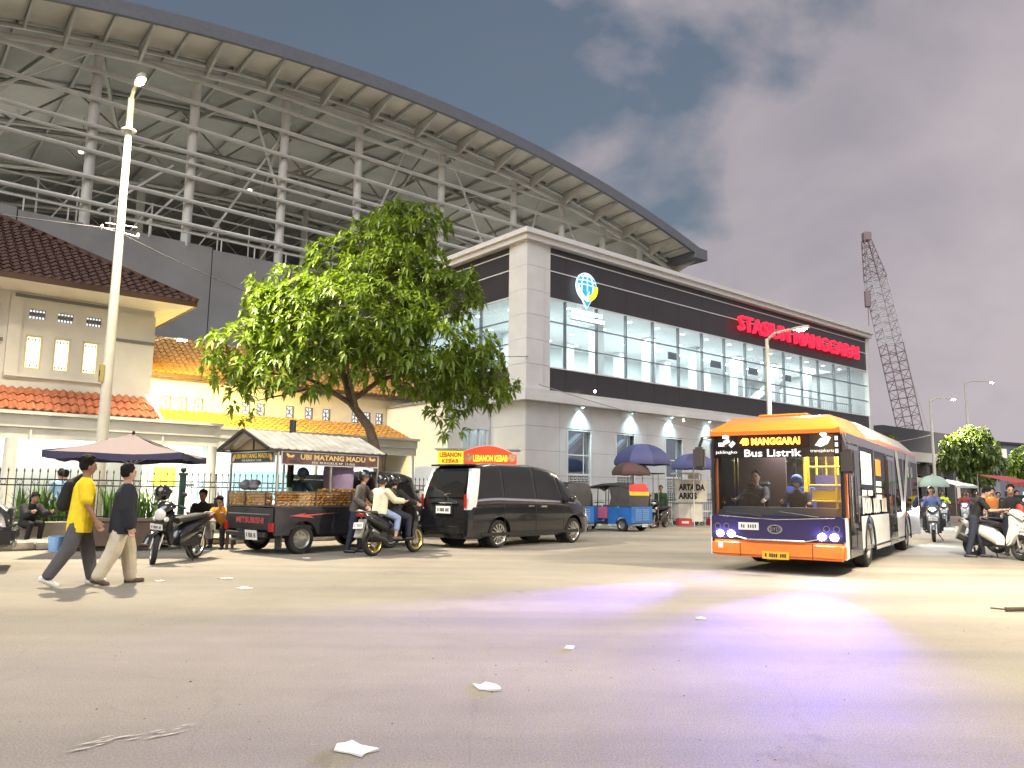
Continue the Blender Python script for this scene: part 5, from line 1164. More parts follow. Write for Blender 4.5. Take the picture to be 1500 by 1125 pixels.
for i in range(22):
    for z in range(5):
        for y in (-.89,-.80): potato((.09+i*.12+.03*(z%2),y+rnd.uniform(-.01,.01),ZC0+.045+.056*z),rnd.uniform(-.35,.35),rnd.uniform(-.2,.2))
for i in range(15):
    for z in range(5):
        for x in (.04,.14): potato((x,-.53+i*.099,ZC0+.045+.056*z),R(90)+rnd.uniform(-.9,.9),rnd.uniform(-.3,.3))
for i in range(60): potato((rnd.uniform(1.3,2.65),rnd.uniform(-.85,-.4),ZC1+rnd.uniform(.0,.05)),rnd.uniform(0,6),rnd.uniform(-.3,.3))
o=sp_.build('sweet_potatoes',M_POT,None,smooth=60); tag(o,'heaped roast sweet potatoes in glass cases along the truck','sweet potatoes',kind='stuff'); POT=o
# posts, sign boards, roof
for x in (.02,1.37,XF-.05):
    for y in (-.90,.90): bx('post',M_STEELR,tr,x-.02,x+.02,y-.02,y+.02,ZC1+.002 if y<0 else .6,2.2)
M_SGB=mat('sign_purple',(.06,.035,.09),.5,var=.6,scale=2.5,var2=(.17,.10,.08)); M_SGK=mat('sign_dark',(.03,.028,.02),.5); M_SGW=mat('sign_border',(.62,.58,.58),.5); M_LY=mat('sign_yellow',(.80,.58,.06),.5); M_LG=mat('sign_gold',(.75,.52,.2),.5); M_LW=mat('sign_white_ink',(.75,.74,.7),.5)
so_=bx('side_sign',M_SGW,tr,.06,XF-.08,-.955,-.935,1.86,2.15); bx('sign_face',M_SGB,so_,.09,XF-.11,-.962,-.956,1.885,2.125)
text('UBI MATANG MADU',M_LG,so_,(1.40,-.966,2.04),0,.155,.002,1.75,.004); text('PER BUNGKUS RP. 15.000',M_LW,so_,(1.40,-.966,1.925),0,.07,.002,1.15)
for x in (.25,2.45):
    for k in range(5): q=MB().ell((x+.05*math.cos(k*1.9),-.968,2.0+.05*math.sin(k*2.3)),(.09,.006,.035),8,6,Matrix.Rotation(k*.9,3,'Y')).build('printed_potato',M_LG if k%2 else mat('sign_brown',(.16,.06,.05),.6),so_)
ro_=bx('rear_sign',M_SGW,tr,-.03,-.01,-.84,.84,1.90,2.15); bx('sign_face',M_SGK,ro_,-.037,-.031,-.81,.81,1.92,2.13)
text('UBI MATANG MADU',M_LY,ro_,(-.042,0,2.055),REAR,.14,.002,1.3,.003); text('PER BUNGKUS 15.000',M_LW,ro_,(-.042,0,1.96),REAR,.06,.002,.75)
for sd in (-1,1): MB().ell((-.04,sd*.72,2.02),(.006,.05,.09),8,6,Matrix.Rotation(sd*.5,3,'X')).build('printed_potato',M_LG,ro_)
M_ZINC=mat('zinc_sheet',(.42,.42,.42),.38,metal=.4,var=.2,scale=3)
rf=MB(); X0,X1=-.28,XF+.12
for sd in (-1,1):
    n=46; P=[]
    for i in range(n+1):
        x=X0+(X1-X0)*i/n; b_=.012*math.sin(i*math.pi/1.5)
        P+=[(x,0,2.62+b_),(x,sd*1.0,2.20+b_),(x,sd*1.0,2.185+b_)]
    rf.add(P,[(3*i,3*i+1,3*i+4,3*i+3) for i in range(n)]+[(3*i+1,3*i+2,3*i+5,3*i+4) for i in range(n)])
rf.build('roof',M_ZINC,tr,fixn=False,smooth=60)
for sd in (-1,1): MB().bar((X0,0,2.6),(X0,sd*1.0,2.18),.05,.06).build('barge_board',M_BLKP,tr); MB().bar((X1,0,2.6),(X1,sd*1.0,2.18),.05,.06).build('barge_board',M_BLKP,tr); MB().bar((X0,sd*.985,2.165),(X1,sd*.985,2.165),.03,.03).build('eave_rail',M_BLKP,tr)
MB().prism([(0,2.16),(0,2.2)],0,1) if False else None
g_=MB(); g_.add([(.0,-.8,2.17),(.0,.8,2.17),(.0,0,2.5)],[(0,1,2)]); g_.build('gable_board',mat('gable_board',(.35,.29,.17),.7),tr,fixn=False); bx('king_post',M_BLKP,tr,-.02,.0,-.02,.02,2.17,2.5)
bx('tie_beam',M_BLKP,tr,-.02,.02,-.92,.92,2.152,2.19)
MB().cyl((1.25,.45,1.4),(1.25,.45,2.95),.075,n=12).build('flue_pipe',M_BLKP,tr)
POT.parent=None; POT.matrix_world=Matrix.Identity(4)
place(tr,(.70,-.92),(-4.40,16.6)); POT.location=tr.location; POT.rotation_euler=tr.rotation_euler
def on(o,x,y,z): r=o.rotation_euler.z; return (o.location.x+x*math.cos(r)-y*math.sin(r),o.location.y+x*math.sin(r)+y*math.cos(r),z)
# steamer drum wrapped in cloth, ice box
dr=MB().lathe([(.0,0),(.33,0),(.35,.12),(.34,.5),(.355,.9),(.33,1.12),(.0,1.14)],n=24).build('steamer_drum',mat('lilac_cloth',(.44,.36,.62),.75,var=.2,scale=3,bump=.6,bscale=6)); dr.location=on(tr,2.12,-.2,.86); tag(dr,'tall lilac wrapped steamer drum standing in the food truck','drum'); dr.data.polygons.foreach_set('use_smooth',[True]*len(dr.data.polygons))
ib=empty('ice_box',on(tr,1.9,.5,.98),R(50)); tag(ib,'pale mint ice box inside the food truck','box'); bx('body',mat('mint',(.48,.62,.58),.5),ib,-.55,.55,-.28,.28,0,.6,bevel=.04,seg=2,smooth=40); bx('lid',mat('mint2',(.58,.70,.66),.5),ib,-.57,.57,-.3,.3,.61,.72,bevel=.03,seg=2,smooth=40); bx('catch',M_BLKP,ib,.2,.27,-.32,-.29,.5,.66)
tb=empty('work_table',on(tr,1.4,.45,.60),R(50)); tag(tb,'wooden work shelf in the truck bed under the ice box','table'); bx('top',M_BW,tb,-.1,1.2,-.4,.42,.34,.375)
for x in (0,1.1):
    for y in (-.35,.35): bx('leg',M_BW,tb,x-.025,x+.025,y-.025,y+.025,0,.34)
sk_=MB(); 
for k in range(9): sk_.ell((random.uniform(-.5,.4),random.uniform(-.15,.15),.1+.06*(k%3)),(.2,.15,.11),10,7)
sk=remesh(sk_,'plastic_sacks',mat('grey_sack',(.16,.15,.17),.6,var=.3),.025,2); sk.scale=(.55,.7,.7); sk.rotation_euler=(0,0,R(-40)); sk.location=on(tr,.2,.45,1.33); tag(sk,'bundle of grey plastic sacks piled on the truck display case','sack')
person('vendor in dark blue shirt and cap behind the sweet potato display',on(tr,1.12,-.05,.6),28,1.66,lean=12,hipz=.46,L=(78,80,8),Rr=(78,80,8),LA=(35,14,40),RA_=(40,14,40),head=(12,-10),shirt=C_VEND,pants=C_DJ,skin=0,shoe=SH_B,vox=.014,loose=1.15,helmet=(mat('cap_blue',(.08,.14,.22),.7),None))
# ------------------------------------------------------------------ scooters
def prof(mb,poly,w0,bev=None): mb.prism(poly,-w0,w0); return mb
def scooter(label,loc,az,col,rim,lamp=False,group='scooters',trim=None,lean=0,plate_t='B 6273',steer=0,retro=False):
    e=empty('scooter',loc,R(90-az)); e.rotation_euler=(R(lean),0,R(90-az)); tag(e,label,'scooter',group); trim=trim or M_BLKP
    wheel(e,(-.63,0,.27),.27,.115,rim,5,.72,'bike'); wf=wheel(e,(.66,0,.27),.27,.095,rim,5,.74,'bike',rz=steer)
    b=MB()      # tail body: loft of rounded sections
    def loft(mb,st,n=14,p=.75):
        rs=[]
        for x,zc,hw,hh in st:
            ring=[]
            for j in range(n):
                a=2*math.pi*j/n; cs,sn=math.cos(a),math.sin(a); ring.append((x,hw*math.copysign(abs(cs)**p,cs),zc+hh*math.copysign(abs(sn)**p,sn)))
            rs.append(ring)
        mb.rings(rs); return mb
    loft(b,((-.98,.83,.03,.03),(-.9,.80,.09,.07),(-.65,.70,.14,.12),(-.35,.60,.165,.15),(-.05,.50,.16,.17),(.1,.40,.13,.14))).build('tail_body',col,e,smooth=50)
    loft(MB(),((-.80,.845,.08,.03),(-.6,.835,.125,.045),(-.3,.80,.135,.05),(-.02,.775,.12,.055),(.12,.755,.07,.05))).build('seat',M_BLKP,e,smooth=50)
    MB().prism([(.05,.25),(.45,.25),(.47,.30),(.05,.31)],-.15,.15).build('floorboard',trim,e,bevel=.02)
    MB().prism([(-.75,.27),(-.2,.25),(.05,.28),(.05,.42),(-.3,.48),(-.7,.42)],-.09,.09).build('engine',M_BLKP,e,bevel=.03)
    ap=MB(); ap.prism([(.38,.27),(.50,.36),(.62,.60),(.60,.80),(.50,.98),(.43,.98),(.44,.72),(.36,.42)],-.17,.17); ap.build('front_apron',col,e,bevel=.05,seg=2,smooth=50)
    loft(MB(),((.40,1.02,.14,.05),(.5,1.04,.17,.075),(.60,.99,.13,.08),(.66,.93,.06,.05))).build('headlight_cowl',col,e,smooth=50)
    fe_=MB(); arc=[R(a) for a in range(20,165,15)]; fe_.rings([[(.66+rr_*math.cos(a),y,.27+rr_*math.sin(a)) for rr_,y in ((.30,-.07),(.335,-.04),(.335,.04),(.30,.07))] for a in arc]); fe_.build('front_fender',col,e,smooth=50)
    for y in (-.075,.075): MB().tube([(.66,y,.27),(.52,y,.72)],.022,6).build('fork',M_STEELR,e)
    MB().tube([(.42,-.34,1.02),(.46,-.2,1.06),(.48,0,1.04),(.46,.2,1.06),(.42,.34,1.02)],.015,6).build('handlebar',M_BLKP,e)
    for y in (-1,1):
        MB().tube([(.41,y*.33,1.015),(.40,y*.22,1.05)],.022,6).build('grip',M_BLKP,e); MB().tube([(.45,y*.2,1.07),(.44,y*.26,1.22)],.008,4).build('mirror_stem',M_BLKP,e); MB().ell((.43,y*.28,1.26),(.02,.065,.045),8,6).build('mirror',M_BLKP,e,smooth=60)
        MB().ell((.60,y*.11,.80),(.06,.045,.05),8,6).build('indicator',M_CLENS,e,smooth=60)
    hl=MB().ell((.64,0,.985) if not retro else (.64,0,.88),(.045,.085,.05) if not retro else (.06,.11,.11),12,8).build('headlight',emis('scooter_lamp',(.9,.97,1.0),60) if lamp else M_CLENS,e,smooth=60)
    ex=MB(); ex.tube([(-.2,-.14,.26),(-.42,-.17,.27),(-.5,-.18,.30)],.02,6); ex.tube([(-.46,-.18,.29),(-.86,-.18,.42)],[.06,.065],12); ex.build('exhaust',M_BLKP,e,smooth=40)
    MB().tube([(-.62,-.15,.42),(-.8,-.18,.50)],.03,6).build('heat_shield',M_STEELR,e)
    MB().tube([(-.63,.10,.27),(-.66,.12,.62)],.02,6).build('shock',M_CHR,e); MB().tube([(-.8,-.1,.82),(-1.0,-.08,.88),(-1.02,0,.885),(-1.0,.08,.88),(-.8,.1,.82)],.014,6).build('grab_rail',M_STEELR,e)
    bx('tail_light',M_RLENS,e,-1.0,-.955,-.08,.08,.77,.83,bevel=.01); rfd=MB().prism([(-.93,.72),(-.87,.72),(-1.02,.36),(-1.08,.38)],-.08,.08).build('rear_fender',M_STEELR,e)
    plate(e,(-1.035,0,.60),REAR,.24,.12,plate_t,tilt=R(-14)) ; plate(e,(.70,0,.70) if not retro else (.70,0,.66),FRONT,.24,.1,plate_t,tilt=R(12))
    MB().tube([(-.15,.1,.27),(-.2,.26,.02)],.013,5).build('side_stand',M_BLKP,e)
    if lamp: l=lamp_light('SPOT','beam',(.72,0,.98),420,(.86,.96,1.0),e,rot=(0,R(-82),0),spot=R(70),blend=1.0,size=.05)
    return e
SCB=mat('scooter_black',(.014,.014,.015),.2,coat=1,var=.1); SCW=mat('scooter_white',(.70,.68,.63),.25,coat=.8); SCG=mat('scooter_grey',(.09,.10,.11),.25,coat=1); SCS=mat('scooter_silver',(.40,.40,.40),.3,coat=.6)
s1=scooter('black scooter with gold wheels carrying two riders beside the minivan',(-2.47,16.95,0),14,SCB,M_GOLD,plate_t='B 3582')
hx=R(90-14)
def ons(o,x,z): return (o.location.x+x*math.cos(o.rotation_euler.z),o.location.y+x*math.sin(o.rotation_euler.z),z)
s1.scale=(1.06,)*3; s1.location=(-2.50,16.9,0); s1.rotation_euler=(R(-3),0,R(90-32))
person('scooter driver in black jacket and helmet in front of cream-jacketed passenger',ons(s1,-.14,0),34,1.66,lean=10,hipz=.90,L=(72,78,12),Rr=(72,78,12),LA=(48,14,26),RA_=(48,14,26),head=(0,6),shirt=C_BLK,pants=C_DJ,skin=1,shoe=SH_B,sleeve='long',loose=1.15,helmet=(H_BLK,VIS),vox=.013)
person('man in grey hooded jacket and black helmet standing behind the scooter',(-3.38,17.15,0),96,1.78,lean=14,L=(6,4,4),Rr=(-6,6,4),LA=(30,12,30),RA_=(-6,36,62),head=(2,-6),shirt=C_GREYH,pants=C_DJ,skin=1,shoe=SH_B,sleeve='long',loose=1.2,helmet=(H_BLK,VIS),vox=.013)
person('rider in cream jacket and pale jeans on the back of the scooter',ons(s1,-.5,0),40,1.58,lean=6,hipz=.93,L=(74,84,16),Rr=(66,78,16),LA=(40,14,40),RA_=(42,14,44),head=(2,-4),shirt=C_CRMJ,pants=C_JEAN,skin=1,shoe=SH_N,sleeve='long',loose=1.3,helmet=(H_BLK,VIS),vox=.013,leg='crop')
s0=scooter('black motorbike with chrome headlight parked behind the walkers',(0,0,0),215,SCB,M_ALLOY,plate_t='B 6108 UJ',retro=True,steer=R(38)); s0.location=(-6.25,14.66,0); s0.rotation_euler=(R(-5),0,R(90-190))
hm=MB(); hm.ell((0,0,.14),(.15,.13,.15),16,10); hmo=hm.build('helmet',H_BLK,None,smooth=60); hmo.location=(-6.40,14.3,1.12); tag(hmo,'glossy black helmet hung on the parked motorbike mirror','helmet'); MB().ell((.07,0,.16),(.1,.115,.07),10,8).build('visor',M_AGLASS,hmo,smooth=60)
s3=scooter('white and black scooter parked with a man leaning on it',(0,0,0),150,SCW,M_BLKP,plate_t='B 4417'); s3.location=(11.0,17.75,0); s3.rotation_euler=(R(-5),0,R(90-165))
person('man in black t-shirt bending over the white parked scooter',(10.72,18.05,0),120,1.68,lean=24,L=(14,8,4),Rr=(-8,6,4),LA=(35,10,50),RA_=(35,10,60),head=(25,0),shirt=C_BLK,pants=C_DJ,skin=1,shoe=SH_B,vox=.015)
person('man in black t-shirt holding a red bag beyond the white scooter',(11.95,18.6,0),200,1.66,lean=6,L=(3,2,4),Rr=(-3,3,4),LA=(10,10,60),RA_=(15,10,70),head=(10,0),shirt=C_BLK,pants=C_DJ,skin=0,shoe=SH_B,vox=.016)
bgm=MB(); bgm.cap((0,0,0),(0,0,.22),.11,.09); bgo2=remesh(bgm,'red_bag',mat('bag_red',(.42,.05,.03),.6),.015,2); bgo2.location=(11.95,18.25,.92); tag(bgo2,'bright red bag held by the man beyond the white scooter','bag')
s4=scooter('black scooter standing close behind the white parked one',(0,0,0),170,SCB,M_BLKP,plate_t='B 3390'); s4.location=(12.4,18.9,0); s4.rotation_euler=(R(-5),0,R(90-150))
def rider_set(loc,az,col,shirt,pass_shirt,lab1,lab2,lab3,helm):
    s=scooter(lab1,loc,az,col,M_BLKP,lamp=True,group='oncoming scooters',plate_t='B 5620')
    person(lab2,ons(s,-.22,0),az,1.68,lean=6,hipz=.88,L=(72,80,10),Rr=(72,80,10),LA=(48,14,28),RA_=(48,14,28),head=(0,0),shirt=shirt,pants=C_DJ,skin=0,shoe=SH_B,sleeve='long',helmet=helm,vox=.017,parts=False)
    if pass_shirt: person(lab3,ons(s,-.60,0),az,1.62,lean=2,hipz=.92,L=(70,80,18),Rr=(70,80,18),LA=(40,14,30),RA_=(40,14,30),head=(0,14),shirt=pass_shirt,pants=C_DJ,skin=0,shoe=SH_B,sleeve='long',helmet=(H_RED,VIS),vox=.018,parts=False)
    return s
rider_set((13.16,24.3,0),208,SCG,C_BLU,C_RED,'dark grey scooter with bright headlight following the bus','rider in blue jacket on the dark grey scooter','passenger in red top behind the blue-jacketed rider',(H_BLK,VIS))
rider_set((20.3,36.5,0),208,SCG,C_LIME,None,'dark oncoming scooter ridden by the one in a lime vest','rider in lime yellow vest on an oncoming scooter','',(H_BLK,VIS))
rider_set((22.2,38.0,0),212,SCS,C_RED,None,'silver oncoming scooter with bright headlight near far stalls','rider in red brown jacket on the silver oncoming scooter','',(H_RED,VIS))
rider_set((17.3,35.0,0),208,SCS,C_WHT,None,'pale oncoming scooter passing just behind the bus tail','rider in white shirt passing just behind the bus tail','',(H_BLU,VIS))
rider_set((24.6,41.0,0),210,SCB,C_GREYH,None,'black oncoming scooter beside the pale green umbrella','rider in grey jacket on the black oncoming scooter','',(H_BLK,VIS))
rider_set((28.6,45.5,0),212,SCW,C_BLU,None,'white oncoming scooter far along the road by the red awning','rider in blue jacket on the white oncoming scooter','',(H_BLK,VIS))
# ------------------------------------------------------------------ blue three-wheelers
M_BJ=mat('bajaj_blue',(.03,.15,.46),.4,coat=.3,var=.2,scale=3); M_CNV=mat('grey_canvas',(.075,.07,.07),.75,var=.25,scale=3,bump=.5,bscale=8); M_RS=mat('stripe_red',(.55,.04,.035),.6); M_YS=mat('stripe_yellow',(.75,.52,.04),.6)
def bajaj(label,loc,az,stripes=True):
    e=empty('three_wheeler',loc,R(90-az)); tag(e,label,'three-wheeler','blue three-wheelers')
    W=.62
    for sd in (-1,1):
        arch=[(.42+.27*math.cos(R(a)),.24+.27*math.sin(R(a))) for a in range(180,-1,-20)]
        MB().prism([(.0,.26)]+[(x,max(z,.26)) for x,z in arch]+[(1.02,.26),(1.02,.86),(.0,.86)],sd*W-.02,sd*W+.02).build('rear_side',M_BJ,e)
        MB().prism([(1.55,.26),(2.15,.28),(2.28,.5),(2.2,.92),(1.55,.86)],sd*W*.9-.02,sd*W*.9+.02).build('front_side',M_BJ,e)
        bx('step',M_BLKP,e,1.02,1.56,sd*W-.03,sd*W+.03,.24,.32); bx('low_door',mat('door_pink',(.45,.12,.22),.5) if sd>0 else M_BJ,e,1.06,1.5,sd*W-.015,sd*W+.015,.45,.86)
        for x,zt in ((1.04,1.62),(1.55,1.62),(2.12,1.5)): MB().tube([(x,sd*W*.97,.86),(x-.02,sd*W*.93,zt)],.018,5).build('post',M_BLKP,e)
        wheel(e,(.42,sd*.55,.235),.235,.14,M_STEELR,6,.55,'steel',rz=0 if sd<0 else math.pi); bx('mud_flap',mat('flap',(.3,.3,.3),.7),e,.10,.12,min(sd*.45,sd*.62),max(sd*.45,sd*.62),.1,.3); MB().box(-.02,.0,min(sd*.5,sd*.6),max(sd*.5,sd*.6),.6,.72).build('tail_lamp',M_RLENS,e)
        cv=MB(); cv.prism([(.02,.88),(1.0,.88),(.9,1.2),(.98,1.58),(.2,1.62),(.06,1.3)],sd*W*.97-.015,sd*W*.97+.015); cv.build('canvas_side',M_CNV,e)
    bx('rear_panel',M_BJ,e,-.03,.0,-W,W,.30,.88,bevel=.01); bx('floor',M_BLKP,e,.0,2.1,-W*.9,W*.9,.26,.31); bx('rear_bumper',M_STEELR,e,-.14,-.06,-.5,.5,.22,.28); plate(e,(-.15,.0,.22),REAR,.3,.1,'B 2218')
    for i in range(3):
        for j in range(2):
            for k in range(2): bx('vent_slat',mat('vent_pale',(.18,.33,.55),.5),e,-.045,-.031,-.05-.33*j+.05,.2-.33*j+.05,.42+.07*(i+3*k),.465+.07*(i+3*k)) if False else None
    for i in range(6): bx('vent_slat',mat('vent_pale',(.18,.33,.55),.5),e,-.045,-.031,-.40,-.02,.40+.072*i,.435+.072*i); bx('vent_slat',MATS['vent_pale'],e,-.045,-.031,.04,.40,.40+.072*i,.435+.072*i)
    # rounded canvas back
    st_=[(.0,.89,.59,M_CNV),(-.03,1.25,.575,M_CNV)]
    def band(z0,z1,m,nm):
        b=MB(); P=[]; n=9
        for z in (z0,(z0+z1)/2,z1):
            u=(z-.89)/.8; wq=.60-.10*max(0,u-.5)**2*4; dx=-.05*math.sin(u*2.2)+.20*max(0,u-.6)
            for j in range(n):
                y=-wq+2*wq*j/(n-1); P.append((dx+.06*(y/wq)**4*2,y,z+.05*(1-(y/wq)**2)*(1 if u>.7 else 0)))
        b.add(P,[(i*n+j,i*n+j+1,(i+1)*n+j+1,(i+1)*n+j) for i in range(2) for j in range(n-1)]); b.build(nm,m,e,fixn=False,smooth=60)
    band(.89,1.28,M_CNV,'canvas_back'); band(1.28,1.42,M_YS if stripes else M_CNV,'canvas_band'); band(1.42,1.66,M_RS if stripes else M_CNV,'canvas_band')
    rf=MB(); P=[]; xs=[.12,.5,1.0,1.5,2.0,2.25]; n=9
    for x,zz in zip(xs,(1.63,1.72,1.74,1.72,1.64,1.52)):
        for j in range(n): y=-.64+1.28*j/(n-1); P.append((x,y,zz-.10*(y/.64)**4))
    rf.add(P,[(i*n+j,i*n+j+1,(i+1)*n+j+1,(i+1)*n+j) for i in range(5) for j in range(n-1)]); rf.build('canvas_roof',mat('black_canvas',(.02,.02,.02),.7,var=.3),e,fixn=False,smooth=60)
    bx('rear_seat',M_BLKP,e,.25,.8,-.5,.5,.5,.66,bevel=.04); bx('seat_back',M_BLKP,e,.18,.3,-.5,.5,.66,1.05,bevel=.04); bx('driver_seat',M_BLKP,e,1.35,1.6,-.22,.22,.55,.68,bevel=.03)
    MB().prism([(2.15,.28),(2.4,.45),(2.42,.75),(2.2,.92)],-.52,.52).build('nose',M_BJ,e,bevel=.05,seg=2); MB().quad((2.22,-.5,.93),(2.22,.5,.93),(2.08,.5,1.55),(2.08,-.5,1.55)).build('windscreen',M_CASE,e,fixn=False)
    wheel(e,(2.35,0,.235),.235,.12,M_STEELR,6,.55,'steel'); MB().ell((2.44,0,.66),(.05,.1,.1),10,8).build('headlight',M_CLENS,e)
    MB().tube([(1.95,-.3,1.0),(1.9,0,1.02),(1.95,.3,1.0)],.016,5).build('handlebar',M_BLKP,e)
    return e
bj=bajaj('blue three-wheeler with red and yellow striped canvas back',(0,0,0),-44); place(bj,(.42,.6),(4.0,28.0))
bj2=bajaj('second blue three-wheeler parked between the minivan and striped one',(0,0,0),-40,False); place(bj2,(.42,.6),(1.75,27.2))
sm=scooter('dark scooter parked between the striped three-wheeler and drinks cart',(0,0,0),200,SCB,M_ALLOY); sm.location=(5.95,31.4,0); sm.rotation_euler=(R(-6),0,R(90-215))
# ================================================================== electric city bus
bu=empty('city_bus',(0,0,0),R(90-213.5)); tag(bu,'orange and white electric city bus with blue headlights','bus')
M_ORG=mat('bus_orange',(.80,.20,.025),.3,coat=.7,var=.05,scale=1.5); M_BWH=mat('bus_white',(.62,.63,.64),.35,coat=.4,var=.07,scale=1.2); M_BBK=mat('bus_black',(.012,.012,.016),.18,coat=1); M_BGL=glass('bus_glass',(.80,.82,.82),.90); M_BGD=glass('bus_side_glass',(.20,.21,.23),.90); M_NAVYP=mat('bus_navy_lit',(.026,.018,.085),.2,coat=1)  # navy front panel has the headlights' violet-blue cast mixed into its colour
BW,BL,BH=1.15,11.0,2.82
# local frame: +X is the front of the bus (x=0 front face, body runs to x=-BL); the door side is local +Y
def sidepoly(sd):
    p=[(-BL,.30)]
    for cx in (-8.2,-2.45):
        p+=[(cx+.56*math.cos(R(a)),max(.30,.40+.56*math.sin(R(a)))) for a in range(180,-1,-12)]
    p+=[(-.02,.28),(-.02,.98),(-BL,.98)]
    return p
for sd in (-1,1):
    MB().prism(sidepoly(sd),sd*BW-.03,sd*BW+.0).build('lower_side',M_BWH,bu)
    bx('cant_rail',M_BBK,bu,-BL+.05,-.1,min(sd*BW,sd*(BW-.05)),max(sd*BW,sd*(BW-.05)),2.30,2.46)
    # window posts and panes
    xs=[-.12,-1.55,-3.35,-5.0,-6.3,-7.9,-9.4,-BL+.08]
    for i,x in enumerate(xs): bx('window_post',M_BBK,bu,x-.06,x+.06,min(sd*BW,sd*(BW-.05)),max(sd*BW,sd*(BW-.05)),.982,2.298)
    for a,b in zip(xs,xs[1:]): bx('side_window',M_BGD,bu,b+.06,a-.06,min(sd*(BW-.005),sd*(BW-.02)),max(sd*(BW-.005),sd*(BW-.02)),.985,2.295)
    for cx in (-8.2,-2.45):
        wheel(bu,(cx,sd*(BW-.17),.44),.44,.27,M_STEELR,8,.6,'steel',rz=0 if sd<0 else math.pi)
        MB().tube([(cx+.57*math.cos(R(a)),sd*(BW+.003),.40+.57*math.sin(R(a))) for a in range(190,-11,-10)],.022,5).build('arch_trim',M_BBK,bu)
    bx('skirt_trim',mat('skirt_grey',(.4,.4,.4),.5),bu,-7.5,-3.1,min(sd*BW,sd*(BW+.012)),max(sd*BW,sd*(BW+.012)),.30,.36)
# roof: orange cap with chamfered sides, raised battery fairing behind
def roofsec(x,zt,inset,zs=2.46): return [(x,-BW,zs),(x,-BW+.02,zs+.10),(x,-BW+inset,zt),(x,BW-inset,zt),(x,BW-.02,zs+.10),(x,BW,zs)]
r_=MB(); r_.rings([roofsec(.03,2.50,.10,2.43),roofsec(-.12,2.66,.22,2.44),roofsec(-.55,2.80,.28),roofsec(-2.0,2.83,.26),roofsec(-2.6,2.83,.26)]); r_.build('roof_cap',M_ORG,bu,smooth=35)
r_=MB(); r_.rings([roofsec(-2.6,2.84,.27),roofsec(-3.4,2.88,.3),roofsec(-9.8,2.88,.3),roofsec(-BL,2.74,.25)]); r_.build('roof_fairing',mat('roof_pale',(.62,.56,.50),.4,var=.1),bu,smooth=35)
for sd in (-1,1):
    q=MB(); q.add([(-2.0,sd*(BW+.004),2.47),(-10.9,sd*(BW+.004),2.47),(-10.9,sd*(BW-.012),2.56),(-4.6,sd*(BW-.012),2.56),(-2.6,sd*(BW-.24),2.82)],[(0,1,2,3,4)]); q.build('orange_stripe',M_ORG,bu,fixn=False)
bx('roof_hatch',M_ORG,bu,-1.6,-.75,-.45,.45,2.82,2.87,bevel=.02)
# front face
bx('bumper',M_ORG,bu,-.12,.06,-BW,BW,.26,.55,bevel=.05,seg=3,smooth=40)
for y in (-.62,.62): bx('bumper_seam',M_BBK,bu,.055,.063,y-.006,y+.006,.27,.54)
bx('front_panel',M_NAVYP,bu,-.10,.045,-BW+.002,BW-.002,.552,1.0,bevel=.03,seg=2,smooth=40)
MB().tube([(.055,-.72,.62),(.06,-.5,.57),(.06,.5,.57),(.055,.72,.62)],.016,6).build('chrome_line',M_CHR,bu); MB().tube([(.05,-1.0,.98),(.055,0,.93),(.05,1.0,.98)],.01,5).build('chrome_line',M_CHR,bu)
lg_=MB().lathe([(.10,0),(.13,0),(.13,.012),(.10,.012)],(.048,0,.76),24,Matrix.Diagonal((1,1.0,1)).to_3x3()@Matrix.Rotation(R(90),3,'Y')); lg_.v=[(x,y*1.0,.76+(z-.76)*.62) for x,y,z in lg_.v]; lo_=lg_.build('emblem',M_CHR,bu); text('BYD',M_CHR,lo_,(.056,0,.76),FRONT,.10,.004,.16)
plate(bu,(.056,-.46,.80),FRONT,.36,.13,'TJ 0218'); plate(bu,(.072,.0,.31),FRONT,.46,.13,'B 7124 TGE',m=mat('plate_yellow',(.75,.42,.02),.5)); bx('fleet_sticker',M_PLATE,bu,.062,.066,-1.02,-.93,.40,.50)
# headlights, blue-white
M_HLB=emis('bus_lamp',(.62,.60,1.0),130)
for sd in (-1,1):
    cl=MB(); cl.prism([(-.42*1,.56),(.42,.56),(.40,.82),(-.30,.74)],0,.01) if False else None
    h_=MB(); h_.add([(.047,sd*.62,.60),(.05,sd*1.10,.60),(.03,sd*1.13,.86),(.047,sd*.80,.80)],[(0,1,2,3)]); hs_=h_.build('headlight',M_BBK,bu,fixn=False)
    for y,m in ((.78,M_HLB),(.98,M_HLB)): MB().ell((.06,sd*y,.655),(.03,.065,.058),12,8).build('lens',m,hs_,smooth=60)
    for y in (.86,1.02): MB().lathe([(.045,0),(.055,0),(.055,.01),(.045,.01)],(.052,sd*y,.79),12,Matrix.Rotation(R(90),3,'Y')).build('lamp_ring',M_CHR,hs_)
    l=lamp_light('SPOT','headlight_beam',(.12,sd*.88,.655),150,(.19,.11,1.0),bu,spot=R(80),blend=1.0,size=.07); aim(l,(1,sd*.10-.05,-.10))
    l=lamp_light('SPOT','headlight_high_beam',(.12,sd*.80,.66),9000,(.20,.12,1.0),bu,spot=R(33),blend=1.0,size=.07); aim(l,(1,sd*.10+.02,.0))
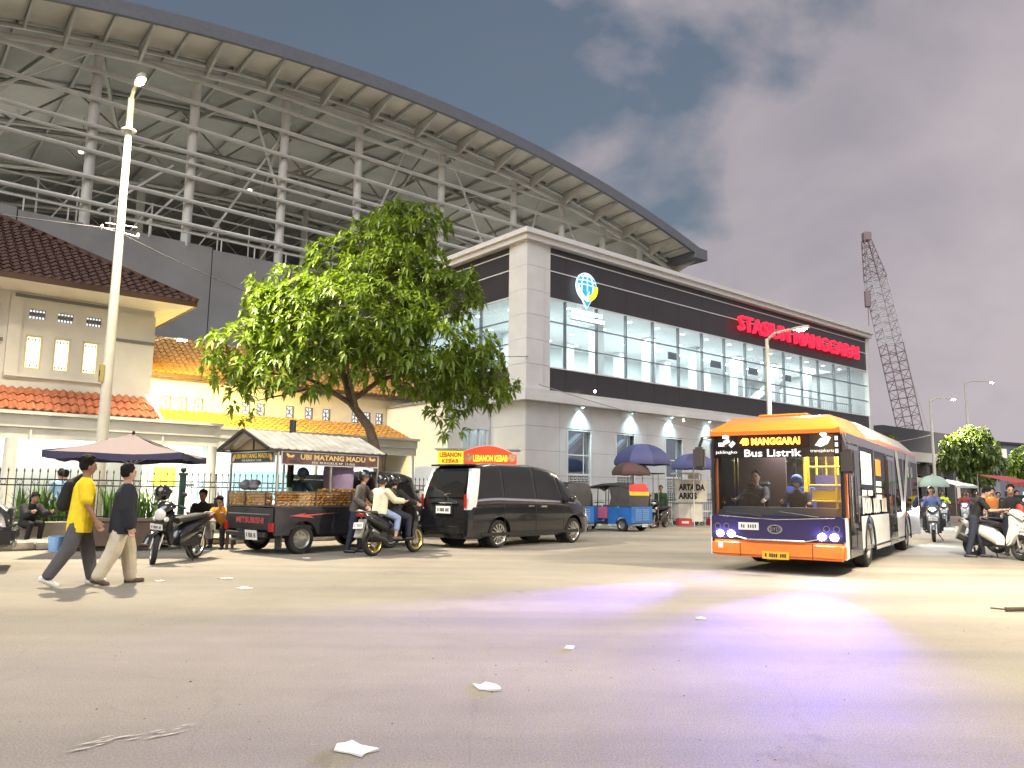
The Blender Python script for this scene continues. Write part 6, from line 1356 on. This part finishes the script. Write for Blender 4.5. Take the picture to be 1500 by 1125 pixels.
# windscreen with tinted header
wsP=[(.045,1.0),(.035,1.5),(.0,2.02)]
n=10
def ws(z0,z1,m,nm,off=0.0,yw=1.10):
    b=MB(); P=[]
    for z in (z0,(z0+z1)/2,z1):
        x0=.045-.05*((z-1.0)/1.45)**2
        for j in range(n+1): y=-yw+2*yw*j/n; P.append((x0+off-.09*(y/1.12)**4,y,z))
    b.add(P,[(i*(n+1)+j,i*(n+1)+j+1,(i+1)*(n+1)+j+1,(i+1)*(n+1)+j) for i in range(2) for j in range(n)]); return b.build(nm,m,bu,fixn=False,smooth=60)
ws(1.0,2.02,M_BGL,'windscreen'); ws(2.02,2.44,mat('header_black',(.012,.007,.007),.12,coat=1),'header_panel')
for sd in (-1,1):
    MB().tube([(-.06,sd*1.125,.99),(-.07,sd*1.13,1.7),(-.10,sd*1.12,2.45)],.035,8).build('screen_pillar',M_BBK,bu)
    MB().bar((-.2,sd*1.13,.98),(-.2,sd*1.13,2.44),.10,.06).build('corner_post',M_ORG if sd<0 else M_ORG,bu)
M_LED=emis('led_orange',(1.0,.30,.02),9); M_LEDB=emis('led_glow',(.6,.10,.01),.35); M_WL=emis('white_print',(.9,.85,.8),.55)
bx('destination_display',mat('display_dark',(.03,.008,.004),.3),bu,.008,.022,-.62,.62,2.20,2.42)
text('4B MANGGARAI',M_LED,bu,(.03,-.05,2.31),FRONT,.17,.004,1.05,.004); text('Bus Listrik',M_WL,bu,(.038,-.0,2.10),FRONT,.185,.003,1.0,.003)
for sd in (-1,1):
    lg_=MB()
    if sd>0:
        lg_.rings([[(.012+.004*k,y,z) for y,z in ((.72,2.22),(.80,2.33),(.93,2.38),(.99,2.35),(.93,2.24),(.82,2.19))] for k in (0,1)]); 
    else:
        for k in range(3): lg_.X=Matrix.Translation((.014,-.93+.1*k,2.27+.05*(k%2)))@Matrix.Rotation(.4*k,4,'X'); lg_.box(-.004,.004,-.055,.055,-.035,.035)
        lg_.X=None
    lg_.build('logo_print',M_WL,bu); text('transjakarta' if sd>0 else 'jaklingko',M_WL,bu,(.015,sd*.84,2.12),FRONT,.075,.002,.40)
    MB().ell((.0,sd*.86,2.41),(.03,.05,.03),8,6).build('marker_lamp',emis('marker',(1,.9,.65),18),bu)
# wipers, mirrors
for y0,y1 in ((-.2,-.85),(.75,.1)): MB().tube([(.08,y0,.98),(.085,(y0+y1)/2,1.02),(.08,y1,1.06)],.012,5).build('wiper',M_BLKP,bu)
for sd,zz in ((-1,2.02),(1,1.92)):
    a=MB().tube([(-.05,sd*1.12,2.42),(.22,sd*1.22,2.38),(.24,sd*1.27,zz+.2)],.03,7).build('mirror_arm',M_BBK,bu); bx('mirror_head',mat('mirror_grey',(.06,.05,.05),.4),a,.17,.30,min(sd*1.17,sd*1.39),max(sd*1.17,sd*1.39),zz-.20,zz+.20,bevel=.04,seg=2,smooth=40)
bx('route_strip',M_BBK,bu,-.03,.02,1.03,1.12,2.02,2.42); 
for k in range(3): bx('route_mark',M_WL,bu,.021,.024,1.05,1.10,2.08+.11*k,2.15+.11*k)
# front door on the +Y side, mid door
M_DRG=glass('door_glass',(.35,.38,.42),.85)
for x0,x1 in ((-.30,-1.48),(-5.05,-6.25)):
    d=bx('door_frame',M_BBK,bu,x1,x0,BW+.002,BW+.02,.30,2.26)
    for a,b in ((x0-.06,(x0+x1)/2+.03),((x0+x1)/2-.03,x1+.06)): bx('door_pane',M_AGLASS,d,b,a,BW+.021,BW+.03,.45,2.18); MB().tube([(a-.05,BW+.06,.9),(a-.05,BW+.06,1.7)],.012,5).build('door_handle',M_CHR,d)
# side livery on the +Y side
def deco(nm,m,poly,off=.006):
    b=MB(); b.add([(x,BW+off,z) for x,z in poly],[tuple(range(len(poly)))]); return b.build(nm,m,bu,fixn=False)
M_VG=mat('livery_silver',(.52,.51,.50),.35); M_LT=emis('teal_tube',(.1,.8,.75),.9)
deco('livery_stroke',M_VG,[(-6.5,2.46),(-7.0,2.46),(-7.75,1.0),(-7.35,1.0)]); deco('livery_stroke',M_VG,[(-8.6,2.46),(-9.3,2.46),(-7.85,1.0),(-7.5,1.0)])
deco('orange_poster',mat('poster_orange',(.75,.25,.03),.5),[(-3.45,1.78),(-4.15,1.78),(-4.15,2.12),(-3.45,2.12)],.01); deco('white_notice',M_WL if False else M_PLATE,[(-1.75,1.58),(-2.95,1.58),(-2.95,2.2),(-1.75,2.2)],.008)
for x,z,wd in ((-1.75,1.42,.5),(-2.4,1.42,.55),(-3.45,1.62,.7),(-3.45,1.48,.7),(-3.45,1.34,.7)): deco('white_notice',M_PLATE,[(x,z-.05),(x-wd,z-.05),(x-wd,z+.05),(x,z+.05)],.008)
for k in range(17):
    if k not in (6,12): x=-1.75-.18*k; deco('white_mark',M_PLATE,[(x,1.02+.01*(k%3)),(x-.12,1.02+.02*(k%2)),(x-.13+.03*(k%3),1.32-.02*(k%2)),(x-.01,1.33)],.008)
for k,(x,z) in enumerate(((-8.9,2.0),(-9.6,2.0))): text('O',M_PLATE,bu,(x,BW+.012,z),LEFT,.4,.002,.3,.01)
bx('teal_tube_light',M_LT,bu,-5.0,-3.4,BW-.5,BW-.44,2.2,2.23)
for x in (-3.6,-4.4,-6.8,-7.3,-9.2,-10.1): deco('panel_seam',M_VG,[(x,.37),(x-.015,.37),(x-.015,.97),(x,.97)],.004)
deco('salmon_band',mat('livery_salmon',(.72,.42,.32),.4),[(-6.3,.86),(-10.9,.86),(-10.9,.98),(-6.3,.98)],.005)
bx('rear_face',M_BWH,bu,-BL-.04,-BL,-BW,BW,.30,2.46); bx('floor',mat('bus_floor',(.2,.2,.2),.6),bu,-BL,-.1,-BW+.04,BW-.04,.34,.42); bx('ceiling',M_BWH,bu,-BL,-.2,-BW+.06,BW-.06,2.36,2.42)
# cabin
bx('dashboard',mat('dash',(.075,.072,.075),.7),bu,-.62,-.12,-1.06,1.06,.62,1.14,bevel=.06,seg=2,smooth=40); sw_=MB(); 
for k in range(16):
    a0,a1=2*math.pi*k/16,2*math.pi*(k+1)/16; sw_.bar((.22*math.cos(a0)*.45,.22*math.sin(a0),.22*math.cos(a0)),(.22*math.cos(a1)*.45,.22*math.sin(a1),.22*math.cos(a1)),.025)
so2=sw_.build('steering_wheel',M_BLKP,bu); so2.location=(-.70,-.62,1.17)
M_SEAT=mat('seat_blue',(.03,.06,.30),.7); M_POLY=mat('grab_yellow',(.80,.52,.03),.4)
bx('driver_seat',M_BLKP,bu,-1.35,-1.25,-.85,-.40,.9,1.62,bevel=.05); bx('partition',mat('partition',(.10,.06,.06),.6),bu,-1.5,-1.46,-1.08,-.15,.42,2.1)
for i in range(5):
    for y in (-.88,-.45,.45,.88):
        if y>0 and (i in (0,)): continue
        x=-2.7-1.25*i
        s_=bx('seat',M_SEAT,bu,x-.42,x,y-.2,y+.2,.78,.9,bevel=.03); bx('seat_back',M_SEAT,s_,x-.46,x-.38,y-.2,y+.2,.9,1.55,bevel=.03)
for x,y in ((-1.55,.25),(-1.55,.75),(-2.0,.1),(-2.3,.9),(-3.2,.25),(-3.2,-.2),(-4.4,.25),(-4.4,-.2)): MB().tube([(x,y,.42),(x,y,2.36)],.022,6).build('grab_pole',M_POLY,bu)
for z,x in ((1.25,-1.55),(1.05,-1.55),(1.55,-1.55),(1.9,-1.55)): MB().tube([(x,.25,z),(x,1.0,z)],.022,6).build('grab_rail',M_POLY,bu)
bx('info_panel',M_POLY,bu,-1.62,-1.58,.3,.85,1.28,1.46); bx('blue_panel',M_SEAT,bu,-1.70,-1.66,.35,1.05,.95,1.75)
for x in (-1.8,-4.5,-7.5):
    bx('ceiling_light',emis('bus_tube',(.95,.97,1.0),5),bu,x-.7,x+.7,.3,.45,2.335,2.355); lamp_light('AREA','cabin_light',(x,.2,2.3),95,(.95,.97,1.0),bu,size=1.4)
place(bu,(0,BW),(5.64,13.15))
person('bus driver in dark patterned shirt behind the steering wheel',on(bu,-1.08,-.62,.42),213.5,1.66,lean=4,hipz=.62,L=(78,75,8),Rr=(78,75,8),LA=(48,16,35),RA_=(48,16,35),shirt=C_BATIK,pants=C_DJ,skin=1,shoe=SH_B,sleeve='long',vox=.014,hair='short')
person('bus attendant in blue cap and face mask beside the driver',on(bu,-1.15,.12,.42),205,1.60,lean=6,hipz=.55,L=(76,78,8),Rr=(76,78,8),LA=(30,12,70),RA_=(30,12,75),shirt=C_DJ,pants=C_DJ,skin=1,shoe=SH_B,sleeve='long',vox=.014,helmet=(mat('cap_bright_blue',(.05,.12,.5),.6),None),mask=C_WHT)
# ================================================================== stalls
kb=empty('kebab_stall',(-1.05,23.6,0),R(-3)); tag(kb,'kebab stall with red arched and yellow sign boards behind the minivan','stall')
M_KR=emis('kebab_red',(.85,.07,.02),.4); M_KY=emis('kebab_yellow',(.95,.70,.03),.45); M_KYI=emis('kebab_yellow_ink',(1.0,.80,.05),.7); M_KRI=mat('kebab_red_ink',(.6,.03,.02),.5)
for x in (-1.15,1.15):
    for y in (0,.8): bx('post',M_STEELR,kb,x-.02,x+.02,y-.02,y+.02,.9,2.2)
bx('counter',mat('stall_yellow',(.7,.45,.03),.5),kb,-1.2,1.2,0,.8,.15,.95,bevel=.01); bx('worktop',M_STEELR,kb,-1.25,1.25,-.05,.85,.952,.99)
ys=bx('yellow_sign',M_KY,kb,-1.2,-.40,-.06,-.02,2.18,2.58); text('LEBANON',M_KRI,ys,(-.80,-.066,2.46),0,.19,.002,.66,.005); text('KEBAB',M_KRI,ys,(-.80,-.066,2.27),0,.16,.002,.5,.004)
ar=[(-.40,2.16)]+[(1.22,2.16),(1.22,2.46)]+[(1.22-1.62*i/10,2.46+.26*math.sin(math.pi*(i/10))*.85+.10*(i/10)) for i in range(1,10)]+[(-.40,2.56)]
wh=MB(); wh.prism([(.41+(x-.41)*1.03,2.38+(z-2.38)*1.1) for x,z in ar],-.03,.02); wh.build('sign_border',M_PLATE,kb)
rs=MB(); rs.prism(ar,-.07,-.031); rso=rs.build('red_sign',M_KR,kb); text('LEBANON KEBAB',M_KYI,rso,(.42,-.075,2.36),0,.27,.002,1.05,.006)
for x in (-.25,1.08): MB().lathe([(0,0),(.12,0),(.12,.012),(0,.012)],(x,-.072,2.38),14,Matrix.Rotation(R(90),3,'X')).build('sign_roundel',mat('roundel',(.55,.35,.2),.6,var=.6,scale=20),rso)
bx('stall_roof',M_ZINC,kb,-1.3,1.3,-.0,1.0,2.62,2.66)
# drinks cart
ct=empty('drinks_cart',(8.0,34.75,0),R(6)); tag(ct,'white drinks cart with bold black lettering under faded blue umbrella','cart')
M_CW=mat('cart_white',(.62,.60,.52),.5,var=.12,scale=3); M_CK=mat('cart_ink',(.02,.02,.02),.5)
bx('cabinet',M_CW,ct,-.65,.45,-.4,.4,.16,.95,bevel=.01); bx('cabinet_seam',M_JOINT,ct,-.12,-.11,-.406,-.401,.2,.9); bx('banner',M_CW,ct,-.75,.62,-.46,-.42,1.02,1.98)
text('ARTA DA',M_CK,ct,(-.05,-.465,1.66),0,.36,.003,1.2,.02); text('ARKIS',M_CK,ct,(-.25,-.465,1.28),0,.36,.003,.85,.02); bx('worktop',M_STEELR,ct,-.7,.55,-.42,.45,.952,.99)
for x in (-.6,.42):
    for y in (-.35,.35): bx('post',M_STEELR,ct,x-.02,x+.02,y-.02,y+.02,.99,2.25); wheel(ct,(x,y,.08),.08,.05,M_STEELR,6,.5,'steel')
bx('canopy',M_CW,ct,-.7,.55,-.5,.5,2.25,2.3); bx('price_card',M_CW,ct,-.2,.3,-.43,-.41,2.02,2.22)
bx('side_shelf',M_CW,ct,.46,.85,-.35,.3,.6,.64); bx('side_leg',M_STEELR,ct,.78,.82,-.3,-.26,0,.6)
M_CRR=mat('crate_red',(.50,.04,.04),.5,var=.15)
def crate(loc,rz,label,n=1):
    e=empty('drink_crate',loc,rz); tag(e,label,'crate','red drink crates')
    W,D,Hh=.3,.22,.3
    for nm,a in (('side',(-W,W,-D,-D+.02)),('side',(-W,W,D-.02,D)),('end',(-W,-W+.02,-D+.02,D-.02)),('end',(W-.02,W,-D+.02,D-.02))):
        bx(nm,M_CRR,e,a[0],a[1],a[2],a[3],0,Hh)
    bx('base',M_CRR,e,-W+.02,W-.02,-D+.02,D-.02,.01,.03); bx('printed_label',M_PLATE,e,-.16,.16,-D-.004,-D-.001,.1,.2)
    for i in range(4):
        for j in range(3): MB().lathe([(.03,0),(.032,.16),(.012,.24),(.012,.29),(0,.29)],(-.2+.13*i,-.12+.12*j,.03),8).build('bottle',M_AGLASS,e)
    return e
crate((7.55,33.95,0),R(4),'red bottle crate on the ground before the drinks cart'); crate((6.75,34.9,0),R(8),'lower red crate under the green tub'); crate((6.75,34.9,.31),R(2),'upper red crate directly below the green tub'); crate((9.05,34.6,0),R(10),'red crate to the side of the drinks cart shelf')
gt=empty('green_tub',(6.75,34.9,.62)); tag(gt,'green plastic tub on top of red crates','tub'); MB().lathe([(.0,0),(.2,0),(.24,.42),(.26,.43),(.26,.46),(.22,.46),(.0,.44)],n=18).build('tub',mat('tub_green',(.08,.22,.08),.5),gt,smooth=40); MB().tube([(-.25,0,.43),(-.2,0,.56),(.2,0,.56),(.25,0,.43)],.01,5).build('handle',M_STEELR,gt)
# vendor pushcart under the brown umbrella
vc=empty('vendor_pushcart',(5.4,31.7,0),R(10)); tag(vc,'dark vendor pushcart with flat roof under the blue umbrella','cart')
bx('cabinet',M_BLKP,vc,-.6,.6,-.35,.35,.4,1.0,bevel=.02); bx('flat_roof',M_BLKP,vc,-.75,.75,-.5,.5,2.15,2.19)
for x in (-.55,.55):
    for y in (-.3,.3): bx('post',M_STEELR,vc,x-.015,x+.015,y-.015,y+.015,1.0,2.15)
for y in (-.4,.4): wheel(vc,(.2,y,.3),.3,.05,M_ALLOY,12,.85,'bike')
for x in (-.5,): MB().tube([(x,0,0),(x,0,.4)],.02,5).build('leg',M_STEELR,vc)
# brown storage chest and folding frame by the parasol
bc=empty('storage_chest',(-8.6,17.0,0),R(20)); tag(bc,'brown wooden chest standing under the mauve parasol','chest'); M_CH=mat('chest_brown',(.11,.075,.055),.7,var=.25,scale=4)
bx('body',M_CH,bc,-.85,.85,-.3,.3,.1,.62,bevel=.015); bx('lid',mat('chest_lid',(.17,.13,.10),.6),bc,-.88,.88,-.33,.33,.622,.68,bevel=.01)
for x in (-.75,.75):
    for y in (-.25,.25): bx('leg',M_CH,bc,x-.03,x+.03,y-.03,y+.03,0,.1)
fc=empty('folding_stand',(-7.35,17.6,0),R(-10)); tag(fc,'black folding metal stand between motorbike and bench','stand')
for y in (-.2,.2): MB().bar((-.4,y,.0),(.4,y,.72),.035).build('leg',M_BLKP,fc); MB().bar((.4,y,.0),(-.4,y,.72),.035).build('leg',M_BLKP,fc); MB().bar((-.45,y,.1),(.45,y,.1),.03).build('stretcher',M_BLKP,fc)
bx('top',M_BLKP,fc,-.5,.5,-.24,.24,.72,.75)
bk_=MB().lathe([(.0,0),(.13,0),(.16,.3),(.165,.31),(.15,.31),(.12,.02),(0,.02)],n=16).build('water_bucket',mat('bucket_blue',(.22,.42,.7),.45)); bk_.location=(-9.6,16.6,0); tag(bk_,'small pale blue bucket on the ground behind the yellow shirted walker','bucket')
# ================================================================== far right of the road
fb=empty('roadside_building',(47.0,82,0),R(40)); tag(fb,'dark low building with white fascia and columns beyond the bus','building')
M_DKB=mat('dark_building',(.055,.055,.06),.7,var=.2); M_FW=mat('far_white',(.45,.43,.40),.6)
bx('upper_wall',M_DKB,fb,-16,5,0,8,5.6,8.0); bx('fascia',M_FW,fb,-16.3,5.2,-1.2,0,4.7,5.6); bx('ground_wall',mat('far_shop',(.16,.15,.13),.7),fb,-16,5,.5,8,0,4.7)
for i in range(7):
    bx('column',M_DKB,fb,-15.8+3.2*i,-15.1+3.2*i,-1.0,-.4,0,4.69)
    w_=bx('window',M_FW,fb,-14.6+3.2*i,-13.2+3.2*i,.42,.498,1.0,3.6); bx('pane',emis('far_window',(.8,.75,.6),.35) if i%2 else M_AGLASS,w_,-14.5+3.2*i,-13.3+3.2*i,.40,.418,1.1,3.5)
for k,(x,y,w_,h_,lb,c_) in enumerate(((58,98,14,7,'pale far building with lit shopfront at the end of the road',(.30,.31,.34)),(74,112,16,9,'grey far block behind the end of the road',(.2,.22,.27)),(66,128,10,12,'blue grey tall block at the end of the road',(.15,.17,.22)))):
    q=empty('far_building',(x,y,0),R(30)); tag(q,lb,'building','far buildings')
    bx('wall',mat('far_wall%d'%k,c_,.8,var=.1),q,-w_/2,w_/2,0,8,0,h_); bx('roof',M_DKB,q,-w_/2-.3,w_/2+.3,-.3,8.3,h_+.002,h_+.3)
    for r_ in range(int(h_/3)):
        for i in range(int(w_/2.4)): bx('window',emis('far_window',(.8,.75,.6),.35) if (i+r_)%3==0 else M_AGLASS,q,-w_/2+.6+2.4*i,-w_/2+1.9+2.4*i,-.05,-.002,r_*3+1.0,r_*3+2.3)
def awning(loc,rz,wd,col,label):
    e=empty('stall_awning',loc,rz); tag(e,label,'awning','roadside stall awnings')
    b=MB(); P=[]; n=8
    for j in range(n+1): x=-wd/2+wd*j/n; P+=[(x,1.2,2.7),(x,-.6,2.25-.04*math.sin(j*1.6)),(x,-.62,2.05+.03*(j%2))]
    b.add(P,[(3*j+k,3*j+k+1,3*j+k+4,3*j+k+3) for j in range(n) for k in range(2)]); b.build('canvas',col,e,fixn=False)
    for x in (-wd/2+.05,wd/2-.05): MB().tube([(x,-.55,0),(x,-.55,2.25)],.025,5).build('post',M_STEELR,e); MB().tube([(x,1.15,0),(x,1.15,2.7)],.025,5).build('post',M_STEELR,e)
    bx('counter',M_CH,e,-wd/2+.2,wd/2-.2,.2,.8,0,.95)
awning((29.6,45.5,0),R(38),4.5,mat('awn_red',(.5,.08,.07),.6),'red canvas awning over a far roadside stall'); awning((36.5,50,0),R(38),5.0,mat('awn_green',(.06,.42,.10),.6),'green canvas awning at the roadside beyond the parked scooters'); awning((26.5,50,0),R(38),4,mat('awn_cream',(.5,.42,.28),.6),'cream awning beyond the pale green umbrella'); awning((33.5,58,0),R(38),4,mat('awn_white',(.6,.6,.6),.6),'white awning beneath the small pale green tree')
fcars=[]
def small_car(label,loc,az,col):
    e=empty('far_car',loc,R(90-az)); tag(e,label,'car','cars far along the road')
    c=Car([(-2.0,.9),(-1.9,1.0),(-1.5,1.42),(.3,1.46),(1.1,.98),(1.8,.85),(2.0,.7)],[(-2,.85),(1,.9),(2,.62)],[(-2,.7),(-1.7,.82),(1.6,.82),(2,.66)],[(-2,.6),(0,.62),(2,.55)])
    c.body(xs_of([-2,-1.9,-1.5,.3,1.1,1.8,2.0],2)).build('body',col,e,smooth=30)
    for sd in (-1,1):
        c.patch(((-1.4,5.3),(.8,5.2),(.25,7.5),(-1.3,7.5)),side=sd).build('side_window',M_AGLASS,e,fixn=False)
        for x in (-1.25,1.3): wheel(e,(x,sd*.74,.3),.3,.18,M_ALLOY,8,.65,rz=0 if sd<0 else math.pi)
        MB().ell((1.93,sd*.55,.66),(.06,.12,.07),8,6).build('headlight',emis('far_headlamp',(1,.95,.8),10) if 'lit' in label else M_CLENS,e)
    MB().quad((.45,-.55,1.40),(.45,.55,1.40),(1.02,.6,1.0),(1.02,-.6,1.0)).build('windscreen',M_AGLASS,e,fixn=False)
small_car('dark car parked beyond the white scooter',(19.5,29.5,0),215,M_CARB); small_car('red car with lit headlamps far along the road',(34.5,52.5,0),213,mat('car_red',(.35,.03,.03),.3,coat=.6)); small_car('white car with lit headlamps behind the red one',(39.5,60.5,0),213,mat('car_white',(.6,.6,.6),.3,coat=.6))
for k,(x,y,az,sh_,lb) in enumerate(((16.0,25.8,200,cloth('orange_vest',(.6,.2,.05)),'man in orange vest standing near the dark parked car'),(18.2,27.2,230,C_WHT,'man in white shirt standing by the dark parked car'),(21.5,33.0,180,cloth('pink_shirt',(.6,.25,.25)),'person in pink shirt at the far roadside'),(25.6,43.5,200,C_BLU,'person in blue shirt under the pale green umbrella'),(27.2,43.4,160,C_BLK,'person in black near the red awning'),(14.6,29.0,190,C_BLU,'person in blue jacket walking behind the bus'),(15.2,22.6,240,C_KHA,'man in khaki shirt standing between the scooters'),(17.0,23.8,220,C_RED,'man in red brown shirt standing behind the white scooter'),(19.6,31.8,200,C_YEL,'person in yellow shirt far behind the white scooter'))):
    person(lb,(x,y,0),az,1.66,lean=3,L=(8,4,4),Rr=(-8,8,4),shirt=sh_,pants=C_DJ,skin=k%3,shoe=SH_B,vox=.022,parts=False,group='bystanders along the road')
# ================================================================== litter and worn paint on the road
M_PAP=mat('paper',(.72,.70,.64),.8); rnd=random.Random(21)
LIT=[(-.81,4.27,.17,'crumpled white paper scrap nearest the worn paint stroke'),(-.15,5.6,.13,'white paper scrap lying on the open road before the bus'),(-3.63,10.83,.15,'folded white paper lying ahead of the food truck'),(-4.29,11.92,.13,'thin paper strip ahead of the parked motorbike'),(.54,6.99,.09,'small white scrap on the bluish patch of road'),(2.1,8.7,.08,'tiny white scrap in the bus headlight beam'),(-4.05,15.6,.12,'white scrap under the truck rear wheel'),(-6.6,17.1,.12,'white tissue on the ground by the bench'),(-5.1,11.5,.10,'white scrap at the feet of the walkers')]
for x,y,r,lb in LIT:
    b=MB(); n=9; top=[(r*math.cos(6.28*i/n)*rnd.uniform(.45,1.15),r*.7*math.sin(6.28*i/n)*rnd.uniform(.45,1.15),.006+rnd.uniform(0,.012)) for i in range(n)]
    b.add([(0,0,.012)]+top+[(p[0],p[1],.003) for p in top],[(0,1+i,1+(i+1)%n) for i in range(n)]+[(1+i,n+1+i,n+1+(i+1)%n,1+(i+1)%n) for i in range(n)]); o=b.build('paper_scrap',M_PAP,None,fixn=False); o.location=(x,y,0); o.rotation_euler=(0,0,rnd.uniform(0,6)); tag(o,lb,'litter','litter on the road')
st_=MB(); st_.tube([(-.3,0,.03),(0,.02,.035),(.35,-.01,.04)],.028,7); st_.tube([(-.3,0,.03),(-.42,.1,.03)],.012,5); o=st_.build('stick',M_BARK); o.location=(6.25,9.5,0); tag(o,'short brown stick lying near the right kerb','stick')
lf=MB(); 
for (x,y) in ((2.9,6.6),(1.3,7.1),(4.0,8.2)): pass
M_WORN=mat('worn_paint',(.42,.39,.32),.8,var=.35,scale=12)
wp=MB(); z=.004
for k in range(26):
    u=rnd.uniform(0,1); x=-2.22+u*.42+rnd.uniform(-.03,.03); y=4.28+u*.30+rnd.uniform(-.09,.09); z=.003+.0004*k; l=rnd.uniform(.02,.08); wq=rnd.uniform(.003,.012)
    d=Vector((.76,.65,0)); s_=Vector((-.65,.76,0)); p=Vector((x,y,z)); wp.add([p-d*l-s_*wq*.4,p-s_*wq,p+d*l,p+s_*wq],[(0,1,2,3)])
o=wp.build('worn_road_paint',M_WORN,None,fixn=False); tag(o,kind='structure')

# grit, pebbles and dry leaf bits that have collected on the road
gr=MB(); rnd=random.Random(44)
for k in range(450):
    y=3.4+14*rnd.random()**1.7; x=rnd.uniform(-.75,.72)*y; r=rnd.uniform(.003,.009)*(1.5 if rnd.random()<.08 else 1); a=rnd.uniform(0,6.28); gr.cur=rnd.choice((0,0,1,2))
    P=[(x+r*math.cos(a+t)*rnd.uniform(.6,1.4),y+r*math.sin(a+t)*rnd.uniform(.6,1.4),.001) for t in (0,1.6,3.1,4.7)]
    gr.add(P+[(x+rnd.uniform(-.3,.3)*r,y,r*rnd.uniform(.4,.9))],[(0,1,4),(1,2,4),(2,3,4),(3,0,4)])
o=gr.build('road_grit',[mat('grit_dark',(.07,.065,.06),.9),mat('grit_pale',(.42,.40,.36),.9),mat('grit_brown',(.16,.11,.06),.9)],None,fixn=False); tag(o,'scattered grit and pebbles on the open road','grit',kind='stuff')
